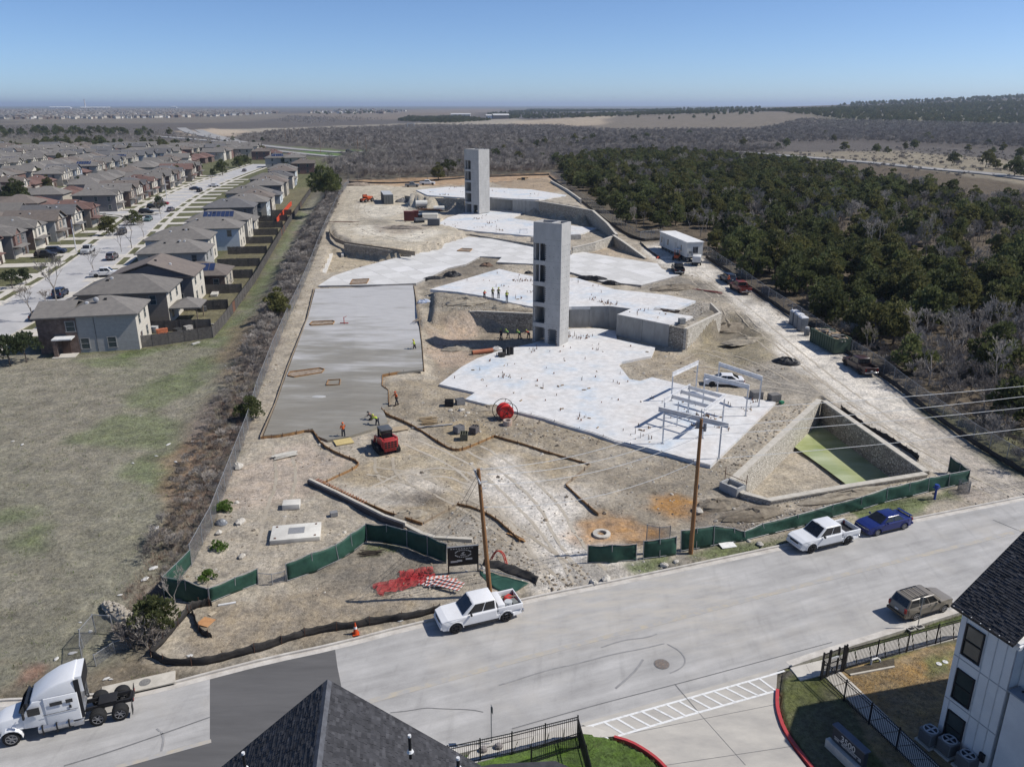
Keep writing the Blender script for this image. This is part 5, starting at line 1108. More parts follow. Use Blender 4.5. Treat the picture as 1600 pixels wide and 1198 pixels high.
t=F1; MB().box((-1.42,0,1.18),(.5,1.7,.4)).obj('tool_box',WHT,t,bevel=.03); MB().tube((-2.1,.35,.95),(-2.1,.35,1.2),.3,.28,12).obj('bucket',mat('pale_bucket',(.5,.52,.53)),t); MB().box((-2.35,-.2,1.0),(.5,.5,.35),.5).obj('red_can',mat('junk_red',(.5,.05,.04)),t); MB().box((-2.5,.35,1.0),(.4,.6,.3),.2).obj('crate',mat('junk_grey',(.2,.21,.2)),t); MB().bar((-1.8,-.5,1.0),(-2.8,.1,1.3),.1,.05).obj('plank',M_OLDW,t)
F2=vehicle('pickup',paint('silver_white',(.70,.71,.72)),'pickup_truck','white lifted crew cab pickup with an empty bed, parked just ahead of the blue sedan','pickup truck',park('pickup',(1268,864),(1321,850),LFT),LFT,None,None)
vehicle('sedan',paint('blue',(.012,.022,.13),.22),'sedan_car','deep blue sedan with a rear spoiler parked by the green fence','car',park('sedan',(1369,838),(1412,826),LFT),LFT,None,mat('alloy',(.35,.35,.36),None,2,.35,metal=.5),None,.97)
o=bpy.data.objects[-1]; sp_=[x for x in bpy.data.objects if x.get('label','').startswith('deep blue')][0]; MB().box((-2.32,0,1.14),(.26,1.5,.04)).obj('spoiler',MATS['paint_blue'],sp_)
for s in (-.6,.6): MB().box((-2.3,s,1.07),(.1,.06,.12)).obj('spoiler_foot',MATS['paint_blue'],sp_)
vehicle('suv',paint('tan_silver',(.22,.195,.16),.28),'sport_utility_wagon','tan silver wagon with a roof rack parked beside the grass strip at the right','car',park('suv',(1474,958),(1432,970),RD)+RV*.1,RD,None,MATS['alloy'],mat('tan_lower',(.14,.11,.075)),.96)
def on_rz(px,rz,lift=.02): p=on(*px); p.z=h1(p.x,p.y)+lift; return p,rz
HR=math.atan2(*(lambda d: (d.y,d.x))((on(1380,592)-on(1250,508))))    # direction of the haul road
for kind,colr,nm,lb,ct,px,rz,rm in (
  ('pickup',paint('maroon',(.055,.030,.026)),'pickup_truck','dark brown pickup on the haul road just below the green dumpster','pickup truck',(1342,578),HR+math.pi,None),
  ('pickup',paint('black',(.016,.017,.02)),'pickup_truck','black pickup parked at the end of the pale drive below the office trailer','pickup truck',(1059,425),HR+math.pi-.2,None),
  ('suv',paint('navy',(.022,.032,.055)),'sport_utility_wagon','dark navy wagon at the fence, with a worker in orange standing beside it','car',(1137,440),HR+math.pi,None),
  ('pickup',paint('rust',(.19,.04,.028)),'pickup_truck','rusty red pickup at the fence behind the dark navy wagon','pickup truck',(1156,455),HR+math.pi,None),
  ('sedan',paint('car_white',(.72,.72,.72)),'sedan_car','white sedan parked on the dirt behind the white steel frames','car',(1130,601),rad(172),None)):
    p,r_=on_rz(px,rz); vehicle(kind,colr,nm,lb,ct,p,r_,None,rm)
def semi():
    t=thing('semi_truck','white semi truck tractor with a tall sleeper cab, no trailer attached, at the lower left','truck',(0,0,0),LFT)
    w2=paint('truck_white',(.74,.75,.76)); blk=mat('chassis_black',(.022,.022,.024),None,3,.7); slv=mat('tank_alloy',(.55,.56,.58),(.4,.41,.43),3,.3,metal=.7)
    fx,rx=3.9,(-1.0,-2.32)
    for s in (-1,1): MB().box((.3,s*.42,.88),(6.6,.1,.26)).obj('frame_rail',blk,t)
    for x in (-3.0,-1.7,-.2,1.2): MB().box((x,0,.88),(.12,.8,.2)).obj('crossmember',blk,t)
    wf=wheel_me(.52,.30,MATS['alloy'],blk); wr=wheel_me(.52,.58,MATS['alloy'],blk)
    for s in (-1,1):
        wheel(t,fx,s*1.02,.52,0,wf)
        for x in rx: wheel(t,x,s*.93,.52,0,wr)
    for x in rx: MB().tube((x,-.9,.52),(x,.9,.52),.12,.12,10).obj('axle',blk,t)
    MB().box((-1.6,0,1.08),(1.1,.95,.1),0).obj('fifth_wheel',blk,t,bevel=.03); MB().box((-1.25,0,1.0),(.5,.7,.12)).obj('fifth_wheel_ramp',blk,t); MB().box((.25,0,1.03),(1.1,1.2,.05)).obj('deck_plate',slv,t)
    # hood
    def loft(secs,nm,m,bev=.08):
        vs=[]; fs=[]; k=len(secs[0])
        for s_ in secs: vs += s_
        for i in range(len(secs)-1):
            for j in range(k): fs.append((i*k+j,i*k+(j+1) % k,(i+1)*k+(j+1) % k,(i+1)*k+j))
        fs += [tuple(range(k-1,-1,-1)),tuple(range((len(secs)-1)*k,len(secs)*k))]; return MB().add(vs,fs).obj(nm,m,t,bevel=bev)
    def sec(x,w_,z0,z1,wt=None,x1=None): wt=wt or w_; x1=x if x1 is None else x1; return [(x,-w_,z0),(x,w_,z0),(x1,wt,z1),(x1,-wt,z1)]
    loft([sec(4.75,.80,.85,1.45,.66),sec(4.3,.92,.85,1.66,.72),sec(3.0,1.0,.95,1.86,.82)],'hood',w2)
    for s in (-1,1):
        mb=MB()
        for j in range(8):
            a,b=math.pi*j/8,math.pi*(j+1)/8; q=[(fx+.66*math.cos(z),.55+.66*math.sin(z)) for z in (a,b)]
            mb.add([(q[0][0],s*.82,q[0][1]),(q[1][0],s*.82,q[1][1]),(q[1][0],s*1.22,q[1][1]),(q[0][0],s*1.22,q[0][1]),(q[0][0],s*.82,q[0][1]-.07),(q[1][0],s*.82,q[1][1]-.07),(q[1][0],s*1.22,q[1][1]-.07),(q[0][0],s*1.22,q[0][1]-.07)],[(0,1,2,3),(7,6,5,4),(3,2,6,7),(0,4,5,1)])
        mb.obj('fender',w2,t); MB().box((4.62,s*.8,1.05),(.2,.3,.3)).obj('headlight',M_LAMP,t,bevel=.04)
    MB().box((4.85,0,.68),(.3,2.4,.42)).obj('bumper',w2,t,bevel=.08); MB().box((4.78,0,1.15),(.1,1.0,.6)).obj('grille',M_CHROME,t)
    loft([sec(3.1,1.02,.95,1.9,.98),sec(2.55,1.1,.95,2.75,.98,2.45),sec(1.75,1.12,.95,2.85,1.05)],'cab',w2,.06)
    loft([sec(1.8,1.16,.85,2.9,1.12),sec(-.15,1.16,.85,2.9,1.12)],'sleeper',w2,.05)
    loft([sec(2.55,.95,2.55,2.85,.8),sec(1.75,1.1,2.85,3.35,.95),sec(.9,1.12,2.85,3.75,1.0),sec(-.15,1.12,2.85,3.95,1.02)],'roof_fairing',w2,.12)
    quadpanel(Vector((3.02,.9,1.98)),Vector((3.02,-.9,1.98)),Vector((2.62,-.85,2.55)),Vector((2.62,.85,2.55)),.08,.3).obj('windscreen',M_CGLASS,t)
    for s in (-1,1):
        for (xa,xb,za,zb2,nm) in ((2.75,2.05,1.95,2.5,'side_window'),(1.45,.75,2.35,2.62,'sleeper_window'),(.55,.15,2.35,2.62,'sleeper_window')):
            MB().box(((xa+xb)/2,s*1.13,(za+zb2)/2),(abs(xa-xb),.03,zb2-za)).obj(nm,M_CGLASS,t,bevel=.012).rotation_euler=(s*-.03,0,0)
        MB().box((.95,s*1.185,1.75),(2.0,.02,.02)).obj('panel_seam',M_DPLAS,t); MB().box((.35,s*1.185,2.0),(.14,.02,.22)).obj('vent_door',M_DPLAS,t)
        MB().tube((2.35,s*.98,.72),(.35,s*.98,.72),.31,.31,16).obj('fuel_tank',slv,t)
        for x in (2.1,1.3,.6): MB().box((x,s*.98,.72),(.08,.66,.66)).obj('tank_strap',blk,t)
        MB().box((-.2,s*1.08,2.35),(.30,.04,2.9)).obj('side_extender',blk,t); MB().box((2.95,s*1.32,2.15),(.12,.22,.5)).obj('mirror',M_DPLAS,t,bevel=.04); MB().bar((2.9,s*1.05,2.2),(2.95,s*1.3,2.2),.03,.03).obj('mirror_arm',M_DPLAS,t); MB().box((-3.05,s*.93,.6),(.03,.58,.7)).obj('mud_flap',blk,t)
        MB().box((.1,s*.95,.55),(.6,.4,.35)).obj('battery_box',slv,t,bevel=.03)
    MB().box((-.33,0,3.35),(.42,2.05,1.1),0,.92).obj('rear_fairing',w2,t); MB().box((-.56,0,3.35),(.03,1.9,1.0)).obj('fairing_gap',blk,t); MB().tube((-.35,-.75,1.0),(-.35,-.75,3.0),.09,.09,10).obj('exhaust_stack',M_CHROME,t); MB().box((-.16,0,1.9),(.04,1.9,1.7)).obj('sleeper_back',slv,t)
    MB().box((-3.1,0,.9),(.08,1.2,.2)).obj('tail_frame',blk,t)
    for s in (-.5,.5): MB().box((-3.15,s,.9),(.04,.2,.12)).obj('tail_light',M_TAIL,t)
    d=Vector((math.cos(LFT),math.sin(LFT),0)); m=(at(154,1133)+at(191,1122))/2; sc=.89; t.scale=(sc,sc,sc); t.location=m+RV*.95+d*1.66*sc; t.location.z=.008
semi()
# ================================================================ PEOPLE
M_SKIN=mat('skin',(.30,.16,.10),None,5,.6); M_HAT=mat('white_hat',(.6,.58,.5),None,2,.4); M_PANTS=mat('work_trousers',(.035,.04,.055),(.02,.022,.03),6,.85); M_BOOT=mat('boots',(.05,.03,.02),None,5,.8)
def skin_mesh(name,verts,edges,radii,m,root=0):
    me=bpy.data.meshes.new(name); me.from_pydata(verts,edges,[]); o=bpy.data.objects.new(name,me); C.objects.link(o); md=o.modifiers.new('s','SKIN'); me.skin_vertices.new(name='s') if not me.skin_vertices else None
    for i,r in enumerate(radii): d=me.skin_vertices[0].data[i]; d.radius=r if hasattr(r,'__len__') else (r,r); d.use_root=(i==root)
    o.modifiers.new('d','SUBSURF').levels=1; bpy.context.view_layer.update()
    out=bpy.data.meshes.new_from_object(o.evaluated_get(bpy.context.evaluated_depsgraph_get())); bpy.data.objects.remove(o); out.materials.clear(); out.materials.append(m); out.polygons.foreach_set('use_smooth',[True]*len(out.polygons)); out.name=name; return out
def make_pose(bend,stride,arms,crouch=0.0):
    """joints of a standing, bending or kneeling worker facing +X"""
    hz_=.95-crouch*.42; J={}; J['pel']=Vector((0,0,hz_)); ca,sa=math.cos(bend),math.sin(bend)
    up=lambda h,fwd=0: J['pel']+Vector((h*sa+fwd*ca,0,h*ca-fwd*sa))
    J['waist']=up(.18); J['chest']=up(.40); J['neck']=up(.55); J['head']=up(.68,.03); J['crown']=up(.78,.03)
    for s,n in ((1,'l'),(-1,'r')):
        J['hip'+n]=J['pel']+Vector((0,s*.1,-.04)); st=stride*s; J['kn'+n]=Vector((st*.55+crouch*.38,s*.12,hz_*.52-crouch*.02)); J['an'+n]=Vector((st-crouch*.12,s*.12,.09)); J['toe'+n]=J['an'+n]+Vector((.17,0,-.045))
        J['sh'+n]=up(.48)+Vector((0,s*.19,0)); a=arms[0 if s>0 else 1]; J['el'+n]=J['sh'+n]+Vector((.26*math.sin(a),s*.07,-.26*math.cos(a))); b=a+.5; J['wr'+n]=J['el'+n]+Vector((.25*math.sin(b),-s*.02,-.25*math.cos(b)))
        hd=(J['wr'+n]-J['el'+n]).normalized(); J['pa'+n]=J['wr'+n]+hd*.07
        for q in range(4): J['f%d%s' % (q,n)]=J['pa'+n]+hd*(.08-.01*abs(q-1))+Vector((.02,(q-1.5)*.022,.0))
        J['th'+n]=J['wr'+n]+hd*.05+Vector((.05,0,.0))
    return J
def person_meshes(pose):
    J=make_pose(*pose); ks=list(J); ix={k: i for i,k in enumerate(ks)}; E=[('pel','waist'),('waist','chest'),('chest','neck'),('neck','head'),('head','crown')]
    for n in 'lr': E += [('pel','hip'+n),('hip'+n,'kn'+n),('kn'+n,'an'+n),('an'+n,'toe'+n),('chest','sh'+n),('sh'+n,'el'+n),('el'+n,'wr'+n),('wr'+n,'pa'+n),('wr'+n,'th'+n)]+[('pa'+n,'f%d%s' % (q,n)) for q in range(4)]
    R=dict(pel=.13,waist=.12,chest=.14,neck=.06,head=.10,crown=.085,hip=.095,kn=.06,an=.045,toe=.04,sh=.065,el=.045,wr=.032,pa=.035,th=.011)
    rr=[R.get(k,R.get(k[:-1],.010)) for k in ks]; body=skin_mesh('person',[J[k] for k in ks],[(ix[a],ix[b]) for a,b in E],rr,M_SKIN)
    def sub(keys,ed,rad_,nm,m): i2={k: i for i,k in enumerate(keys)}; return skin_mesh(nm,[J[k] for k in keys],[(i2[a],i2[b]) for a,b in ed],[rad_[k if k in rad_ else k[:-1]] for k in keys],m)
    sk=['pel','waist','chest','neck','shl','ell','shr','elr']; J['neck']=J['chest'].lerp(J['neck'],.6)
    shirt=sub(sk,[('pel','waist'),('waist','chest'),('chest','neck'),('chest','shl'),('shl','ell'),('chest','shr'),('shr','elr')],dict(pel=.155,waist=.148,chest=.168,neck=.08,sh=.088,el=.066),'vest',None)
    pk=['pel','hipl','knl','anl','hipr','knr','anr']; tr=sub(pk,[('pel','hipl'),('hipl','knl'),('knl','anl'),('pel','hipr'),('hipr','knr'),('knr','anr')],dict(pel=.145,hip=.11,kn=.082,an=.07),'trousers',M_PANTS)
    bt=MB()
    for n in 'lr': p=J['an'+n]; bt.box((p.x+.06,p.y,.05),(.30,.11,.10))
    return body,shirt,tr,bt.mesh('boots',M_BOOT),J
POSES={'stand': person_meshes((.08,.10,(.25,.5))),'walk': person_meshes((.15,.24,(-.35,.55))),'bend': person_meshes((1.05,.16,(.5,.7))),'kneel': person_meshes((.75,.12,(.7,.9),.9))}
VM={}
def person(pose,colr,label,px,rz,hat=(.6,.58,.5),z=None,tool=False,sc=1.0):
    body,shirt,tr,bt,J=POSES[pose]; p=on(*px) if z is None else at(px[0],px[1],z); o=inst('person',body,None,p,(0,0,rz),sc); tag(o,label,'person')
    if colr not in VM: VM[colr]=mat('vest_%d' % len(VM),colr,tuple(k*.7 for k in colr),4,.7)
    sm=shirt.copy(); sm.materials.clear(); sm.materials.append(VM[colr]); inst('vest',sm,o); inst('trousers',tr,o); inst('boots',bt,o)
    h=MB(); h.sphere((0,0,0),(.135,.12,.12),10,6,-.15); h.tube((0.03,0,-.02),(.03,0,-.01),.17,.16,12); inst('hard_hat',h.mesh('hard_hat',mat('hat_%d' % int(hat[1]*1000),hat,None,3,.4)),o,J['head']+Vector((0,0,.07)))
    if tool: inst('rake',MB().tube(J['wrl'],Vector((1.1,.1,.04)),.018,.018,6).box((1.12,.1,.04),(.06,.6,.05)).mesh('rake',MATS['old_lumber']),o)
    return o
ORG=(.72,.13,.025); LIME=(.46,.62,.045); GRN=(.10,.38,.07); RED=(.55,.07,.045); DK=(.045,.035,.045)
person('stand',ORG,'person in an orange hooded shirt at the near edge of the wet slab',(537,684),2.0,ORG); person('bend',LIME,'person in a lime yellow vest bending over tools beside the red skid steer',(590,667),2.6,(.6,.62,.1)); person('kneel',DK,'person in dark clothes crouching at the wet slab behind the lime vest',(582,659),2.8,(.05,.05,.05))
person('walk',ORG,'person in orange standing on the boards at the right corner of the wet slab',(620,633),-2.6,(.6,.1,.03)); person('walk',LIME,'person in a lime vest raking at the right edge of the wet slab',(648,549),2.9,(.7,.55,.05),tool=True)
for px_,c_,lb,ps in (((757,468),RED,'person in a red shirt bending at the edge of the middle slab','bend'),((770,466),(.30,.34,.16),'person in a dull green vest standing on the middle slab, second from the red shirt','stand'),((779,466),(.18,.25,.14),'person in dark green standing upright on the middle slab, third from the red shirt','stand'),((792,471),LIME,'person in a lime vest at the slab corner nearest the tower','walk')): person(ps,c_,lb,px_,1.5,(.5,.6,.1),3.55)
for px_,c_,lb,ps in (((794,529),GRN,'person in bright green stooping in the tower shadow, the one farthest from the tower','bend'),((812,530),GRN,'person in bright green stooping between the other green vest and the red one','bend'),((826,530),RED,'person in a red vest stooping at the foot of the tower','bend'),((783,531),DK,'person in dark clothes with raised arms in the tower shadow','stand')): person(ps,c_,lb,px_,2.2,(.4,.5,.1))
person('stand',ORG,'person in an orange vest standing beside the dark navy wagon',(1137,445),.5,(.6,.15,.05))
# ================================================================ CONCRETE TOWERS
M_TOW=mat('tower_concrete',(.46,.45,.43),(.385,.378,.362),.9,.9,.12,coords='World',stretch=(1,1,.6),bsc=9)
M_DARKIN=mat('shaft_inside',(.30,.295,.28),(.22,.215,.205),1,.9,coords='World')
def tower(label,cor,lf,rt,z0,h,storeys,doorway):
    """open concrete stair shaft: cor = corner nearest us; lf, rt = ends of the two visible faces"""
    t=thing('stair_tower',label,'tower',(cor.x,cor.y,z0)); u=Vector((lf.x-cor.x,lf.y-cor.y,0)); Lu=u.length; u.normalize(); v=Vector((rt.x-cor.x,rt.y-cor.y,0)); v=(v-u*v.dot(u)); Lv=max(v.length,Lu*.62); v.normalize(); th=.25
    P=lambda a,b,z: u*a+v*b+Vector((0,0,z)); up=Vector((0,0,1))
    def blk(a0,a1,b0,b1,z0_,z1,nm='wall_block',m=M_TOW): MB().add([P(a0,b0,z0_),P(a1,b0,z0_),P(a1,b1,z0_),P(a0,b1,z0_),P(a0,b0,z1),P(a1,b0,z1),P(a1,b1,z1),P(a0,b1,z1)],[(0,1,2,3),(7,6,5,4),(0,4,5,1),(1,5,6,2),(2,6,7,3),(3,7,4,0)]).obj(nm,m,t)
    blk(0,th,th+.002,Lv,0,h,'side_wall'); blk(Lu-th,Lu,th+.002,Lv,0,h,'side_wall'); blk(th+.002,Lu-th-.002,Lv-th,Lv,0,h,'back_wall')
    # the face with its column of openings (near the far end of the face)
    o0,o1=Lu*.57,Lu*.985; sh=(h-2.4)/storeys
    blk(0,o0,0,th,sh*.92 if doorway else 0,h,'front_wall'); blk(o1,Lu,0,th,0,h,'front_jamb')
    if doorway:
        blk(0,Lu*.13,0,th,0,sh*.918,'front_wall'); blk(Lu*.40,o0,0,th,0,sh*.918,'front_wall'); blk(Lu*.132,Lu*.398,0,th,sh*.78,sh*.918,'lintel')
    for i in range(storeys):
        zb=i*sh; blk(o0+.002,o1-.002,0,th,zb+sh*.80,(zb+sh) if i<storeys-1 else h,'lintel')
        blk(th+.01,Lu-th-.01,th+.01,Lv-th-.01,zb+sh*.82,zb+sh*.95,'landing',M_DARKIN)
        if i >= storeys-2 or storeys>5: blk((o0+o1)/2-.07,(o0+o1)/2+.07,.06,.2,zb,zb+sh*.80,'mullion')
        for k in range(7): z=zb+.25+k*sh*.1; blk(o0-.16,o0-.02,-.004,.1,z,z+.17,'pocket',M_BLACKM)
        if doorway and i==0:
            for k in range(6): z=.2+k*sh*.12; blk(Lu*.40,Lu*.43,-.004,.1,z,z+.17,'pocket',M_BLACKM); blk(Lu*.10,Lu*.13,-.004,.1,z,z+.17,'pocket',M_BLACKM)
    for i in range(1,storeys+1): blk(-.006,o0,-.006,.02,i*sh-.02,i*sh+.012,'lift_joint',mat('lift_joint',(.30,.295,.28),None,2,.9))
    for i in range(1,storeys*2):
        z=i*sh/2; MB().add([P(-.012,.05,z),P(-.012,Lv,z),P(.02,Lv,z),P(.02,.05,z),P(-.012,.05,z+.025),P(-.012,Lv,z+.025),P(.02,Lv,z+.025),P(.02,.05,z+.025)],[(0,1,2,3),(7,6,5,4),(0,4,5,1),(1,5,6,2),(2,6,7,3),(3,7,4,0)]).obj('lift_joint',MATS['lift_joint'],t)
        for k in range(4):
            b=Lv*(.14+.24*k); MB().box(tuple(P(-.003,b,z+.75)),(.07,.07,.07)).obj('tie_hole',M_BLACKM,t)
            if k<3: MB().box(tuple(P(o0*(.18+.27*k),-.003,z+.75 if doorway and i>2 else z+1.2)),(.07,.07,.07)).obj('tie_hole',M_BLACKM,t)
    blk(Lu*.32,Lu*.42,th+.01,Lv-th-.01,h-3,h-.02,'cross_wall')
    return t
tower('nearer tall grey concrete stair tower, five openings up its left side',at(874,541,.3),at(832,534,.3),at(894,535,.3),.3,17.9,5,True)
tower('farther tall grey concrete stair tower standing by the middle retaining wall',at(749,334,4.9),at(727,331.5,4.9),at(759.5,331,4.9),4.9,17.4,5,True)
# ================================================================ WHITE STEEL FRAMES
M_WST=mat('white_steel',(.74,.74,.74),None,2,.45)
def frame(label,feet,h,beams=None,z=.3,ext=.12):
    F_=[at(a,b,z) for a,b in feet]; c=F_[0].copy(); t=thing('steel_portal_frame',label,'steel frame',c)
    for p in F_: MB().bar(p-c,p-c+Vector((0,0,h)),.13,.13).obj('post',M_WST,t)
    for p in F_: MB().box((p.x-c.x,p.y-c.y,.015),(.3,.3,.03)).obj('base_plate',M_GALV,t)
    for i,j in (beams or [(0,1)]):
        a,b=F_[i]-c+Vector((0,0,h)),F_[j]-c+Vector((0,0,h)); e=(b-a).normalized()*ext; q=Vector((0,0,.24)); MB().bar(a-e,b+e,.14,.05).obj('beam_flange',M_WST,t); MB().bar(a-e+q,b+e+q,.035,.44).obj('beam_web',M_WST,t); MB().bar(a-e+q*2,b+e+q*2,.14,.05).obj('beam_flange',M_WST,t)
    return t
def zf(px,py,dx,dy): return (1010+dx/7.27,560+dy/7.27)
g=lambda x,y: (1010+x/7.27,560+y/7.27)
frame('white steel frame standing apart at the upper left of the slab corner',[g(281,478),g(562,335)],3.1)
frame('white steel frame at the back right, crossing in front of the white sedan',[g(640,515),g(1125,652)],3.3)
frame('white steel frame farthest back, beyond the white sedan side of the slab',[g(803,372),g(1275,545)],3.3)
frame('white steel frame nearest the street, passing behind the right utility pole',[g(182,965),g(820,1135)],3.5,ext=.7)
t=frame('rectangular white steel frame with three cross beams in the middle of the group',[g(190,775),g(470,605),g(862,725),g(636,905)],2.9,[(0,1),(2,3)])
F_=[at(*g(190,775),.3),at(*g(470,605),.3),at(*g(862,725),.3),at(*g(636,905),.3)]; c=t.location
for f in (.04,.36,.72):
    a,b=F_[1].lerp(F_[0],f)-c,F_[2].lerp(F_[3],f)-c; q=Vector((0,0,3.1)); MB().bar(a+q,b+q,.05,.42).obj('cross_beam',M_WST,t)
for x,y in ((345,768),(470,668)): p=at(*g(x,y),.3)-c; MB().bar(p,p+Vector((0,0,2.9)),.11,.11).obj('post',M_WST,t)
# ================================================================ YARD EQUIPMENT
def simple(name,label,cat,px,rz=0.0,z=None): return thing(name,label,cat,on(*px) if z is None else at(px[0],px[1],z),rz)
def office():
    a,b,c_=on(1030,388),on(1072,411),on(1097,408); u=(b-a); u.z=0; L_=u.length; u.normalize(); rz=math.atan2(u.y,u.x); p=a+u*(L_/2)+Vector((-u.y,u.x,0))*1.75; p.z=h1(p.x,p.y)
    t=thing('office_trailer','long white site office trailer with a bright roof at the edge of the woods','office trailer',p,rz); w_=mat('trailer_white',(.62,.61,.57),(.55,.54,.50),.6,.6); W=3.5; H=3.0
    MB().box((0,0,.9+H/2),(L_,W,H)).obj('body',w_,t); MB().box((0,0,1.0+H),(L_+.3,W+.3,.18)).obj('roof',mat('trailer_roof',(.80,.79,.75),None,.5,.5),t); MB().box((0,0,.75),(L_-.3,W-.6,.2)).obj('chassis',M_BLACKM,t)
    for k in range(9):
        for s in (-1,1): MB().box((-L_/2+.6+k*(L_-1.2)/8,s*1.2,.32),(.4,.4,.65)).obj('pier',mat('block_pier',(.3,.29,.27)),t)
    for x,w2,h2,zc in ((-.42,.35,1.2,2.4),(-.18,.5,1.2,2.4),(.30,.35,1.2,2.4)): MB().box((x*L_,-W/2-.01,zc),(w2,.05,h2)).obj('window',M_CGLASS,t)
    MB().box((-.33*L_,-W/2-.015,2.0),(.95,.05,2.1)).obj('door',mat('trailer_door',(.55,.54,.5)),t); MB().box((.1*L_,-W/2-.015,2.0),(.95,.05,2.1)).obj('door',MATS['trailer_door'],t)
    o=MB().box((L_/2+.015,.1,2.4),(.06,1.2,1.5)).obj('window',M_TRIM,t); 
    for k in range(4): MB().box((L_/2+.05,-.33+k*.29,2.4),(.02,.24,1.35)).obj('pane',M_CGLASS,o)
    for k in range(int(L_/1.2)): MB().box((-L_/2+.6+k*1.2,-W/2-.006,2.4),(.03,.02,2.9)).obj('panel_batten',mat('batten_cream',(.50,.49,.45)),t)
    MB().box((L_/2+.2,-1.0,2.0),(.25,.6,.5)).obj('wall_unit',MATS['ac_grey'],t)
office()
def container():
    p=on(605,316); t=thing('shipping_container','dark grey storage container alone in the pale upper yard','container',p,rad(103)); m=mat('container_grey',(.13,.135,.13),(.10,.105,.10),1,.6); L_,W,H=12.2,2.9,2.9
    MB().box((0,0,H/2),(L_,W,H)).obj('body',m,t); MB().box((0,0,H+.03),(L_+.05,W+.05,.06)).obj('roof',mat('container_roof',(.46,.47,.47),None,.8,.6),t)
    r=MB()
    for k in range(40):
        for s in (-1,1): r.box((-L_/2+.2+k*.3,s*(W/2+.02),H/2),(.15,.05,H-.3))
    r.obj('corrugation',m,t)
    for s in (-.7,.7): MB().box((-L_/2-.03,s,H/2),(.06,1.35,H-.25)).obj('door',mat('container_door',(.17,.175,.165)),t); MB().tube((-L_/2-.09,s*.6,.3),(-L_/2-.09,s*.6,H-.3),.03,.03,6).obj('lock_bar',M_GALV,t)
container()
def dumpster():
    a,b=on(1265,533),on(1302,554); u=b-a; u.z=0; L_=u.length; u.normalize(); rz=math.atan2(u.y,u.x); p=a+u*L_/2+Vector((-u.y,u.x,0))*1.25; p.z=h1(p.x,p.y)+.1; g_=mat('dumpster_green',(.075,.115,.08),(.06,.085,.06),1.5,.6)
    t=thing('roll_off_dumpster','long green roll-off dumpster heaped with debris on the haul road','dumpster',p,rz); W,H=2.5,2.0
    for s in (-1,1):
        MB().box((0,s*W/2,H/2),(L_,.07,H)).obj('side',g_,t); MB().box((s*L_/2,0,H/2),(.07,W,H)).obj('end',g_,t); MB().box((0,s*W/2,H),(L_+.12,.16,.12)).obj('top_rail',g_,t)
        for k in range(11): MB().box((-L_/2+.2+k*(L_-.4)/10,s*(W/2+.08),H/2),(.14,.12,H-.05)).obj('rib',g_,t)
    MB().box((0,0,.05),(L_,W,.1)).obj('bottom',g_,t); mb=MB(); R=random.Random(5); mb.box((0,0,1.5),(L_-.2,W-.2,.3)); mb.obj('load_bed',mat('debris_bed',(.16,.14,.12)),t)
    for k in range(60): c_=R.choice([(.42,.38,.3),(.3,.25,.2),(.2,.19,.18),(.5,.36,.22)]); mb=MB(); mb.box((R.uniform(-L_/2+.4,L_/2-.4),R.uniform(-1,1),1.65+R.uniform(0,.45)),(R.uniform(.2,1.6),R.uniform(.1,.4),R.uniform(.05,.25)),R.uniform(0,3)); mb.obj('debris',mat('debris_%d' % int(c_[1]*100),c_),t)
    for x in (-L_/2+.5,L_/2-.5): MB().tube((x,-1.1,0),(x,1.1,0),.12,.12,10).obj('roller',M_BLACKM,t)
dumpster()
def toilet(px,label,dz=0):
    p=on(*px); t=thing('portable_toilet',label,'portable toilet',p,HR+math.pi,'portable toilets beside the dumpster'); g_=mat('toilet_grey',(.20,.21,.22),(.17,.175,.185),2,.5); W=1.15; H=2.1
    MB().box((0,0,H/2),(W,W,H)).obj('cabin',g_,t,bevel=.04); MB().box((0,0,H+.12),(W+.08,W+.08,.22),0,.8).obj('roof',mat('toilet_roof',(.72,.72,.73),None,1,.4),t,bevel=.03); MB().box((-W/2-.02,0,1.0),(.05,.8,1.8)).obj('door',mat('toilet_door',(.26,.27,.28)),t); MB().box((-W/2-.05,.3,1.1),(.04,.06,.14)).obj('handle',M_BLACKM,t); MB().tube((.35,.35,H),(.35,.35,H+.5),.05,.05,8).obj('vent_stack',M_TRIM,t); MB().box((0,0,.05),(W+.1,W+.1,.1)).obj('skid',M_BLACKM,t)
for px_,lb in (((1240,507),'portable toilet with a white roof, farthest from the dumpster'),((1247,512),'portable toilet with a white roof, second in the row from the far end'),((1253,517),'portable toilet with a white roof, third in the row, next to the small wash stand')): toilet(px_,lb)
t=simple('wash_station','small grey hand wash stand between the toilets and the dumpster','wash stand',(1260,524),HR); MB().box((0,0,.55),(.6,.6,1.1)).obj('tank',MATS['toilet_grey'],t,bevel=.05); MB().box((0,0,1.2),(.4,.5,.3)).obj('dispenser',M_TRIM,t,bevel=.03)
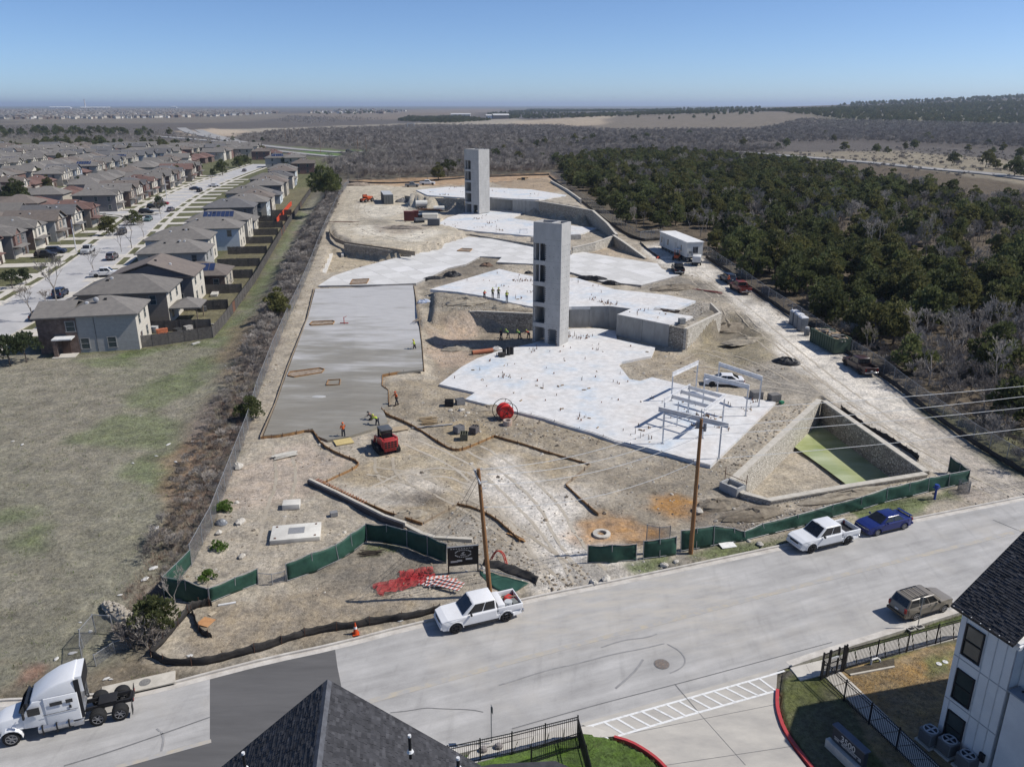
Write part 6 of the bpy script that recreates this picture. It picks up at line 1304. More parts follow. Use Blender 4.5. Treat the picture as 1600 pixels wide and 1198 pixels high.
def tracked_loader(px,rz,label,red,sc=1.0):
    t=thing('skid_steer_loader',label,'loader',on(*px),rz); t.scale=(sc,)*3; k=mat('track_rubber',(.02,.02,.02),None,8,.9)
    for s in (-1,1):
        mb=MB(); pr=[(-.95,.12),(-.75,0),(.75,0),(.98,.2),(.9,.48),(-.6,.55),(-.95,.4)]; mb.prism([(x,y) for x,y in pr],-.19,.19); mb.v=[(x,s*.72+z,y) for x,y,z in mb.v]; mb.obj('track',k,t)
        for x in (-.6,-.15,.3): MB().tube((x,s*.9,.2),(x,s*.94,.2),.13,.13,10).obj('track_roller',M_BLACKM,t)
        MB().bar((-.95,s*.62,1.35),(.9,s*.62,1.05),.14,.2).obj('lift_arm',red,t); MB().bar((.9,s*.62,1.05),(1.25,s*.62,.35),.14,.2).obj('lift_arm',red,t); MB().bar((-.95,s*.62,1.35),(-.9,s*.62,.7),.14,.24).obj('arm_tower',red,t)
    MB().box((-.1,0,.62),(1.9,1.02,.62)).obj('chassis',red,t,bevel=.05); MB().box((-.92,0,.95),(.45,1.25,.75)).obj('engine_door',red,t,bevel=.06)
    for j in range(3):
        for q in range(4): MB().box((-1.155,-.42+q*.28,.72+j*.2),(.03,.2,.12)).obj('grille_slot',M_BLACKM,t)
    MB().box((.2,0,1.35),(.95,.9,1.0),0,.92).obj('cab',M_CGLASS,t,bevel=.03); MB().box((.15,0,1.93),(1.15,1.0,.1)).obj('cab_roof',mat('cab_roof',(.10,.105,.11),None,2,.4),t,bevel=.03)
    for x in (-.26,.66):
        for s in (-1,1): MB().bar((x,s*.46,.9),(x,s*.44,1.9),.06,.06).obj('cab_pillar',M_BLACKM,t)
    MB().box((1.4,0,.3),(.35,1.6,.5)).obj('bucket',mat('bucket_steel',(.10,.09,.085)),t,bevel=.03); MB().box((-.9,0,1.36),(.35,.9,.06)).obj('engine_top',red,t)
tracked_loader((604,703),rad(118),'red tracked skid steer loader parked in front of the wet slab',mat('loader_red',(.42,.045,.045),(.34,.04,.04),1,.45),1.25)
def telehandler(px,rz,label,colr,sc=1.0):
    t=thing('telehandler',label,'construction vehicle',on(*px),rz); t.scale=(sc,)*3; wm=wheel_me(.6,.45,mat('rim_grey',(.35,.33,.3)),M_DPLAS)
    for x in (-1.5,1.5):
        for s in (-1,1): wheel(t,x,s*.95,.6,0,wm)
    MB().box((0,0,.95),(4.3,1.1,.7)).obj('chassis',colr,t,bevel=.06); MB().box((-.1,.6,1.65),(1.4,.85,1.2),0,.9).obj('cab',M_CGLASS,t,bevel=.03); MB().box((-.1,.6,2.3),(1.4,.9,.08)).obj('cab_roof',colr,t)
    for x in (-.75,.55):
        for s in (.22,1.0): MB().bar((x,s,1.1),(x*.92,s,2.28),.07,.07).obj('cab_pillar',M_BLACKM,t)
    MB().bar((-2.0,-.25,2.1),(2.6,-.25,1.5),.34,.36).obj('boom',colr,t); MB().bar((2.6,-.25,1.5),(3.1,-.25,.6),.22,.22).obj('boom_tip',M_BLACKM,t); MB().box((.3,-.65,1.4),(1.6,.5,.6)).obj('engine_cover',colr,t,bevel=.05)
    for s in (-.45,.45): MB().box((3.7,-.25+s,.4),(1.2,.12,.06)).obj('fork',M_BLACKM,t)
ORM=mat('machine_orange',(.52,.10,.03),(.42,.08,.03),1,.5)
telehandler((573,316),rad(60),'orange telehandler in the pale upper yard left of the grey container',ORM,1.0); telehandler((818,286),rad(160),'small tan telehandler far back by the rear fence of the site',mat('machine_tan',(.42,.30,.14)),.95)
def forklift():
    t=simple('forklift','small orange forklift with a white canopy in front of the office trailer','construction vehicle',(1058,406),HR+2.6); wm=wheel_me(.4,.3,M_TRIM,M_DPLAS)
    for x in (-.8,.9):
        for s in (-1,1): wheel(t,x,s*.65,.4,0,wm)
    MB().box((0,0,.8),(2.2,1.0,.6)).obj('chassis',ORM,t,bevel=.05); MB().box((0,0,2.3),(1.5,1.3,.1)).obj('canopy',M_TRIM,t); MB().box((-.2,0,1.25),(.5,.6,.5)).obj('seat',M_BLACKM,t)
    for x in (-.65,.65):
        for s in (-.55,.55): MB().bar((x,s,1.0),(x,s,2.28),.06,.06).obj('canopy_post',ORM,t)
    for s in (-.3,.3): MB().bar((1.25,s,.2),(1.25,s,2.6),.09,.09).obj('mast',M_BLACKM,t); MB().box((1.9,s,.2),(1.2,.1,.05)).obj('fork',M_BLACKM,t)
forklift()
def compressor():
    t=simple('towed_generator','white towed generator with a drawbar beside the office trailer','trailer',(1088,414),HR+math.pi/2+1.2); wm=wheel_me(.36,.24,M_TRIM,M_DPLAS)
    MB().box((0,0,1.35),(3.0,1.7,1.3)).obj('housing',mat('gen_white',(.66,.66,.64),None,1,.4),t,bevel=.12); MB().box((0,0,.62),(3.2,1.6,.16)).obj('frame',M_BLACKM,t); MB().bar((1.5,0,.6),(3.0,0,.55),.12,.12).obj('drawbar',M_BLACKM,t)
    for s in (-1,1): wheel(t,-.2,s*.85,.36,0,wm); MB().box((-.2,s*.9,.85),(1.0,.3,.06)).obj('mudguard',M_BLACKM,t)
    for k in range(4): MB().box((-.9+k*.55,-.86,1.35),(.35,.03,.5)).obj('louvre',MATS['toilet_grey'],t)
compressor()
def reel():
    t=simple('cable_reel','big red cable reel on a black frame at the edge of the large white slab','cable reel',(789,655),rad(20)); rd_=mat('reel_red',(.62,.035,.03),(.5,.03,.03),1,.4); n=20
    MB().tube((0,-.62,1.0),(0,.62,1.0),.80,.80,24).obj('cable_coil',rd_,t)
    r=MB()
    for k in range(8):
        y=-.55+k*.157
        for i in range(24): a,b=2*math.pi*i/24,2*math.pi*(i+1)/24; r.tube((.81*math.cos(a),y,1+.81*math.sin(a)),(.81*math.cos(b),y,1+.81*math.sin(b)),.07,.07,5,False)
    r.obj('cable_turns',rd_,t)
    for s in (-1,1):
        r=MB()
        for i in range(n): a,b=2*math.pi*i/n,2*math.pi*(i+1)/n; r.tube((1.25*math.cos(a),s*.78,1.25+1.25*math.sin(a)-.25),(1.25*math.cos(b),s*.78,1.25+1.25*math.sin(b)-.25),.04,.04,6,False)
        for i in range(0,n,4): a=2*math.pi*i/n; r.tube((0,s*.78,1.0),(1.25*math.cos(a),s*.78,1.0+1.25*math.sin(a)),.03,.03,5)
        r.obj('reel_flange',M_BLACKM,t)
    MB().bar((0,-1.0,1),(0,1.0,1),.1,.1).obj('axle',M_BLACKM,t)
reel()
t=simple('concrete_ring','short concrete pipe ring lined with orange, in front of the red cable reel','pipe ring',(793,664)); r=MB()
for i in range(16):
    a,b=2*math.pi*i/16,2*math.pi*(i+1)/16
    pr=[(.5,0),(.5,.6),(.36,.6),(.36,0)]; r.add([(q*math.cos(z),q*math.sin(z),hh) for z in (a,b) for q,hh in pr],[(0,1,5,4),(1,2,6,5),(2,3,7,6)])
r.obj('ring_body',mat('ring_conc',(.40,.26,.19),(.5,.46,.4),2),t); MB().tube((0,0,.0),(0,0,.06),.37,.37,14).obj('ring_floor',M_BLACKM,t)
def rotated_box(name,label,cat,px,dims,rz,m,lift=0.0,tilt=(0,0),bevel=.0):
    p=on(*px); p.z += lift+.07; mb=MB(); mb.box((0,0,dims[2]/2),dims); o=mb.obj(name,m,None,p,(tilt[0],tilt[1],rz),bevel=bevel); return tag(o,label,cat)
M_PREC=mat('precast',(.66,.64,.58),(.52,.50,.45),.7,.9,.1)
t=simple('precast_slab','large pale precast slab with a square hatch lying on the dirt at the left','precast slab',(463,836),rad(10)); MB().box((0,0,.2),(4.0,2.5,.4)).obj('block',M_PREC,t,bevel=.02); MB().box((.05,.1,.41),(1.3,1.0,.03)).obj('hatch',mat('hatch_steel',(.36,.36,.355),None,8,.5,metal=.3),t); [MB().box((x,y,.42),(.16,.16,.05)).obj('lifting_eye',M_STEEL,t) for x in (-1.6,1.6) for y in (-.95,.95)]
rotated_box('precast_block','small pale precast block behind the large hatch slab','precast block',(456,793),(1.5,1.05,.5),rad(8),M_PREC,bevel=.02)
p=on(446,712); t=thing('board_stack','little stack of pale broken boards on the pinkish gravel','boards',p,rad(32))
for k in range(5): MB().box((random.uniform(-.1,.1),-.5+k*.24,.12+random.uniform(0,.1)),(2.4+random.uniform(-.4,.4),.2,.05),random.uniform(-.08,.08)).obj('board',mat('pale_board',(.58,.55,.48)),t)
rotated_box('plywood_sheet','yellowish plywood sheet at the feet of the orange shirted person','plywood sheet',(537,691),(1.9,1.5,.06),rad(25),mat('yellow_ply',(.55,.44,.20),(.46,.36,.16),2)); rotated_box('plywood_sheet','tan plywood sheet behind the red skid steer','plywood sheet',(622,671),(2.2,1.2,.06),rad(22),mat('tan_ply',(.42,.33,.22)))
rotated_box('orange_board','square orange board lying by the loose silt fence flap','board',(322,973),(.95,.9,.05),rad(-20),mat('orange_ply',(.50,.27,.12),(.40,.20,.09),3)); rotated_box('white_plank','white plank lying in front of the green corner fence','plank',(355,945),(1.2,.16,.08),rad(18),M_TRIM); rotated_box('small_board','small cream board above the square orange board','board',(332,960),(.5,.28,.05),rad(60),mat('cream_ply',(.52,.44,.32)))
rotated_box('white_board','bright white board lying on the verge right of the utility pole','board',(1136,852),(1.35,.85,.05),rad(18),M_WPAINT,tilt=(.12,.05)); rotated_box('grey_block','grey block lying in the churned dirt right of the small precast block','block',(522,806),(.62,.5,.35),.4,mat('block_grey',(.25,.25,.25))); rotated_box('grey_block','dark block at the far right corner of the large white slab, beside a green scrap','block pallet',(1209,627),(1.3,1.0,.9),.3,mat('block_pallet',(.20,.19,.18),(.12,.115,.11),6)); rotated_box('block_pallet','dark pallet of blocks under the farthest white steel frame','block pallet',(1181,624),(1.3,1.1,1.0),.2,MATS['block_pallet'])
rotated_box('green_scrap','small green scrap at the right corner of the white slab','scrap',(1221,631),(.5,.4,.3),.5,mat('green_plastic',(.03,.20,.11)));
for i,(a,b,lb) in enumerate(((702,634,'black plastic crate left of the broken concrete lumps'),(719,632,'grey open crate beside the broken concrete lumps'),(717,675,'grey pallet piece left of the form board bend'),(741,676,'dark slatted crate nearest the form board bend'),(725,686,'olive crate in front of the two dark crates'))): 
    t=simple('crate',lb,'crate',(a,b),.4*i); m=mat('crate_%d' % i,((.03,.03,.03),(.25,.25,.25),(.20,.20,.21),(.12,.11,.11),(.16,.16,.11))[i]); MB().box((0,0,.08),(1.0,.8,.06)).obj('crate_floor',m,t)
    for k in range(4): MB().box((0,-.38+k*.25,.45),(1.0,.05,.6)).obj('slat',m,t)
    for s in (-1,1): MB().box((s*.49,0,.42),(.05,.8,.7)).obj('slat',m,t)
M_CHUNK=mat('concrete_chunk',(.56,.53,.47),(.40,.37,.32),3,.95,.4)
def chunk(label,px,s,cat='rubble',m=None,flat=.5):
    s *= .75; R=random.Random(int(px[0]*7+px[1])); p=on(*px); n=9; mb=MB(); mb.sphere((0,0,s*flat*.5),(s,s*.75,s*flat),8,5); mb.v=[(x*R.uniform(.75,1.15),y*R.uniform(.75,1.15),z*R.uniform(.8,1.1)) for x,y,z in mb.v]; tag(mb.obj('concrete_lump',m or M_CHUNK,None,p,(0,0,R.uniform(0,6))),label,cat)
for lb,px_,s in (('pale broken concrete lump, leftmost below the black plastic crate',(704,642),.45),('large flat pale concrete lump below the grey open crate',(721,642),.6),('pale concrete lump right of the large flat one',(731,646),.42),('pale rubble lump at the roots of the green fence gate panel',(1037,884),.5),('pale rubble lump on the verge left of the right utility pole',(1056,878),.4),('pinkish concrete lump on the dirt beside the weeds',(376,817),.75),('round pinkish concrete lump below the weeds',(378,870),.55),('pale rock beside the weeds at the left fence',(342,833),.5),('white rock on the verge near the small white board',(1170,846),.3),('flat pale rock on the verge nearest the street',(1187,851),.5),('pale concrete lump at the kerb of the site gate',(947,905),.6),('long pale concrete lump lying in the gutter at the site gate',(928,911),.55),('white rubble lump behind the right utility pole',(1090,800),.8),('pale slab fragment leaning at the left fence',(372,730),.9),('white lump at the right edge of the stone basin',(1413,617),.35)): chunk(lb,px_,s)
# white debris scattered across the field and the brush strip
for i,(a,b,s) in enumerate(((263,695,.5),(244,713,.35),(275,722,.35),(208,724,.3),(245,825,.5),(227,905,.6),(240,888,.7),(188,930,.35),(142,987,.35),(126,973,.25),(88,1030,.4),(113,1021,.45),(376,558,.3),(352,572,.25),(220,650,.2),(305,706,.3),(301,690,.25),(35,695,.4),(20,690,.35),(166,1061,.35),(173,1062,.25),(297,1025,.4),(625,970,.35))): 
    R=random.Random(i); p=on(a,b); mb=MB(); s *= .7; mb.sphere((0,0,.06),(s,s*.5,s*.2),7,4); mb.v=[(x*R.uniform(.6,1.2),y*R.uniform(.6,1.2),z) for x,y,z in mb.v]; tag(mb.obj('litter',mat('litter_white',(.62,.61,.58)),None,p,(0,0,R.uniform(0,6))),'scrap of pale litter lying in the dry grass','litter','pale litter in the dry field')
t=simple('rock_heap','long heap of pale rock behind the broken chain-link panel','rock heap',(191,967),rad(-38)); mb=MB(); mb.sphere((0,0,.2),(2.7,.65,.5),14,7,-.3); R=random.Random(4); mb.v=[(x+R.uniform(-.15,.15),y+R.uniform(-.15,.15),z+R.uniform(-.08,.1)) for x,y,z in mb.v]; mb.obj('heap_core',mat('pale_rock',(.48,.44,.37),(.22,.19,.15),5,.95,.6),t)
for k in range(70): a=R.uniform(0,6.28); r_=R.uniform(0,1); x,y=2.7*r_*math.cos(a),.65*r_*math.sin(a); mb=MB(); mb.sphere((x,y,.75*math.sqrt(max(0,1-r_*r_))+.02),(R.uniform(.08,.22),R.uniform(.08,.2),R.uniform(.06,.14)),6,4); mb.obj('rock',MATS['pale_rock'],t)
t=simple('storm_inlet','concrete kerb inlet slab with a round iron lid beside the semi truck','storm drain',(217,1072),rad(21)); t.location.z=.05; MB().box((0,.1,.06),(4.2,1.15,.16)).obj('inlet_slab',M_CAP,t); MB().tube((.35,.15,.13),(.35,.15,.155),.34,.34,18).obj('manhole_lid',mat('iron_lid',(.25,.24,.22),(.15,.145,.14),9,.7),t); MB().box((0,-.47,-.02),(4.0,.04,.16)).obj('inlet_mouth',M_BLACKM,t)
def manhole(px,r,label,ring=False):
    t=thing('manhole',label,'manhole',at(px[0],px[1],.012) if not ring else on(*px),.3); 
    if ring:
        q=MB()
        for i in range(18):
            a,b=2*math.pi*i/18,2*math.pi*(i+1)/18; pr=[(r,-.1),(r,.22),(r*.55,.26),(r*.55,-.1)]; q.add([(s*math.cos(z),s*math.sin(z),h_) for z in (a,b) for s,h_ in pr],[(0,1,5,4),(1,2,6,5),(2,3,7,6)])
        q.obj('concrete_collar',M_CHUNK,t); MB().tube((0,0,.0),(0,0,.02),r*.56,r*.56,14).obj('dark_shaft',M_BLACKM,t)
    else:
        MB().tube((0,0,0),(0,0,.01),r,r,24).obj('frame',M_TAR,t); MB().tube((0,0,.01),(0,0,.018),r*.9,r*.9,24).obj('lid',mat('iron_brown',(.25,.20,.16),(.12,.10,.09),7,.7),t)
        for k in range(10): a=2*math.pi*k/10; MB().box((r*.6*math.cos(a),r*.6*math.sin(a),.02),(.22,.05,.008),a).obj('lid_rib',M_TAR,t)
manhole((1034,1037),.5,'round brown cast manhole cover in the street'); manhole((940,836),.75,'round white concrete manhole collar in the orange dirt',True)
t=simple('concrete_box','open grey concrete box sunk at the left corner of the water basin','concrete box',(1144,768),rad(-52)); t.location.z += .1
for x,y,dx,dy in ((-.9,0,.18,1.2),(.9,0,.18,1.2),(0,-.6,1.98,.18),(0,.6,1.98,.18)): MB().box((x,y,.25),(dx,dy,1.0)).obj('box_side',mat('box_conc',(.40,.40,.39),(.32,.32,.31),2),t)
MB().box((0,0,-.1),(1.7,1.1,.1)).obj('box_floor',M_BLACKM,t)
for s,x in ((0,-1.5),(1,.9)): MB().bar((x,.8,0),(x,.8,1.7),.05,.05).obj('guard_post',M_STEEL,t)
MB().bar((-1.5,.8,1.0),(.9,.8,1.0),.05,.05).obj('guard_rail',M_STEEL,t)
t=simple('blue_standpipe','blue water standpipe post in front of the green fence','standpipe',(1460,780)); t.location.z=.1; bl=mat('standpipe_blue',(.03,.07,.32),None,2,.4); MB().tube((0,0,0),(0,0,1.25),.1,.1,10).obj('pipe',bl,t); MB().tube((0,0,1.1),(0,0,1.5),.19,.19,12).obj('cap',bl,t); MB().tube((-.3,0,1.25),(.3,0,1.25),.07,.07,8).obj('nozzle',bl,t)
t=simple('wire_roll','rolled up wire fencing at the right end of the street verge','wire roll',(1505,768)); mb=MB(); [mb.tube((.5*math.cos(a),.5*math.sin(a),0),(.5*math.cos(a+.1),.5*math.sin(a+.1),1.1),.015,.015,4) for a in np.arange(0,6.2,.22)]; mb.obj('wire_coil',M_GALV,t); MB().tube((0,0,0),(0,0,1.05),.42,.42,14,False).obj('wire_core',M_CHAIN,t)
def cone(px,label):
    t=thing('traffic_cone',label,'traffic cone',on(*px) if px[1]>0 else None,.3); o=mat('cone_orange',(.62,.085,.02),None,2,.5); MB().box((0,0,.02),(.38,.38,.04)).obj('cone_base',o,t); MB().tube((0,0,.04),(0,0,.75),.15,.03,12).obj('cone_body',o,t); MB().tube((0,0,.36),(0,0,.5),.1,.077,12).obj('cone_band',M_WPAINT,t); t.scale=(1.2,1.2,1.2)
cone((556,990),'orange traffic cone with a white band standing by the silt fence at the street')
t=simple('orange_marker','little orange flag heap where the right fence meets the office trailer','marker',(1028,404)); MB().box((0,0,.25),(.9,.5,.4),.3,.4).obj('orange_net',mat('net_orange',(.6,.10,.06)),t)
def barricades():
    R=random.Random(9)
    for i,(x,y,rz) in enumerate(((678,908,.10),(690,913,-.05),(700,917,-.38))):
        t=simple('barricade',('striped barricade lying flat nearest the red netting','striped barricade lying across the middle of the striped heap','striped barricade sticking out farthest to the right of the striped heap')[i],'barricade',(x,y),rz,None); t['group']='striped barricades lying by the sign'; t.location.z += .06+i*.1
        for k in range(3):
            bd=MB().box((0,-.42+k*.42,.05),(2.3,.24,.04)).obj('board',mat('barricade_white',(.72,.70,.68),None,3,.5),t)
            for j in range(7):
                mb=MB(); x0=-1.1+j*.33; mb.prism([(x0,-.54+k*.42),(x0+.15,-.54+k*.42),(x0+.27,-.30+k*.42),(x0+.12,-.30+k*.42)],.071,.076); mb.obj('stripe',mat('stripe_orange',(.62,.16,.10),None,3,.5),bd)
        for s in (-.8,.8): MB().box((s,0,.0),(.07,1.4,.05)).obj('leg',M_GALV,t)
barricades()
def red_net():
    t=simple('safety_netting','crumpled red safety netting lying on the dirt left of the striped barricades','netting',(643,908)); m=mat('net_red',(.45,.03,.035),(.33,.03,.035),9,.8,.4,alpha=.62); R=random.Random(2)
    for (cx,cy,a,b,r) in ((-.7,-.6,1.9,.75,.45),(.3,.75,1.3,.7,.3)):
        n1,n2=16,9; mb=MB(); vs=[]
        for i in range(n1):
            for j in range(n2):
                x,y=(i/(n1-1)*2-1)*a,(j/(n2-1)*2-1)*b; x += .25*R.uniform(-1,1)*a*.3; y += R.uniform(-1,1)*b*.12; vs.append((cx+x*math.cos(r)-y*math.sin(r),cy+x*math.sin(r)+y*math.cos(r),.05+R.random()*.32))
        mb.add(vs,[(i*n2+j,i*n2+j+1,(i+1)*n2+j+1,(i+1)*n2+j) for i in range(n1-1) for j in range(n2-1)]); mb.obj('net_sheet',m,t)
red_net()
def hoarding():
    a,b=at(703,897,.1),at(745,893,.1); c=(a+b)/2; d=b-a; t=thing('site_sign','black site sign board with a white round emblem beside the left utility pole','sign',c,math.atan2(d.y,d.x)); L_=d.length+.25; H0,H1=.75,2.35
    for s in (-1,1): MB().box((s*L_/2*.97,0,1.2),(.1,.1,2.4)).obj('sign_post',M_BLACKM,t)
    MB().box((0,-.06,(H0+H1)/2),(L_,.05,H1-H0)).obj('board',mat('sign_black',(.015,.014,.014),None,2,.5),t); MB().box((0,-.06,H1+.03),(L_+.06,.1,.05)).obj('top_edge',M_GALV,t); ml=mat('sign_white',(.42,.42,.42),None,2,.5); zc=1.78; y=-.095
    for k in range(22):        # the curved lettering round the emblem, too small to read
        ang=math.pi*(.12+.76*(k % 11)/10)*(1 if k<11 else -1); MB().box((.62*math.cos(ang),y,zc+.30*math.sin(ang)),(.075,.012,.085)).obj('lettering',ml,t)
    MB().bar((0,y,zc-.16),(0,y,zc+.14),.05,.012).obj('emblem',ml,t); MB().bar((-.2,y,zc-.12),(.2,y,zc-.12),.012,.05).obj('emblem',ml,t); MB().bar((-.12,y,zc+.0),(.12,y,zc+.1),.012,.05).obj('emblem',ml,t)
    for x,w_,z in ((-.85,.55,1.12),(-.35,.4,1.17),(.55,.5,1.28),(1.05,.5,1.33)):
        if abs(x)+w_/2<L_/2: MB().box((x*L_/2.9,y,z),(w_,.012,.14)).obj('text_bar',ml,t)
    for k in range(9): MB().box((-.9+k*.2,y,2.22),(.12,.012,.05)).obj('lettering',ml,t)
hoarding()
def fallen_screen():
    P=[on(a,b,.1) for a,b in ((746,893),(770,897),(800,905),(826,913))]; Q=[on(a,b,.12) for a,b in ((752,900),(770,918),(793,930),(812,922))]; t=thing('fallen_screen','collapsed green screen fence lying on the ground around the left utility pole','fence',P[0]); cloth(P,Q,M_GREEN,'screen',t,.25,.3,6); c=t.location
    MB().path([p-c+Vector((0,0,.2)) for p in P],.03,6).obj('rail',M_GALV,t)
    t=thing('silt_heap','black fabric heap behind the collapsed green screen','fabric heap',on(805,900)); P=[on(a,b,.05) for a,b in ((752,888),(775,890),(800,898),(825,908),(838,916))]; t.location=P[0]; cloth(P,[p+Vector((.2,.6,.45)) for p in P],M_SILT,'fabric',t,.3,.3,4)
fallen_screen()
t=simple('orange_hose','red plastic hose arching out of the ground right of the leaning utility pole','hose',(766,880)); t.location=on(766,876); c=t.location; pts=smoothp([Vector((0,0,.1)),Vector((.4,-.05,1.0)),Vector((.95,-.2,.9)),Vector((1.2,-.5,.1)),Vector((1.3,-.9,0))],2)
for s in (0,.12): MB().path([p+Vector((s,s*.3,0)) for p in pts],.045,7).obj('hose',mat('hose_red',(.55,.07,.05)),t)
# trench wall behind the left green fence, footing stub, timber litter
t=thing('trench_wall','dark waterproofed trench wall running down to the green fence','trench wall',on(482,758)); c=t.location; P=[on(a,b) for a,b in ((482,757),(520,775),(560,795),(600,815),(632,826))]
for i in range(4): a,b=P[i],P[i+1]; MB().bar(a-c+Vector((0,0,.15)),b-c+Vector((0,0,.12)),.22,.75).obj('wall_section',mat('tarred_wall',(.06,.062,.075),(.04,.04,.045),2,.6,coords='World'),t); MB().bar(a-c+Vector((.1,.2,.52)),b-c+Vector((.1,.2,.5)),.26,.05).obj('wall_top',M_CAP,t)
for k in range(20): f=k/20; p=P[0].lerp(P[2],f)-c+Vector((.5,.55,.15)); MB().bar(p+Vector((-.35,-.3,0)),p+Vector((.35,.3,.05)),.12,.06).obj('tie_board',mat('tie_red',(.34,.16,.10)),t)
t=thing('concrete_footing','pale concrete footing strip behind the black site sign','footing',on(640,822)); c=t.location; P=[on(a,b,.1) for a,b in ((632,822),(660,836),(680,842),(738,845))]; [MB().bar(a-c,b-c,.35,.3).obj('footing_length',M_CAP,t) for a,b in zip(P[:-1],P[1:])]
R=random.Random(12)
def lumber(label,px,n,L_,m,rz,cat='lumber pile',w_=.12,spread=.5):
    t=simple('lumber_pile',label,cat,px,rz)
    for k in range(n): MB().box((R.uniform(-.2,.2)*L_,R.uniform(-spread,spread),.05+.06*(k // 3)),(L_*R.uniform(.7,1),w_,.06),R.uniform(-.18,.18)).obj('plank',m,t)
lumber('scattered tan lumber behind the winding form boards',(672,660),16,1.8,mat('tan_lumber',(.42,.31,.18),(.30,.22,.13),3),.3,spread=1.2); lumber('loose pale planks on the dirt below the stone retaining wall',(712,503),3,5,M_OLDW,-.7); lumber('long grey beam lying among the form boards',(690,664),1,6.0,mat('grey_beam',(.33,.33,.33)),.32,'beam',.22); lumber('reddish steel lengths lying on the dirt bank by the haul road',(1102,455),5,7,mat('red_steel',(.20,.06,.05)),-.62,'steel pile',.2,.3); lumber('brown plank pile at the right end of the short form boards',(806,838),4,2.2,M_WOOD,-.9,spread=.2); lumber('dark brush heap of sticks beside the green fence corner',(578,866),14,1.8,mat('dark_stick',(.10,.08,.06)),.1,'stick heap',.05,.35); lumber('pale planks leaning by the left edge of the wet slab',(652,500),3,2.5,M_OLDW,1.2)
t=simple('clay_pipe','orange clay pipe lying at the left edge of the large white slab','pipe',(754,552),rad(24)); MB().tube((-1.6,0,.3),(1.6,0,.3),.32,.32,14).obj('pipe_body',mat('clay',(.40,.15,.08),(.32,.12,.07),2),t); MB().tube((-1.62,0,.3),(-1.6,0,.3),.26,.26,12).obj('pipe_mouth',M_BLACKM,t)
def tarp(label,px,a,b,h,rz,m=None,name='tarp_heap'):
    R=random.Random(int(px[0])); mb=MB(); mb.sphere((0,0,0),(a,b,h),18,9,-.05); mb.v=[(x*R.uniform(.85,1.1),y*R.uniform(.85,1.1),max(0,z*R.uniform(.6,1.15))) for x,y,z in mb.v]; tag(mb.obj(name,m or mat('black_tarp',(.014,.014,.015),(.03,.03,.032),3,.45,.6),None,on(*px),(0,0,rz)),label,'tarp heap')
tarp('black tarp heap left of the white middle slab',(707,431),1.9,1.2,.9,.2); tarp('low black tarp roll further left of the black tarp heap',(678,436),2.4,.6,.55,.25); tarp('long black tarp heap between the checkered drive and the middle slab',(925,437),3.2,.9,.8,-.25); tarp('black tarp heap joined to the right end of the long one',(955,444),1.9,.8,.7,-.3); tarp('black and grey tarp heap on the dirt left of the haul road',(1229,567),1.9,1.2,.8,-.4); tarp('dark bundle beside the nearer tower at the checkered drive',(826,428),.9,.6,.6,0); tarp('blue and white rubbish heap at the right edge of the wet slab',(662,472),1.3,.9,.5,.5,mat('blue_rubbish',(.25,.33,.5),(.45,.45,.45),4)); tarp('dark spoil heap above the curved notch of the checkered drive',(760,416),1.4,.8,.7,0,mat('brown_spoil',(.13,.06,.035),(.2,.16,.12),4)); tarp('black bags heaped beside the left fence weeds',(346,818),.55,.4,.45,0,mat('grey_bag',(.13,.14,.16),(.25,.26,.27),5,.4)); tarp('white sack pile by the black mixer at the slab edge',(776,546),.8,.5,.5,.2,mat('white_sack',(.6,.58,.54)))
ms_=mat('spoil',(.25,.215,.165),(.15,.125,.095),1.6,.95,.8,coords='World',bsc=5); ms2=mat('spoil_pale',(.36,.32,.25),(.24,.205,.16),1.6,.95,.8,coords='World',bsc=5)
for lb,q,a,b,h,m in (('dark churned spoil heap right of the pale stone wall',(1135,515),4.5,2.2,1.0,ms_),('low tan spoil heap beyond the dark churned one',(1165,535),4,1.6,.7,ms2),('dark spoil bank behind the long green street fence',(1175,805),3.2,1.0,.7,ms_),('rough spoil bank left of the stone basin corner',(1120,790),2.2,1.1,.6,ms_),('grey spoil bank between the basin and the green fence',(1330,775),5.5,.8,.6,ms2),('spoil mound below the edge of the middle slab',(730,474),3.5,1.8,.9,ms2),('spoil mound near the short pale stub wall of the middle slab',(790,481),2.5,1.2,.7,ms2),('spoil ridge in front of the large white slab',(760,640),2.2,.9,.5,ms2),('spoil heap above the dirt left of the nearer tower shadow',(715,545),2.5,1.2,.6,ms2),('spoil ridge at the back of the haul road below the pale drive',(1050,452),5,1.6,.9,ms_),('low rubble mound inside the left green fence',(640,805),1.6,.8,.4,ms2)): tarp(lb,q,a,b,h,.3,m,'spoil_heap')
t=simple('mortar_mixer','black mixer machine with upright barrels at the left edge of the large white slab','mixer',(788,558),.3); [MB().tube((x,y,0),(x,y,h_),.28,.28,10).obj('barrel',M_BLACKM,t) for x,y,h_ in ((0,0,1.3),(.65,.1,1.5),(1.2,.3,1.4))]; MB().box((-.5,-.3,.5),(.9,.6,.7)).obj('engine',mat('engine_dark',(.06,.055,.05)),t); wm=wheel_me(.3,.15,None,M_DPLAS); [wheel(t,-.5,s*.4-.3,.3,0,wm) for s in (-1,1)]
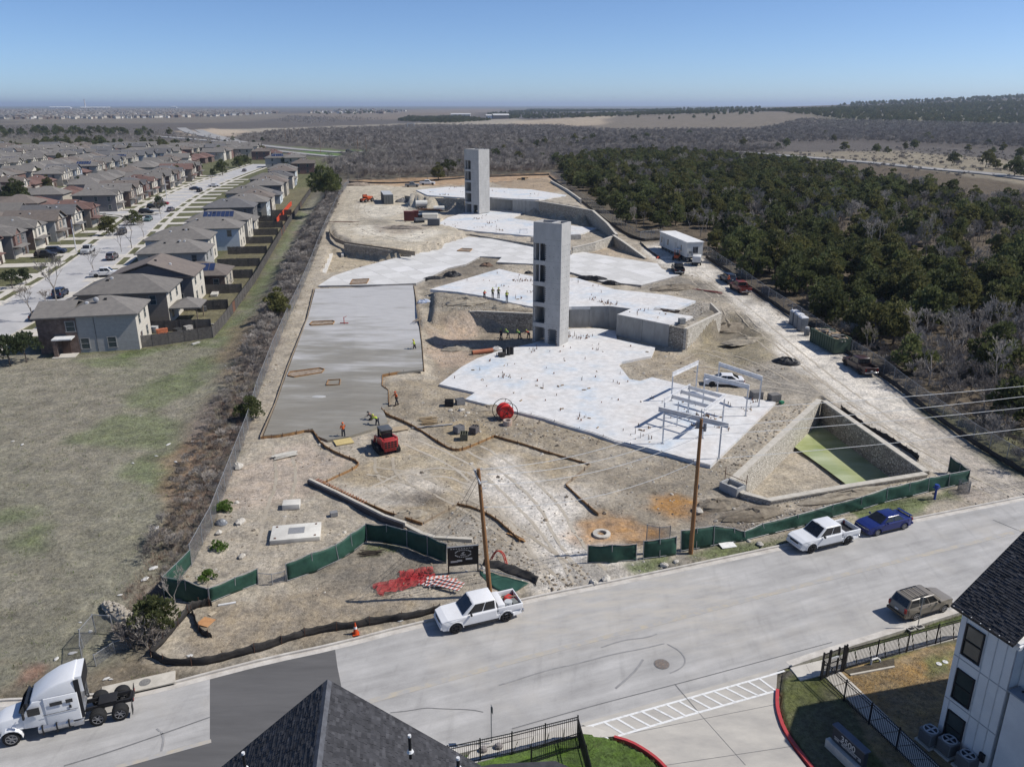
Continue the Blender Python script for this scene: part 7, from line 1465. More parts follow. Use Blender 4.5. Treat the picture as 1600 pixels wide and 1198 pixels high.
# storage clutter in the upper yard
def yard(name,label,cat,px,parts,rz=0.):
    t=simple(name,label,cat,px,rz)
    for nm,c_,d,m in parts: MB().box(c_,d).obj(nm,m,t)
    return t
mr_=mat('maroon_box',(.16,.045,.035),(.12,.035,.03),2,.6); mg=mat('yard_grey',(.20,.20,.20)); ms=mat('sheet_pale',(.60,.57,.50),(.5,.48,.42),3); mwt=mat('tank_white',(.70,.68,.62),None,1,.5)
for i,(a,b,lb) in enumerate(((636,345,'maroon storage box, leftmost in the upper yard clutter'),(643,345,'maroon storage box, second from the left in the upper yard clutter'),(650,344,'maroon storage box behind the dark machine in the upper yard'))): yard('storage_box',lb,'storage box',(a,b),[('box',(0,0,1.2),(1.5,1.5,2.4)),('lid',(0,0,2.45),(1.6,1.6,.1))] and [('box',(0,0,1.2),(1.5,1.5,2.4),mr_),('lid',(0,0,2.45),(1.6,1.6,.1),mr_),('skid',(0,0,.05),(1.6,.3,.1),M_BLACKM)],.1)
yard('work_machine','dark machine standing between the maroon boxes and the pale sheet stack','machine',(655,348),[('engine',(0,0,.8),(2.2,1.3,1.0),mg),('cab',(.3,0,1.7),(1.0,1.0,.9),M_CGLASS),('track',(0,-.7,.3),(2.4,.35,.6),M_BLACKM),('track',(0,.7,.3),(2.4,.35,.6),M_BLACKM),('arm',(1.6,0,.9),(1.4,.3,.3),mg)],.4)
t=simple('sheet_stack','wide stack of pale sheets in the upper yard beside the far slab','sheet stack',(672,342),.05)
for k in range(7): MB().box((R.uniform(-.1,.1),R.uniform(-.1,.1)+k*.25,.15+k*.16),(4.2,5.5-k*.4,.14)).obj('sheet',ms,t)
yard('grey_container','small grey box container at the corner of the far slab','storage box',(678,352),[('body',(0,0,.8),(3.0,1.4,1.6),mat('box_grey',(.16,.16,.16))),('lid',(0,0,1.64),(3.1,1.5,.1),mg)],-.1)
t=simple('tank_trailer','white tank trailer in the middle of the upper yard clutter','trailer',(659,327),.15); MB().tube((-1.7,0,1.6),(1.7,0,1.6),1.0,1.0,16).obj('tank',mwt,t); MB().box((0,0,.55),(3.8,1.4,.2)).obj('frame',M_BLACKM,t); wm=wheel_me(.42,.25,M_TRIM,M_DPLAS); [wheel(t,x,s*.8,.42,0,wm) for x in (-.6,.5) for s in (-1,1)]
t=simple('tank_trailer','small white tank lying right of the brown timber heap in the upper yard','tank',(686,330),.1); MB().tube((-1.6,0,.8),(1.6,0,.8),.75,.75,14).obj('tank',mwt,t); MB().box((0,0,.1),(2.6,.9,.2)).obj('cradle',M_BLACKM,t)
lumber('brown timber heap between the two white tanks',(672,329),22,6,mat('brown_timber',(.24,.12,.06),(.16,.09,.05),3),-.35,w_=.3,spread=1.6); lumber('bundle of brown boards lying on the left edge of the upper yard',(534,347),5,7,mat('red_timber',(.22,.11,.08)),.05,spread=.5); tarp('grey rubbish heap at the left end of the upper stone wall',(630,316),2.6,1.6,1.3,0,mat('grey_rubbish',(.30,.29,.28),(.12,.12,.12),4)); tarp('heap of orange and white scrap by the upper stone wall',(652,313),1.6,1.0,1.5,0,mat('orange_scrap',(.42,.17,.10),(.55,.5,.45),3)); tarp('spoil heap right of the farther tower at the back of the site',(800,291),5,2,1.6,0,mat('brown_heap',(.25,.17,.115),(.16,.11,.08),2,.95,.5),'spoil_heap'); tarp('pale rubble heap in the back left corner of the site',(560,290),6,2,1.2,.1,mat('tan_rubble',(.40,.32,.24),(.22,.18,.14),2,.95,.6),'spoil_heap'); tarp('low rubble island in the middle of the upper yard',(628,357),5.5,1.8,.6,-.1,mat('island_rubble',(.27,.23,.19),(.14,.12,.10),1.2,.95,.7),'spoil_heap')
for i,(a,b,s,lb) in enumerate(((668,289,1.0,'white pickup far back beside the top slab'),(644,292,.9,'grey utility vehicle left of the top slab'))): p=on(a,b); vehicle('pickup',WHT if i==0 else paint('far_grey',(.2,.21,.22)),'pickup_truck',lb,'pickup truck',p,.1,None,None,None,s)
for i,(a,b,lb) in enumerate(((737,416,'white steel bench frame on the slab of the farther tower'),)): 
    t=simple('trestle','white trestle standing on the far slab left of the nearer tower','trestle',(818,366),.1); [MB().bar((x,y,0),(x*.8,0,1.2),.08,.08).obj('leg',M_TRIM,t) for x in (-1,1) for y in (-.4,.4)]; MB().bar((-1.1,0,1.2),(1.1,0,1.2),.12,.12).obj('top_bar',M_TRIM,t)
t=simple('pavement_breaker_boards','dark board frame lying on the slab edge below the square notch of the middle slab','board frame',(1041,487),-.35); MB().box((0,0,.1),(4.0,.3,.3)).obj('board',MATS['dark_lumber'],t); MB().box((0,.8,.1),(4.0,.1,.3)).obj('board',MATS['dark_lumber'],t)
rotated_box('grey_cabinet','grey box on the dirt top of the stone cornered block','cabinet',(1065,506),(.9,.7,.8),.3,mat('cabinet_grey',(.28,.28,.27)))
# ================================================================ HOUSES
M_RF=[mat('shingles_grey',(.190,.176,.160),(.150,.140,.129),1.3,.95,.2,bsc=14,per=.12),mat('shingles_brown',(.175,.148,.128),(.138,.118,.104),1.3,.95,.2,bsc=14,per=.12),mat('shingles_red',(.165,.100,.084),(.13,.082,.07),1.3,.95,.2,bsc=14,per=.12),mat('shingles_slate',(.14,.137,.138),(.112,.11,.112),1.3,.95,.2,bsc=14,per=.12)]
def siding(name,c): return brickmat(name,c,tuple(k*.93 for k in c),tuple(k*.62 for k in c),30,.2,.012,.8,.08,.3)
M_SID=dict(grey=siding('siding_grey',(.36,.355,.34)),tan=siding('siding_tan',(.46,.42,.35)),blue=siding('siding_blue',(.36,.40,.46)),pale=siding('siding_pale',(.56,.62,.66)),cream=siding('siding_cream',(.60,.56,.48)),dark=siding('siding_dark',(.17,.165,.165)),brown=siding('siding_brown',(.23,.20,.175)))
M_BRK=dict(red=brickmat('brick_red',(.20,.10,.08),(.15,.085,.07),(.25,.22,.2),.22,.075,.008),brown=brickmat('brick_brown',(.16,.105,.085),(.12,.085,.072),(.2,.18,.16),.22,.075,.008),tan=brickmat('brick_tan',(.40,.32,.25),(.33,.27,.21),(.4,.37,.33),.22,.075,.008))
M_WFR=mat('window_frame',(.34,.335,.32)); M_HGL=mat('house_glass',(.035,.055,.06),(.06,.075,.08),.7,.1,spec=.5); M_GAR=mat('garage_door',(.52,.49,.43),None,2,.6); M_DOOR=mat('house_door',(.08,.05,.04),None,2,.5); M_SOL=mat('solar_panel',(.02,.03,.075),(.03,.045,.10),1,.15,spec=.6); M_FWOOD=mat('fence_wood',(.120,.112,.106),(.075,.07,.067),2.2,.95,.2,per=.15); M_FRED=mat('fence_red',(.20,.10,.065),(.14,.075,.055),2.2,.95)
WIN={}
def hwindow(t,p,rz,w_=1.0,h_=1.4):
    k=(w_,h_)
    if k not in WIN:
        f=MB(); f.box((0,0,h_/2),(w_+.18,.08,.09)).box((0,0,-h_/2),(w_+.26,.12,.09)).box((-w_/2,0,0),(.09,.08,h_-.09)).box((w_/2,0,0),(.09,.08,h_-.09)).box((0,0,0),(w_-.09,.06,.06)); WIN[k]=(f.mesh('window',M_WFR),MB().box((0,.015,0),(w_-.05,.03,h_-.05)).mesh('pane',M_HGL))
    o=inst('window',WIN[k][0],t,p,(0,0,rz)); inst('pane',WIN[k][1],o)
def hip(t,x0,x1,y0,y1,z,pitch,m,ov=.5,gable=None,name='roof'):
    """hip or gable roof over a rectangle; gable: 'x' or 'y' names the ridge direction and opens both ends"""
    x0 -= ov; x1 += ov; y0 -= ov; y1 += ov; W,D=x1-x0,y1-y0; h=min(W,D)/2*pitch if not gable else (D if gable=='x' else W)/2*pitch; mb=MB(); b=[(x0,y0,z),(x1,y0,z),(x1,y1,z),(x0,y1,z)]; xm,ym=(x0+x1)/2,(y0+y1)/2
    if gable=='x': r=[(x0,ym,z+h),(x1,ym,z+h)]; f=[(0,1,5,4),(2,3,4,5)]
    elif gable=='y': r=[(xm,y0,z+h),(xm,y1,z+h)]; f=[(1,2,5,4),(3,0,4,5)]
    elif W >= D: r=[(x0+D/2,ym,z+h),(x1-D/2,ym,z+h)]; f=[(0,1,5,4),(1,2,5),(2,3,4,5),(3,0,4)]
    else: r=[(xm,y0+W/2,z+h),(xm,y1-W/2,z+h)]; f=[(0,1,4),(1,2,5,4),(2,3,5),(3,0,4,5)]
    lo=[(p[0],p[1],p[2]-.18) for p in b]; vs=b+r+lo; f += [(9,8,7,6),(0,6,7,1),(1,7,8,2),(2,8,9,3),(3,9,6,0)]
    if gable: lo2=[(p[0],p[1],p[2]-.18) for p in r]; n=len(vs); vs += lo2; f += ([(0,4,n,6),(4,3,9,n),(1,7,n+1,5),(5,n+1,8,2)] if gable=='x' else [(0,6,n,4),(4,n,7,1),(3,5,n+1,9),(5,2,8,n+1)])
    o=mb.add(vs,f).obj(name,m,t); return o,h,(xm,ym)
def gable_tri(t,a,b,z,h,m,th=.12):
    a,b=Vector((*a,0)),Vector((*b,0)); c=(a+b)/2; n=Vector((-(b-a).y,(b-a).x,0)).normalized()*th; Z=Vector((0,0,z)); V_=[a+Z,b+Z,c+Z+Vector((0,0,h)),a+Z+n,b+Z+n,c+Z+n+Vector((0,0,h))]; MB().add(V_,[(0,1,2),(5,4,3),(0,3,4,1),(1,4,5,2),(2,5,3,0)]).obj('gable_wall',m,t)
def house(label,x,y,rz,W,D,H,rm,wm,side='R',gable=None,pitch=.42,seed=0,group=None,brick=None,detail=True,solar=0,wm_sunlit=None):
    """x y: corner nearest us on the right; local X runs back towards the street on the left"""
    R=random.Random(seed); t=thing('house',label,'house',(x,y,.1),rz,group); X0=-W
    MB().box((-W/2,D/2,H/2-.3),(W,D,H+.6)).obj('wall',wm,t)
    if wm_sunlit: MB().box((.012,D/2,H/2),(.03,D-.02,H-.02)).obj('end_wall',wm_sunlit,t)  # right-hand wall gets a paler siding: its sunlight is put into the colour
    o,h,(xm,ym)=hip(t,-W,0,0,D,H,pitch,rm,gable=gable)
    if gable=='y':
        for yy in (.02,D-.14): gable_tri(t,(-W+.1,yy),(-.1,yy),H-.05,h*(1-.5/(W/2+.5))-.25,wm)
    if gable=='x':
        for xx in (-.02,-W+.14): gable_tri(t,(xx,.1),(xx,D-.1),H-.05,h*(1-.5/(D/2+.5))-.25,wm)
    for k in range(R.randint(2,4)):
        fx,fy=R.uniform(-.75,-.25)*W,R.uniform(.55,.8)*ym; zz=H+h*min(1,(fy+.5)/(ym+.5))*.98 if gable != 'y' else H+h*(1-abs(fx+W/2)/(W/2+.5)); MB().box((fx,fy,zz+.1),(.35,.35,.3)).obj('roof_vent',M_TRIM if k % 2 else M_DPLAS,o)
    if solar and not gable:
        for k in range(solar): MB().add([Vector((-W*.3-k*1.1,ym*.25,H+h*(ym*.25+.5)/(ym+.5)+.06)),Vector((-W*.3-k*1.1+1.0,ym*.25,H+h*(ym*.25+.5)/(ym+.5)+.06)),Vector((-W*.3-k*1.1+1.0,ym*.8,H+h*(ym*.8+.5)/(ym+.5)+.06)),Vector((-W*.3-k*1.1,ym*.8,H+h*(ym*.8+.5)/(ym+.5)+.06))],[(0,1,2,3)]).obj('solar_panel',M_SOL,o)
    two=H>4.5; zs=(1.5,4.2) if two else (1.6,)
    xs=[-W*.16,-W*.46,-W*.8] if detail else [-W*.3,-W*.7]
    for z in zs:
        for fx in xs:
            if R.random()<(.8 if seed>1 else 0): hwindow(t,(fx,-.03,z),0,1.0,1.5)
        for fy in ((D*.25,D*.7) if detail else (D*.5,)): hwindow(t,(.03,fy,z),math.pi/2,1.0,1.5)
    # street side: garage, door, porch roof, little gable
    sx=-W-.02 if side=='R' else .02; sg=-1 if side=='R' else 1
    if detail or side=='L':
        MB().box((sx+sg*.02,D*.3,1.15),(.08,4.4,2.3)).obj('garage_door',M_GAR,t)
        MB().box((sx+sg*.02,D*.8,1.1),(.08,1.0,2.2)).obj('door',M_DOOR,t)
        if two: hip(t,sx+(0 if sg>0 else -1.6),sx+(1.6 if sg>0 else 0),.3,D*.62,2.75,.35,rm,.2,None,'porch_roof')
    if side=='L' and two:
        gx=sx+sg*.5; y0,y1=D*.1,D*.5; MB().box((sx+sg*.25,(y0+y1)/2,H/2+1.1),(.5,y1-y0,H-2.2)).obj('front_bay',brick or M_SID['cream'],t); o2,h2,_=hip(t,sx-3*sg if sg>0 else sx-.5,gx if sg>0 else sx+3,y0,y1,H+.02,.75,rm,.2,'x','front_gable'); gable_tri(t,(gx-.05*sg,y0),(gx-.05*sg,y1),H,(y1-y0)/2*.72,brick or M_SID['cream']); hwindow(t,(gx+.03,(y0+y1)/2,4.2),math.pi/2,.9,1.5); hwindow(t,(sx+.05,D*.75,4.2),math.pi/2,1.0,1.4)
    return t
R9=rad(9)
hA=house('nearest house of the right row, grey siding and brown brick, satellite dish on roof',-54.6,112.6,rad(12),9.4,8.2,5.5,M_RF[0],M_SID['grey'],'R',seed=1,wm_sunlit=M_SID['cream'])
t=hA; MB().box((-11.4,4.6,2.55),(3.8,8.6,5.7)).obj('brick_wing',M_BRK['brown'],t); MB().box((-8.75,-.06,2.6),(1.5,.16,5.5)).obj('brick_bay',M_BRK['brown'],t); hip(t,-13.3,-9.0,.3,8.9,5.4,.30,M_RF[0],.5,'x','wing_roof'); MB().box((-9.7,-1.0,2.55),(2.6,1.9,.18)).obj('porch_roof',M_TRIM,t); MB().box((-10.7,-1.6,1.2),(.5,.5,2.5)).obj('porch_post',M_BRK['brown'],t); MB().box((-9.7,-.2,1.1),(1.1,.1,2.2)).obj('door',M_DOOR,t); MB().box((-9.7,-1.2,.02),(3,2.2,.12)).obj('porch_step',M_WALK,t)
for x in (-7.2,-3.6): hwindow(t,(x,-.04,1.35),0,1.15,1.6)
hwindow(t,(-8.75,-.16,4.0),0,1.2,1.5); MB().box((-5.6,-.02,2.7),(.05,.06,5.2)).obj('downpipe',mat('downpipe_grey',(.14,.14,.14)),t)
t2=MB(); t2.tube((-5.3,2.4,6.6),(-5.3,2.4,7.2),.04,.04,6); t2.sphere((-5.45,2.3,7.2),(.4,.2,.4),10,6); t2.obj('satellite_dish',mat('dish_grey',(.45,.45,.45)),t)
hB=house('second house of the right row, brown walled with a patio cover over its back yard',-55.8,126.6,R9,13.4,9.4,5.5,M_RF[0],M_SID['brown'],'R',seed=2,wm_sunlit=M_SID['cream']); hip(hB,.3,4.6,.4,5.6,2.7,.45,M_RF[0],.3,None,'patio_roof'); [MB().box((x,y,1.35),(.16,.16,2.7)).obj('patio_post',M_OLDW,hB) for x in (4.2,) for y in (.7,5.2)]; MB().box((-15.6,4.5,1.5),(4.4,8,3)).obj('garage_wing',M_SID['brown'],hB); hip(hB,-17.8,-13.2,.5,8.5,3.0,.4,M_RF[0],.4,None,'garage_roof')
house('third house of the right row, a broad dark grey gable turned towards the field',-56.6,139.6,R9,14,9.5,5.4,M_RF[1],M_SID['dark'],'R','y',.34,seed=3,wm_sunlit=M_SID['cream'],solar=0)
house('low single storey brick house end behind the broad dark gable',-55.3,152,R9,10,8.5,3.1,M_RF[1],M_BRK['brown'],'R',None,.42,seed=4,wm_sunlit=M_SID['tan'],solar=4)
house('grey two storey house behind the low brick house end',-63.0,163.5,rad(10),13,9.5,5.5,M_RF[0],M_SID['grey'],'R',None,.42,seed=5,solar=0)
house('blue grey two storey house with a broad hip roof amid the right row',-68.2,179.8,rad(10),13.2,10,5.6,M_RF[0],M_SID['blue'],'R',None,.42,seed=6,wm_sunlit=M_SID['cream'])
house('pale blue two storey house beyond the blue grey one',-67.0,197.4,rad(10),14,9.6,5.5,M_RF[0],M_SID['pale'],'R',None,.42,seed=7,wm_sunlit=M_SID['cream'])
house('tan two storey house with solar panels on its roof in the right row',-69.5,212,rad(10),15,9.6,5.5,M_RF[0],M_SID['tan'],'R',None,.42,seed=8,wm_sunlit=M_SID['cream'],solar=7)
lab=['brown','grey','slate grey','brown']
k=0
ordn=['first','second','third','fourth','fifth','sixth','seventh','eighth','ninth','tenth','eleventh','twelfth','thirteenth','fourteenth','fifteenth','sixteenth','seventeenth','eighteenth','nineteenth','twentieth','twenty first','twenty second','twenty third','twenty fourth']
for y in np.arange(227,400,13.6):
    fx=np.interp(y,[219,284,352,474],[-62.9,-73.8,-85.2,-108.4])-9+random.uniform(-2,1.5); ri=(0,3,0,1)[k % 4]; nm=('grey','slate','grey','brown')[k % 4]
    house('%s roofed house, %s beyond the solar panelled house in the right row' % (nm,ordn[k]),fx,y,rad(10),random.uniform(11,15),9.4,5.4 if k % 5 else 3.2,M_RF[ri],[M_SID['blue'],M_SID['dark'],M_SID['tan'],M_SID['brown'],M_SID['grey']][k % 5],'R',None,.42,seed=20+k,detail=k<5,wm_sunlit=[M_SID['cream'],None,M_SID['pale']][k % 3]); k += 1
# across the street
SX_Y=[120,144,190,219,275,304,382,474]; SX_X=[-89,-94.1,-106.8,-108.3,-121.4,-126.4,-139.8,-156]
k=0
for y in np.arange(122,420,12.6):
    x=np.interp(y,SX_Y,SX_X)-11+random.uniform(-1.2,1.2); 
    if 236<y<262: continue
    nm=('grey','grey','brown','grey','red brown')[k % 5]; bk=(None,M_BRK['red'],None,M_BRK['tan'])[k % 4]
    house('%s roofed house across the street, %s from the near end of its row' % (nm,ordn[k]),x,y,rad(11),random.uniform(12,14.5),9.2,5.5,M_RF[(0,0,1,3,2)[k % 5]],[M_SID['dark'],M_BRK['brown'],M_SID['grey'],M_BRK['red'],M_SID['brown']][k % 5],'L',('x',None,None,'x')[k % 4],.45,seed=60+k,brick=bk,detail=k<12,wm_sunlit=(M_SID['cream'],None)[k % 2],solar=5 if k in (7,16) else 0); k += 1
# the dense rows beyond, copied from a few kinds
PROTO=[]
for i,(rm,wm,nm,gb,H_) in enumerate(((M_RF[0],M_SID['tan'],'grey hip roofed house with tan walls',None,5.5),(M_RF[1],M_BRK['red'],'brown hip roofed brick house',None,5.3),(M_RF[2],M_BRK['brown'],'red brown roofed low brick house',None,3.3),(M_RF[3],M_SID['blue'],'slate roofed house with bluish walls','x',5.5),(M_RF[0],M_SID['cream'],'grey gable roofed house with cream walls','x',5.4),(M_RF[0],M_SID['grey'],'grey hip roofed house with solar panels',None,5.4))):
    PROTO.append((house(nm+' in the dense rows left of the street',0,0,0,random.uniform(11,13),9.5,H_,rm,wm,'L',gb,.45,seed=100+i,detail=False,group='houses in the dense rows beyond the street',solar=6 if i==5 else 0),[True])); PROTO[-1]=[PROTO[-1][0],False]
def near_poly(x,y,P): return min(((Vector((x,y,0))-Vector((a.x,a.y,0))).length for a in P))
ST2=resample(ats([(-200,330),(20,312),(70,305),(120,296),(165,285)]),4); nh=0
for row in range(1,16):
    for y in np.arange(140,640,12.2):
        x=np.interp(y,SX_Y,SX_X)-12-row*25+(5 if row % 2 else 0)+random.uniform(-2,2); yy=y+random.uniform(-1.5,1.5); f=yy*cP+CAM_H*sP; px_=800+FPX*x/f; py_=599-FPX*(yy*sP-CAM_H*cP)/f
        if px_<-30 or px_>470 or py_<213 or near_poly(x-6,yy+5,ST2)<13 or py_>420: continue
        pr=PROTO[random.choices(range(6),(5,3,3,2,3,.7))[0]]; rz=rad(11)+(math.pi if row % 2 else 0)+random.uniform(-.03,.03); loc=(x,yy,.1) if not row % 2 else (x-12,yy+9,.1)
        if not pr[1]: pr[0].location=loc; pr[0].rotation_euler=(0,0,rz); pr[1]=True
        else: clone(pr[0],loc,rz)
        nh += 1
# beyond the highway on the left of the grass patch, a few more roofs
for i,(a,b) in enumerate(((395,246),(422,250),(440,247),(352,243),(372,238),(452,262),(478,262),(492,272),(470,254))):
    p=at(a,b); pr=PROTO[i % 6][0]; clone(pr,(p.x,p.y,.1),rad(12),pr['label'].split(' in the dense')[0]+' near the highway end of the street','houses near the highway',)
# back yard fences of dog-eared boards
def board_fence(label,px=None,pts=None,h=1.8,m=None,grp=None,real=0):
    P=resample([Vector((p.x,p.y,h1(p.x,p.y))) for p in (ats(px) if px else pts)],2.4); t=thing('board_fence',label,'fence',P[0],0,grp); c=t.location
    for i,(a,b) in enumerate(zip(P[:-1],P[1:])):
        mb=MB(); n=16; d=(b-a); ang=math.atan2(d.y,d.x)
        for k in range(n): p=a.lerp(b,(k+.5)/n)-c; mb.box((p.x,p.y,h/2+random.uniform(-.04,.04)),(d.length/n*.93,.025+random.uniform(0,.015),h),ang)
        mb.obj('fence_panel',(m or (M_FRED if random.random()<.025 else M_FWOOD)),t); MB().box((a.x-c.x,a.y-c.y,h/2),(.1,.1,h+.05),ang).obj('post',M_FWOOD,t)
    return t
board_fence('long grey board fence behind the back yards of the right row, facing the field',[(192,547),(240,542),(290,535),(333,529),(352,507),(372,480),(386,460),(400,440),(420,405),(440,370),(455,346),(470,325),(480,310),(490,295),(498,280),(505,262)])
for i,(y,fx) in enumerate(((123.5,-47.5),(137,-49.3),(150,-51),(164,-53.2),(177,-55.6),(193,-58.7),(208,-61.5),(222,-64),(236,-66.5),(250,-68.9),(264,-71.2))):
    board_fence('grey board fence between back yards, %s from the near end of the right row' % ordn[i],None,[Vector((fx-.5,y,0)),Vector((fx-9.5,y-1.4,0))],1.8,None,'fences between the back yards')
for i,(a,b,d,c_,lb) in enumerate(((242,520,(1,.9,1),(.55,.55,.54),'white air conditioner in the nearest back yard'),(262,516,(1.1,1.1,1.3),(.03,.05,.18),'blue barrel box in the nearest back yard'),(254,523,(1.6,.8,.9),(.48,.16,.08),'orange toy house in the nearest back yard'),(295,518,(1.2,.8,.9),(.45,.43,.4),'pale chest in the nearest back yard'),(278,521,(1.1,1,.8),(.06,.06,.06),'dark grill in the nearest back yard'),(325,508,(.25,2.8,.2),(.55,.52,.46),'pale beam leaning in the nearest back yard'),(336,461,(3.2,1.2,.4),(.60,.58,.53),'pile of white boards in the third back yard'),(318,486,(1.5,1.0,.8),(.10,.10,.10),'dark heap beside the patio cover'),(345,482,(1.2,1.2,.9),(.4,.38,.34),'pale garden box in the second back yard'),(306,537,(.4,1.4,.12),(.55,.54,.5),'white plank lying at the corner of the board fence'))):
    t=simple('yard_item',lb,'yard item',(a,b),.3*i); m=mat('yard_%d' % i,c_,tuple(k*.6 for k in c_),3,.6); MB().box((0,0,d[2]/2),d).obj('body',m,t,bevel=min(d)*.1); MB().box((0,0,d[2]+.03),(d[0]*1.05,d[1]*1.05,.06)).obj('lid',m,t)
t=simple('barrier_mesh','bright orange plastic barrier mesh at the bend of the back yard fence','barrier',(443,340)); t.location.z += .1; c=t.location; P=[at(*q,.2)-c for q in ((433,350),(440,341),(452,326),(456,322))]; mb=MB(); [mb.bar(a+Vector((0,0,1.0)),b+Vector((0,0,1.0)),.06,1.5) for a,b in zip(P[:-1],P[1:])]; mb.obj('mesh',mat('barrier_orange',(.62,.085,.035),(.5,.06,.03),2,.6),t)
# front drives and cars of the street
for y in np.arange(118,400,13.6):
    x=np.interp(y,[114,141,170,219,259,314,366,420],[-76.6,-84,-90,-102,-112,-126,-134,-142]); mb=MB(); mb.box((x+5.5,y+4,.16),(11,4.4,.06),rad(11)); tag(mb.obj('driveway',M_WALK),kind='structure')
for y in np.arange(124,420,12.6):
    x=np.interp(y,SX_Y,SX_X)
    if 236<y<262: continue
    mb=MB(); mb.box((x-5.2,y+3.6,.16),(13,4.6,.06),rad(11)); tag(mb.obj('driveway',M_WALK),kind='structure')
CARC=dict(silver=(.42,.43,.44),dark=(.03,.03,.034),teal=(.10,.15,.15),red=(.30,.02,.025),black=(.014,.014,.016),grey=(.12,.11,.12),white=(.66,.66,.66),navy=(.02,.03,.06))
SD=rad(101)
for kind,cn,px_,rz,lb in (('pickup','silver',(138,395),SD+math.pi,'silver pickup driving down the residential street towards us'),('suv','black',(191,366),SD+math.pi,'black wagon parked along the left kerb of the residential street'),('sedan','teal',(232,345),SD+math.pi,'teal sedan parked along the left kerb beyond the black wagon'),('suv','dark',(229,334),0.2,'dark wagon in a drive just left of the teal sedan'),('suv','black',(241,326),.2,'black wagon in the drive beside the red car'),('sedan','red',(253,320),.2,'red car in a drive of the residential street'),('sedan','grey',(267,330),SD,'grey sedan at the middle of the residential street'),('suv','grey',(176,405),SD,'dim grey wagon at the right kerb of the residential street'),('suv','dark',(72,402),.2,'dark wagon in the drive nearest the silver pickup, front one'),('suv','navy',(88,396),.2,'dark wagon in the drive nearest the silver pickup, rear one'),('sedan','black',(62,497),SD,'black sedan parked by the nearest grey sided house'),('suv','navy',(95,463),SD,'navy wagon parked behind the bare street trees'),('pickup','white',(166,432),.3,'white pickup half hidden by the broad dark gable house'),('sedan','navy',(306,297),.2,'navy sedan far up the residential street'),('sedan','white',(335,292),.2,'white sedan far up the residential street'),('suv','black',(312,300),SD,'black wagon far up the residential street'),('sedan','dark',(88,304),.1,'dark sedan on the side street between the house rows'),('suv','grey',(60,300),.1,'grey wagon on the side street between the house rows'),('sedan','grey',(382,268),SD,'grey sedan where the residential street meets the highway'),('suv','black',(545,240),.1,'black wagon on the highway, the left one of two'),('sedan','black',(551,243),.1,'black sedan on the highway, the right one of two')):
    p=at(*px_,.16); p.z=.17 if px_[0]<500 else h1(p.x,p.y)+.52; vehicle(kind,paint('street_'+cn,CARC[cn]),{'pickup': 'pickup_truck','suv': 'sport_utility_wagon','sedan': 'sedan_car'}[kind],lb,'car' if kind != 'pickup' else 'pickup truck',p,rz,'cars of the residential street')
for i,(a,b,hgt,lb) in enumerate(((120,396,8,'street lamp beside the silver pickup'),(262,318,8,'street lamp beside the red car'),(108,290,8,'street lamp on the side street'),(432,262,9,'street lamp where the street meets the highway'),(447,224,14,'tall pole at the highway, leftmost'),(501,240,14,'tall pole at the highway, second from the left'),(560,246,14,'tall pole at the highway beside the black cars'),(573,246,14,'tall pole at the highway, rightmost'))):
    t=thing('street_lamp' if hgt<10 else 'highway_pole',lb,'street lamp' if hgt<10 else 'pole',at(a,b)); MB().tube((0,0,0),(0,0,hgt),.14,.09,8).obj('mast',M_TRIM if hgt<10 else M_POLE,t); MB().bar((0,0,hgt-.1),(1.6,0,hgt+.1),.09,.09).obj('arm',M_TRIM if hgt<10 else M_POLE,t); MB().box((1.7,0,hgt+.05),(.6,.25,.14)).obj('lamp_head' if hgt<10 else 'insulator',M_GALV,t)
# ================================================================ PLANTS
def leafmat(name,c,c2,per=.2):
    m=mat(name,c,c2,.9,.75,0,coords='Object',per=per,detail=3); N,L=m.node_tree.nodes,m.node_tree.links; b=N['Principled BSDF']; tr=N.new('ShaderNodeBsdfTranslucent'); ms=N.new('ShaderNodeMixShader'); ms.inputs[0].default_value=.38
    L.new(b.inputs['Base Color'].links[0].from_socket,tr.inputs[0]); L.new(b.outputs[0],ms.inputs[1]); L.new(tr.outputs[0],ms.inputs[2]); L.new(ms.outputs[0],N['Material Output'].inputs['Surface']); return m
M_JUN=leafmat('juniper_leaf',(.15,.165,.062),(.075,.09,.036),.34); M_JUN2=leafmat('juniper_olive',(.19,.182,.066),(.108,.112,.042),.25); M_OAK=leafmat('oak_leaf',(.085,.105,.05),(.05,.065,.03)); M_BARK=mat('bark',(.13,.105,.085),(.08,.065,.055),3,.95); M_TWIG=mat('bare_twig',(.38,.345,.305),(.26,.235,.21),1.2,.95,per=.2); M_TWIGD=mat('dark_twig',(.26,.228,.198),(.18,.158,.138),1.2,.95,per=.25); M_WEED=leafmat('weed_leaf',(.16,.25,.055),(.11,.18,.04)); M_STRAW=mat('dry_blade',(.34,.31,.235),(.20,.19,.13),.3,.95,coords='World'); M_RUSS=mat('russet_blade',(.27,.185,.14),(.19,.15,.12),.5,.95,coords='World'); M_GRS=mat('grass_blade',(.10,.15,.04),(.15,.16,.07),.6,.9,coords='World')
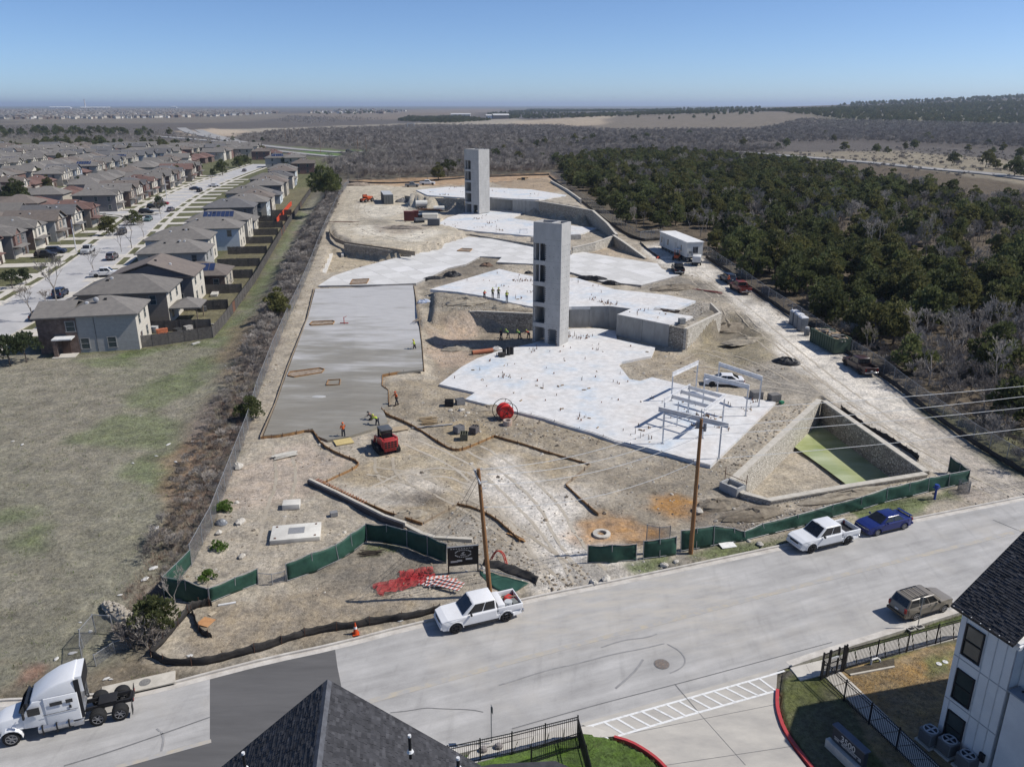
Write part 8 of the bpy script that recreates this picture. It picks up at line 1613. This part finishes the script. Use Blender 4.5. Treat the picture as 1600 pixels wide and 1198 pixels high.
def crown_mesh(seed,R_,H,m,clumps=16,leaves=62,size=.34,low=.18,squat=1.0):
    R=random.Random(seed); vs=[]; fs=[]
    for c in range(clumps):
        a=R.uniform(0,6.283); f=R.random()** .5; zc=low*H+(H*(1-low))*(R.random()** .85)*(1-.42*f*f); rr=R_*f*(1-.45*max(0,zc/H-.5)*2)*.82; cx,cy=rr*math.cos(a),rr*math.sin(a); cr=R.uniform(.36,.66)*R_*.55
        for l in range(leaves):
            th=R.uniform(0,6.283); u=R.uniform(-.55,1); q=math.sqrt(1-u*u); d=Vector((q*math.cos(th),q*math.sin(th),u)); p=Vector((cx,cy,zc))+Vector((d.x*cr,d.y*cr,d.z*cr*.8*squat))*R.uniform(.72,1.05)
            if p.z<.1: continue
            ax=(d+Vector((R.uniform(-.6,.6),R.uniform(-.5,.5),R.uniform(.3,1.3)))).normalized(); sd_=ax.cross(Vector((R.uniform(-1,1),R.uniform(-1,1),R.uniform(-1,1)))).normalized(); L_=size*R.uniform(.7,1.5); W=L_*R.uniform(.28,.5); n=len(vs); vs += [p-sd_*W,p+ax*L_*.5-sd_*W*.7+d*.04,p+ax*L_,p+sd_*W]; fs.append((n,n+1,n+2,n+3))
    me=bpy.data.meshes.new('crown'); me.from_pydata(vs,[],fs); me.update(); me.materials.append(m); return me
def trunk_mesh(seed,H,r,m=None,limbs=5):
    R=random.Random(seed); mb=MB(); p=Vector((0,0,-.3)); q=p
    for k in range(4): q=p+Vector((R.uniform(-.15,.15),R.uniform(-.15,.15),H/4)); mb.tube(p,q,r*(1-k*.2),r*(1-(k+1)*.2),6,False); p=q
    for k in range(limbs): a=R.uniform(0,6.28); z=H*R.uniform(.25,.8); mb.tube((0,0,z),(math.cos(a)*H*.4,math.sin(a)*H*.4,z+H*R.uniform(.15,.4)),r*.4,r*.12,5,False)
    return mb.mesh('trunk',m or M_BARK)
def bare_mesh(seed,H,spread,depth=5,r=.11,twig=.012,m=None,kids=(2,3),stems=1,name='crown'):
    """a leafless tree: tapering limbs forked again and again down to twigs"""
    R=random.Random(seed); mb=MB(); tr=MB()
    def grow(p,d,L_,rad_,k):
        q=p+d*L_; (tr if k >= depth-1 else mb).tube(p,q,max(rad_,twig),max(rad_*.68,twig),5 if k >= depth-1 else 3,False)
        if k==0: return
        for j in range(R.choice(kids)+(1 if k <= 2 else 0)):
            ax=Vector((R.uniform(-1,1),R.uniform(-1,1),R.uniform(-.25,.6))).normalized(); nd=(d+ax*spread+Vector((0,0,.12))).normalized(); grow(p.lerp(q,R.uniform(.55,1)),nd,L_*R.uniform(.58,.82),rad_*.6,k-1)
    for s in range(stems): a=R.uniform(0,6.28); grow(Vector((math.cos(a)*.15*(stems>1),math.sin(a)*.15*(stems>1),-.2)),Vector((math.cos(a)*.3*(stems>1),math.sin(a)*.3*(stems>1),1)).normalized(),H*.34,r,depth)
    m=m or M_TWIG; return mb.mesh(name,m),tr.mesh('trunk',m)
JUN=[(crown_mesh(i,2.1+.25*(i % 3),4.6+.5*(i % 2),M_JUN if i % 3 else M_JUN2,24,84,.30),trunk_mesh(i,3.2,.16)) for i in range(7)]
BARE=[bare_mesh(40+i,6.2,.62,6,.085,.013,M_TWIG if i % 2 else M_TWIGD) for i in range(6)]; BUSH=[bare_mesh(60+i,2.6,.75,4,.035,.013,M_TWIGD if i % 2 else M_TWIG,(2,3),5) for i in range(5)]
def tree(name,label,meshes,loc,sc,rz,group=None,cat='tree'):
    t=thing(name,label,cat,loc,rz,group); t.scale=(sc,sc,sc*random.uniform(.9,1.15)); inst('crown',meshes[0],t); inst('trunk',meshes[1],t); return t
# -------- instanced masses
SRC={}
def sources(key,meshes):
    if key in SRC: return SRC[key]
    col=bpy.data.collections.new('src_'+key)
    for i,me in enumerate(meshes): o=bpy.data.objects.new('%s_%02d' % (key,i),me); col.objects.link(o)
    SRC[key]=col; return col
def scatter(name,pts,key,meshes,smin,smax,tilt=.12,rot=True):
    if not len(pts): return
    col=sources(key,meshes); n=len(pts); me=bpy.data.meshes.new(name); me.vertices.add(n); me.vertices.foreach_set('co',np.asarray(pts,np.float32).ravel())
    rs=np.random.RandomState(n); r=np.stack([rs.uniform(-tilt,tilt,n),rs.uniform(-tilt,tilt,n),rs.uniform(0,6.283,n)],1); a=me.attributes.new('rot','FLOAT_VECTOR','POINT'); a.data.foreach_set('vector',r.astype(np.float32).ravel()); a=me.attributes.new('scl','FLOAT','POINT'); s=smin+(smax-smin)*rs.rand(n)** 1.6; a.data.foreach_set('value',s.astype(np.float32)); a=me.attributes.new('pick','INT','POINT'); a.data.foreach_set('value',rs.randint(0,len(meshes),n).astype(np.int32))
    o=bpy.data.objects.new(name,me); C.objects.link(o); o['kind']='stuff'; ng=bpy.data.node_groups.new('scatter_'+name,'GeometryNodeTree'); ng.interface.new_socket('Geometry',in_out='INPUT',socket_type='NodeSocketGeometry'); ng.interface.new_socket('Geometry',in_out='OUTPUT',socket_type='NodeSocketGeometry'); N,L=ng.nodes,ng.links
    gi,go=N.new('NodeGroupInput'),N.new('NodeGroupOutput'); ip=N.new('GeometryNodeInstanceOnPoints'); ci=N.new('GeometryNodeCollectionInfo'); ci.inputs['Collection'].default_value=col; ci.inputs['Separate Children'].default_value=True; ci.inputs['Reset Children'].default_value=True
    def na(nm,ty): x=N.new('GeometryNodeInputNamedAttribute'); x.data_type=ty; x.inputs['Name'].default_value=nm; return x.outputs[0]
    eu=N.new('FunctionNodeEulerToRotation'); L.new(na('rot','FLOAT_VECTOR'),eu.inputs[0]); L.new(gi.outputs[0],ip.inputs['Points']); L.new(ci.outputs[0],ip.inputs['Instance']); ip.inputs['Pick Instance'].default_value=True; L.new(na('pick','INT'),ip.inputs['Instance Index']); L.new(eu.outputs[0],ip.inputs['Rotation']); L.new(na('scl','FLOAT'),ip.inputs['Scale']); L.new(ip.outputs[0],go.inputs[0])
    md=o.modifiers.new('scatter','NODES'); md.node_group=ng; return o
def fill(poly,step,jit=.48,keep=None,seed=1,sink=.05,detail=True,lift=0):
    P=np.array([(p[0],p[1]) for p in poly]); rs=np.random.RandomState(seed); gx,gy=np.meshgrid(np.arange(P[:,0].min(),P[:,0].max(),step),np.arange(P[:,1].min(),P[:,1].max(),step)); x=gx.ravel()+rs.uniform(-jit,jit,gx.size)*step; y=gy.ravel()+rs.uniform(-jit,jit,gx.size)*step; m=sdist(x,y,poly)<0; x,y=x[m],y[m]
    if keep is not None: k=keep(x,y); x,y=x[k],y[k]
    return np.stack([x,y,hz(x,y,detail)-sink+lift],1)
def pxy(x,y,z):
    f=y*cP-(z-CAM_H)*sP; u=y*sP+(z-CAM_H)*cP; return 800+FPX*x/f,599-FPX*u/f
def tuft(seed,n,h,m,sp=.16,w_=.012):
    R=random.Random(seed); vs=[]; fs=[]
    for k in range(n): a=R.uniform(0,6.28); r=R.random()*sp; x,y=r*math.cos(a),r*math.sin(a); b=R.uniform(0,6.28); L_=h*R.uniform(.5,1.2); d=Vector((math.cos(b)*.55,math.sin(b)*.55,1)).normalized()*L_; s=Vector((-math.sin(b),math.cos(b),0))*w_; p=Vector((x,y,-.02)); i=len(vs); vs += [p-s,p+s,p+d]; fs.append((i,i+1,i+2))
    me=bpy.data.meshes.new('tuft'); me.from_pydata(vs,[],fs); me.materials.append(m); return me
TF=[tuft(i,22,.20,M_STRAW,.3,.014) for i in range(2)]+[tuft(5+i,22,.16,M_GRS,.3,.016) for i in range(1)]; TB=[tuft(10+i,26,.55,M_RUSS,.35,.012) for i in range(2)]+[tuft(13,26,.5,M_STRAW,.35,.012)]; TG=[tuft(20+i,20,.11,M_GRS,.22,.012) for i in range(3)]
# -------- the evergreen wood on the right
WOOD=[on(a,b) for a,b in [(880,285),(872,265),(930,248),(1060,246),(1200,255),(1310,276),(1340,288),(1450,305),(1640,337),(1900,400),(1900,800),(1640,752),(1530,688),(1455,634),(1385,580),(1305,528),(1205,461),(1155,424),(1110,392),(1070,364),(1034,362),(1000,366),(960,342),(905,300)]]
pts=fill(WOOD,4.6,.5,seed=3); px_,py_=pxy(pts[:,0],pts[:,1],pts[:,2]+2); vis=(px_<1680) & (px_>820); pts,px_,py_=pts[vis],px_[vis],py_[vis]; dist=np.hypot(pts[:,0],pts[:,1]); rs=np.random.RandomState(4); nb=vnoise(pts[:,0],pts[:,1],18,77)
low=(px_>1395) & (py_>520+(px_-1395)*-.12)
isb=np.where(low,rs.rand(len(pts))<.78,(nb>.14) & (rs.rand(len(pts))<.62) | (rs.rand(len(pts))<.05)); thin=low & (rs.rand(len(pts))<.05); ok_=~thin
edge=sdist(pts[:,0],pts[:,1],WOOD)>-2.6; ok_ &= ~(edge & (rs.rand(len(pts))<.4))
order=np.argsort(dist); ne=nbk=0; rest_e,rest_b=[],[]
for i in order:
    if not ok_[i]: continue
    x,y,z=pts[i]
    if not isb[i]:
        if ne<290:
            q=random.randrange(7); lb='olive green juniper in the dense wood right of the haul road' if q % 3==0 else ('tall dark green juniper in the dense wood right of the haul road' if q % 2 else 'round dark green juniper in the dense wood right of the haul road'); tree('juniper_tree',lb,JUN[q],(x,y,z),random.uniform(.7,1.45),random.uniform(0,6.28),'junipers of the dense wood'); ne += 1
        else: rest_e.append((x,y,z))
    else:
        if nbk<150: tree('bare_tree','leafless grey tree among the junipers of the right wood',BARE[random.randrange(6)],(x,y,z),random.uniform(.8,1.3),random.uniform(0,6.28),'leafless trees of the right wood'); nbk += 1
        else: rest_b.append((x,y,z))
JUNI=[]
for i,(c_,t_) in enumerate(JUN): JUNI.append(c_)
scatter('juniper_wood',rest_e,'juniper',JUNI,.8,1.5); BAREI=[b[0] for b in BARE]; scatter('bare_wood_edge',rest_b,'bare',BAREI,.85,1.35)
us=fill(WOOD,2.1,.5,seed=31); a_,b_=pxy(us[:,0],us[:,1],us[:,2]); us=us[(a_<1680) & (a_>1250) & (b_>480)]; scatter('wood_undergrowth',us,'bush',[b[0] for b in BUSH],.6,1.5)
# -------- grey leafless woodland beyond the site
GW=[on(a,b) for a,b in [(515,268),(580,262),(620,250),(800,236),(1000,232),(1340,222),(1640,238),(1640,198),(1250,188),(1180,205),(940,206),(870,199),(640,198),(440,208),(370,218),(560,238),(590,248),(500,256)]]
gk=lambda x,y: (np.abs(pxy(x,y,2)[0]-800)<850)
far_=fill(GW,6.6,.5,gk,seed=5,detail=False); scatter('leafless_woodland',far_,'bare',BAREI,.75,1.25)
G2=[on(a,b) for a,b in [(512,288),(520,262),(620,248),(880,236),(1060,233),(1230,236),(1060,243),(930,244),(868,262),(860,271),(700,277),(560,283)]]
g2=fill(G2,3.8,.5,seed=6,detail=False); scatter('leafless_woodland',g2,'bare',BAREI,.7,1.15)
BSH=[b[0] for b in BUSH]; scatter('leafless_scrub',fill(G2,3.4,.5,seed=66,detail=False),'bush',BSH,1.0,2.4); scatter('leafless_scrub',fill(GW,9,.5,gk,seed=67,detail=False),'bush',BSH,1.4,3.2)
MD=[on(a,b) for a,b in [(1200,241),(1400,232),(1660,246),(1660,306),(1345,266)]]; scatter('meadow_scrub',fill(MD,9,.5,seed=68,detail=False,keep=lambda x,y: fnoise(x,y,60,5)>-.05),'bush',BSH,.5,1.7)
for i,(a,b) in enumerate([(530,284),(560,282),(580,283),(600,281),(625,282),(650,280),(668,281),(705,278),(730,277),(770,276),(815,274),(845,272),(545,277),(590,276),(640,275),(690,273),(790,270),(850,266)]): tree('bare_tree','leafless tree standing right behind the back fence of the site',BARE[i % 6],on(a,b),random.uniform(.8,1.15),i,'leafless trees behind the back fence')
GL=[on(a,b) for a,b in [(-60,226),(120,222),(340,232),(400,226),(290,214),(230,204),(60,200),(-60,202)]]; scatter('leafless_woodland',fill(GL,11,.5,seed=8,detail=False),'bare',BAREI,.7,1.2)
GM=[on(a,b) for a,b in [(430,192),(450,184),(560,186),(600,190),(480,197)]]; scatter('leafless_woodland',fill(GM,17,.5,seed=9,detail=False),'bare',BAREI,1,1.6)
# -------- dark evergreen belts and single evergreens in the far country
def belt(name,px,step,smin,smax,seed,key='juniper',ms=None): scatter(name,fill([on(a,b) for a,b in px],step,.5,lambda x,y: fnoise(x,y,step*9,seed)>-.12,seed=seed,detail=False),key,ms or JUNI,smin,smax)
belt('evergreen_belt',[(620,190),(640,183),(720,183),(770,189),(700,193)],11,1.0,1.6,11); belt('evergreen_belt',[(760,180),(830,172),(1000,172),(1130,178),(1000,182),(870,186),(800,187)],24,1.2,2.0,12); hill=lambda q: [Vector(((a-800)/FPX*cP*d,d,0)) for a,d in q]
scatter('evergreen_belt',fill(hill([(1190,2500),(1240,1800),(1340,1500),(1480,1450),(1680,1500),(1680,2500),(1400,2700)]),17,.5,seed=13,detail=False),'juniper',JUNI,1.3,2.1); scatter('evergreen_belt',fill(hill([(1300,2900),(1680,2700),(1680,3700),(1350,3600)]),40,.5,seed=14,detail=False),'juniper',JUNI,1.6,2.8)
belt('evergreen_belt',[(1010,178),(1130,172),(1190,172),(1190,180),(1100,182)],40,1.4,2.2,18); belt('evergreen_belt',[(-40,210),(60,206),(200,206),(290,214),(150,216),(0,218)],22,1.2,2.0,15); belt('evergreen_belt',[(0,228),(120,222),(260,226),(360,240),(300,246),(140,236),(20,240)],16,.9,1.5,16); belt('evergreen_belt',[(480,180),(560,172),(640,174),(560,180)],60,1.5,2.5,17)
SE=[(787,236),(812,229),(838,232),(851,230),(866,227),(880,226),(897,224),(915,226),(926,221),(903,231),(890,234),(1010,219),(990,224),(1035,224),(960,224),(1077,214),(1110,214),(1160,232),(1228,231),(1215,234),(1301,223),(1319,236),(1368,241),(1386,240),(1414,235),(1428,233),(1448,219),(1510,224),(1512,236),(1543,231),(1550,240),(1566,238),(1592,248),(1490,258),(1540,262),(1556,264),(1584,276),(1600,278),(1455,224),(1290,212),(1052,186),(1046,188),(997,185),(1030,187),(1084,185),(1115,188),(845,252),(870,262),(890,268),(808,258),(700,276),(716,268),(685,282),(775,252),(1395,214),(1242,214)]
for i,(a,b) in enumerate(SE): tree('evergreen_tree','single dark evergreen standing in the grey country beyond the wood' if i<46 else 'dark evergreen at the back of the construction site',JUN[i % 7],on(a,b),random.uniform(1.0,1.7),i*1.3,'single evergreens beyond the wood' if i<46 else 'evergreens behind the site')
tree('evergreen_tree','big dark evergreen between the back yard fence and the pale upper yard',JUN[1],on(510,318),2.2,1.0); tree('evergreen_tree','smaller dark evergreen beside the big one left of the upper yard',JUN[4],on(517,306),1.7,2.0); tree('evergreen_shrub','dark round evergreen shrub in the brushy strip beside the wet slab',JUN[3],on(436,497),1.0,.4,None,'shrub'); tree('evergreen_shrub','small dark evergreen shrub against the left chain-link fence',JUN[2],on(391,655),.62,2.2,None,'shrub'); tree('evergreen_shrub','dark green bush among the bare bushes beside the semi truck',JUN[5],on(243,996),.62,3,None,'shrub')
OAK=[(crown_mesh(90+i,1.9,3.6,M_OAK,15,75,.24,.35),trunk_mesh(90+i,2.4,.11)) for i in range(3)]
for a,b,s,lb in ((18,572,1.15,'small leafy live oak at the left edge by the nearest house, left one'),(42,566,1.15,'small leafy live oak by the nearest house, right one of the pair'),(20,452,1.0,'leafy dark tree on the front lawn at the left edge of the picture'),(40,445,.9,'yellowish leafy tree on the front lawn beside the dark one')): tree('live_oak',lb,OAK[int(a) % 3],on(a,b),s,a)
for i,(a,b,s) in enumerate(((170,368,1.1),(250,330,1.2),(210,352,1.0),(310,268,1.4),(374,262,1.6),(160,300,1.4),(95,262,1.5),(210,272,1.5),(60,285,1.4),(290,256,1.5),(130,245,1.4),(25,268,1.4),(345,246,1.5),(445,262,1.4),(400,300,1.2),(362,318,1.0))): tree('garden_tree','rounded green garden tree among the house rows',OAK[i % 3] if i % 2 else JUN[i % 7],on(a,b),s,i,'green garden trees among the houses')
for i,(a,b,s) in enumerate(((52,503,1.5),(88,470,1.9),(70,490,1.2),(147,428,1.3),(206,388,1.6),(190,394,1.3),(225,372,1.2),(252,342,1.4),(60,405,.6),(95,385,.7),(137,372,.65),(165,350,.7),(206,320,.75),(240,395,.5),(330,285,.9),(355,272,.9),(300,300,.7),(70,280,.9),(180,275,1.),(120,268,1.),(383,470,.4),(362,452,.4),(20,345,.8))): tree('bare_street_tree','leafless young tree along the residential street',BARE[(i*5) % 6],on(a,b),s*.8,i,'leafless trees of the residential street')
R=random.Random(77)
for i in range(110):
    a,b=R.uniform(-10,430),R.uniform(212,335)
    if b>345-a*.2: continue
    p=at(a,b); p.z=.1; k=i % 3; tree('garden_tree' if k else 'bare_tree','green garden tree rising between the roofs of the dense rows' if k else 'leafless tree rising between the roofs of the dense rows',OAK[i % 3] if k==1 else (JUN[i % 7] if k else BARE[i % 6]),p,R.uniform(.9,1.5),i,'trees between the roofs')
# -------- brushy strip, weeds, grasses
BR=[on(a,b) for a,b in [(380,560),(425,470),(465,385),(500,325),(535,290),(530,312),(514,345),(500,376),(484,417),(466,460),(447,500),(425,550),(400,620),(384,676),(358,745),(330,822),(300,880),(262,920),(222,890),(262,790),(300,705),(335,630)]]
b1_=fill(BR,1.25,.5,seed=21); k1=b1_[:,1]>100; scatter('brush_thicket',b1_[k1],'bush',[b[0] for b in BUSH],.55,1.25); scatter('brush_thicket',b1_[~k1],'bush',[b[0] for b in BUSH],.3,.75)
for i,(a,b,s,lb) in enumerate(((275,950,.55,'pale leafless sapling in front of the green corner fence'),(210,1010,.5,'leafless bush beside the semi truck, left one'),(225,1003,.5,'leafless bush beside the semi truck, middle one'),(238,1015,.45,'leafless bush beside the semi truck, right one nearest the silt fence'),(330,760,.3,'pale leafless bush against the left chain-link fence'))): m_=BARE[1] if i==0 else BUSH[i % 5]; tree('bare_bush',lb,m_,on(a,b),s*(1 if i in (0,) else 2.2),i,None,'bush')
FL=[on(a,b) for a,b in [(-20,560),(190,552),(330,535),(400,445),(420,470),(380,570),(340,680),(300,780),(255,880),(225,1000),(120,1040),(40,1070),(-20,1085)]]
f_=fill(FL,.62,.5,seed=41); scatter('dry_grass',f_,'field',TF,.6,1.5,.3)
FB=[on(a,b) for a,b in [(340,640),(380,570),(400,610),(384,676),(358,745),(330,822),(300,880),(255,935),(235,1010),(170,990),(215,900),(265,800),(300,720)]]; scatter('tall_dry_grass',fill(FB,.42,.5,seed=42),'tall',TB,.6,1.5,.3)
for px_,stp,s0,s1 in (([(1090,868),(1180,850),(1300,812),(1330,806),(1335,826),(1240,846),(1130,870)],.3,1,2.2),([(1345,798),(1480,766),(1495,774),(1420,798)],.35,.8,2),([(577,850),(622,852),(626,864),(582,861)],.3,1,2),([(195,549),(330,531),(330,538),(195,557)],.4,1.2,2.4),([(180,1066),(255,1045),(262,1052),(200,1066)],.35,1,2),([(985,886),(1035,876),(1042,882),(995,892)],.3,1,2)): scatter('green_weeds',fill([on(a,b) for a,b in px_],stp,.5,seed=int(px_[0][0])),'lawn',TG,s0,s1,.3)
def lawn(px,stp,seed,s0=.6,s1=1.3,key='lawn',ms=None): scatter('lawn_grass',fill([at(a,b,.1) for a,b in px],stp,.5,seed=seed),key,ms or TG,s0,s1,.3)
lawn([(728,1174),(880,1136),(903,1135),(903,1138),(735,1181)],.16,51); lawn([(906,1156),(960,1153),(1008,1174),(1044,1206),(1000,1240),(930,1240),(917,1190)],.17,52,.8,1.6); lawn([(1240,1043),(1282,1026),(1480,965),(1505,958),(1505,970),(1310,1024),(1282,1032)],.17,53); lawn([(1218,1076),(1250,1070),(1286,1062),(1440,1215),(1285,1220),(1240,1164),(1217,1115)],.22,54,.6,1.5); lawn([(1312,1056),(1400,1040),(1500,1004),(1470,1110),(1460,1150),(1380,1110)],.22,55,.5,1.1,'dry',TF[:2])
for i,(a,b,s,lb) in enumerate(((347,800,.5,'bright green weed clump at the left fence, upper one'),(341,858,.5,'bright green weed clump at the left fence, middle one'),(326,905,.45,'bright green weed clump at the left fence, lowest one behind the screen'),(352,792,.4,'small bright green weed clump above the black bags'))): 
    m_=crown_mesh(200+i,.9,.7,M_WEED,12,90,.11,.1); t=thing('weed_clump',lb,'weeds',on(a,b)); inst('leaves',m_,t,sc=s*1.8)
# -------- stones and clods over the churned ground
def stone_me(seed,m):
    R=random.Random(seed); mb=MB(); mb.sphere((0,0,.1),(1,.8,.6),6,4); mb.v=[(x*R.uniform(.7,1.2),y*R.uniform(.7,1.2),z*R.uniform(.7,1.2)) for x,y,z in mb.v]; return mb.mesh('stone',m)
STN=[stone_me(1,M_CHUNK),stone_me(2,mat('clod_tan',(.33,.27,.20),(.22,.18,.13),2,.95)),stone_me(3,MATS['clod_tan']),stone_me(4,mat('clod_dark',(.17,.145,.115),None,2,.95)),stone_me(5,mat('stone_grey',(.40,.37,.32),(.3,.28,.25),2,.95))]
def not_slab(x,y): 
    k=np.ones(len(x),bool)
    for pl in SLABP: k &= sdist(x,y,pl)>.4
    return k
SLABP=[q for q,_ in UNDER+UNDERZ]+[POND]
SITEW=[on(a,b) for a,b in SITE]
HAUL=[on(a,b) for a,b in [(1060,410),(1110,440),(1250,520),(1380,600),(1520,705),(1640,785),(1440,715),(1325,630),(1215,555),(1180,500)]]
cl=lambda x,y: not_slab(x,y) & ((fnoise(x,y,4.5,61)+.35*fnoise(x,y,1.4,64))>.1) & (sdist(x,y,HAUL)>0)
s1_=fill(SITEW,.62,.5,lambda x,y: cl(x,y) & (y<175) & (y>50),seed=71,sink=.03); scatter('stony_rubble',s1_,'stone',STN,.03,.15,.6)
s2_=fill(SITEW,2.6,.5,lambda x,y: cl(x,y) & (y>50) & (y<300),seed=72,sink=.05); scatter('stony_rubble',s2_,'stone',STN,.12,.32,.6)
for px_,n in (([(1130,800),(1215,785),(1330,765),(1445,745),(1430,768),(1250,808),(1120,845)],.45),([(1080,470),(1128,490),(1073,514),(1060,500)],.5),([(680,458),(815,480),(832,488),(745,486),(672,491)],.6),([(1010,705),(1110,735),(1220,635),(1270,628),(1150,745),(1090,740)],.5),([(735,625),(850,660),(960,695),(860,690),(760,680),(700,650)],.6),([(840,900),(900,880),(930,905),(860,925)],.35),([(700,800),(760,805),(820,860),(850,900),(760,890),(700,850)],.4)): scatter('stony_rubble',fill([on(a,b) for a,b in px_],n,.5,not_slab,seed=int(px_[0][0]),sink=.02),'stone',STN,.04,.2,.6)
# ================================================================ THE FAR TOWN, MASTS
def tiny_house(c,r): 
    mb=MB(); mb.box((0,0,2.6),(12,9,5.2)); me=mb.mesh('far_house',c); n=len(me.vertices); mb2=MB(); mb2.add(mb.v+[(-6.5,-5,5.2),(6.5,-5,5.2),(6.5,5,5.2),(-6.5,5,5.2),(-3,0,8),(3,0,8)],mb.f+[(8,9,13,12),(9,10,13),(10,11,12,13),(11,8,12)]); me=mb2.mesh('far_house',c); me.materials.append(r); [setattr(p,'material_index',1) for p in me.polygons if p.index >= 6]; return me
TH=[tiny_house(M_SID['cream'],M_RF[0]),tiny_house(mat('far_white',(.72,.70,.66)),M_RF[0]),tiny_house(M_BRK['brown'],M_RF[1]),tiny_house(M_SID['tan'],M_RF[3])]
scatter('distant_town',fill([on(a,b) for a,b in [(-40,187),(-40,173),(200,171),(400,173),(440,177),(330,183),(180,186)]],36,.4,seed=81,detail=False),'farhouse',TH,.8,1.3,0); scatter('distant_town',fill([on(a,b) for a,b in [(480,178),(490,174),(560,172),(640,174),(600,178)]],90,.4,seed=82,detail=False),'farhouse',TH,.9,1.5,0)
for i,(a,b,w_,d_,h_,lb) in enumerate(((720,182,60,18,6,'long pale shed in the far evergreen belt'),(768,185,30,18,7,'white far building right of the long pale shed'),(782,186,40,22,9,'brown far barn beside the white far building'),(977,173,50,18,5,'pale shed far off beyond the meadow'),(1150,166,60,20,7,'white far building on the right horizon'),(1340,166,60,25,8,'low white house on the right hill'),(1310,167,40,20,7,'pale house at the left end of the right hill'),(95,171,160,40,14,'white factory block on the left horizon'),(150,171,220,40,12,'long factory hall beside the far chimney'),(272,169,60,30,12,'pale hall on the left horizon right of the chimney'))):
    p=on(a,b); t=thing('far_building',lb,'building',p,.1*(i % 3)); m=mat('far_wall_%d' % (i % 3),((.62,.61,.58),(.72,.71,.70),(.30,.24,.19))[i % 3 if i != 2 else 2]); MB().box((0,0,h_/2),(w_,d_,h_)).obj('wall',m,t); hip(t,-w_/2,w_/2,-d_/2,d_/2,h_,.3,mat('far_roof',(.55,.55,.54)),1,'x')
for i,(a,b,top,r,lb) in enumerate(((134,171,157,4.5,'white chimney stack on the left horizon'),(393,168,151,1.2,'thin lattice mast on the horizon above the left town'),(492,167,154,1.0,'thin lattice mast on the horizon right of the first one'),(958,167,153,1.2,'thin lattice mast on the horizon above the wood, taller one'),(927,167,158,.9,'thin lattice mast on the horizon above the wood, shorter one'))):
    p=on(a,b); hh=(b-top)/FPX*p.y*1.0; t=thing('far_mast' if i else 'chimney_stack',lb,'mast' if i else 'chimney',p); m=mat('mast_grey',(.30,.30,.31)) if i else mat('stack_white',(.6,.58,.56)); MB().tube((0,0,0),(0,0,hh),r*1.3,r,8).obj('shaft',m,t); MB().tube((0,0,hh*.97),(0,0,hh),r*1.8,r*1.8,8).obj('head',m,t)
t=thing('road_gantry','two white frames standing at the far dirt strip','frame',on(642,203)); [MB().bar((x,0,0),(x,0,9),.8,.8).obj('leg',M_TRIM,t) for x in (-5,5)]; MB().bar((-5,0,9),(5,0,9),.8,.8).obj('top_bar',M_TRIM,t)
# ================================================================ AIR
hm=bpy.data.materials.new('haze_air'); hm.use_nodes=True; N,L=hm.node_tree.nodes,hm.node_tree.links; N.remove(N['Principled BSDF']); v=N.new('ShaderNodeVolumePrincipled'); v.inputs['Color'].default_value=(.70,.82,1,1); v.inputs['Density'].default_value=HAZE; v.inputs['Anisotropy'].default_value=.2; L.new(v.outputs[0],N['Material Output'].inputs['Volume'])
mb=MB(); mb.box((0,20000,55),(150000,150000,130)); o=mb.obj('haze',hm); tag(o,kind='stuff')
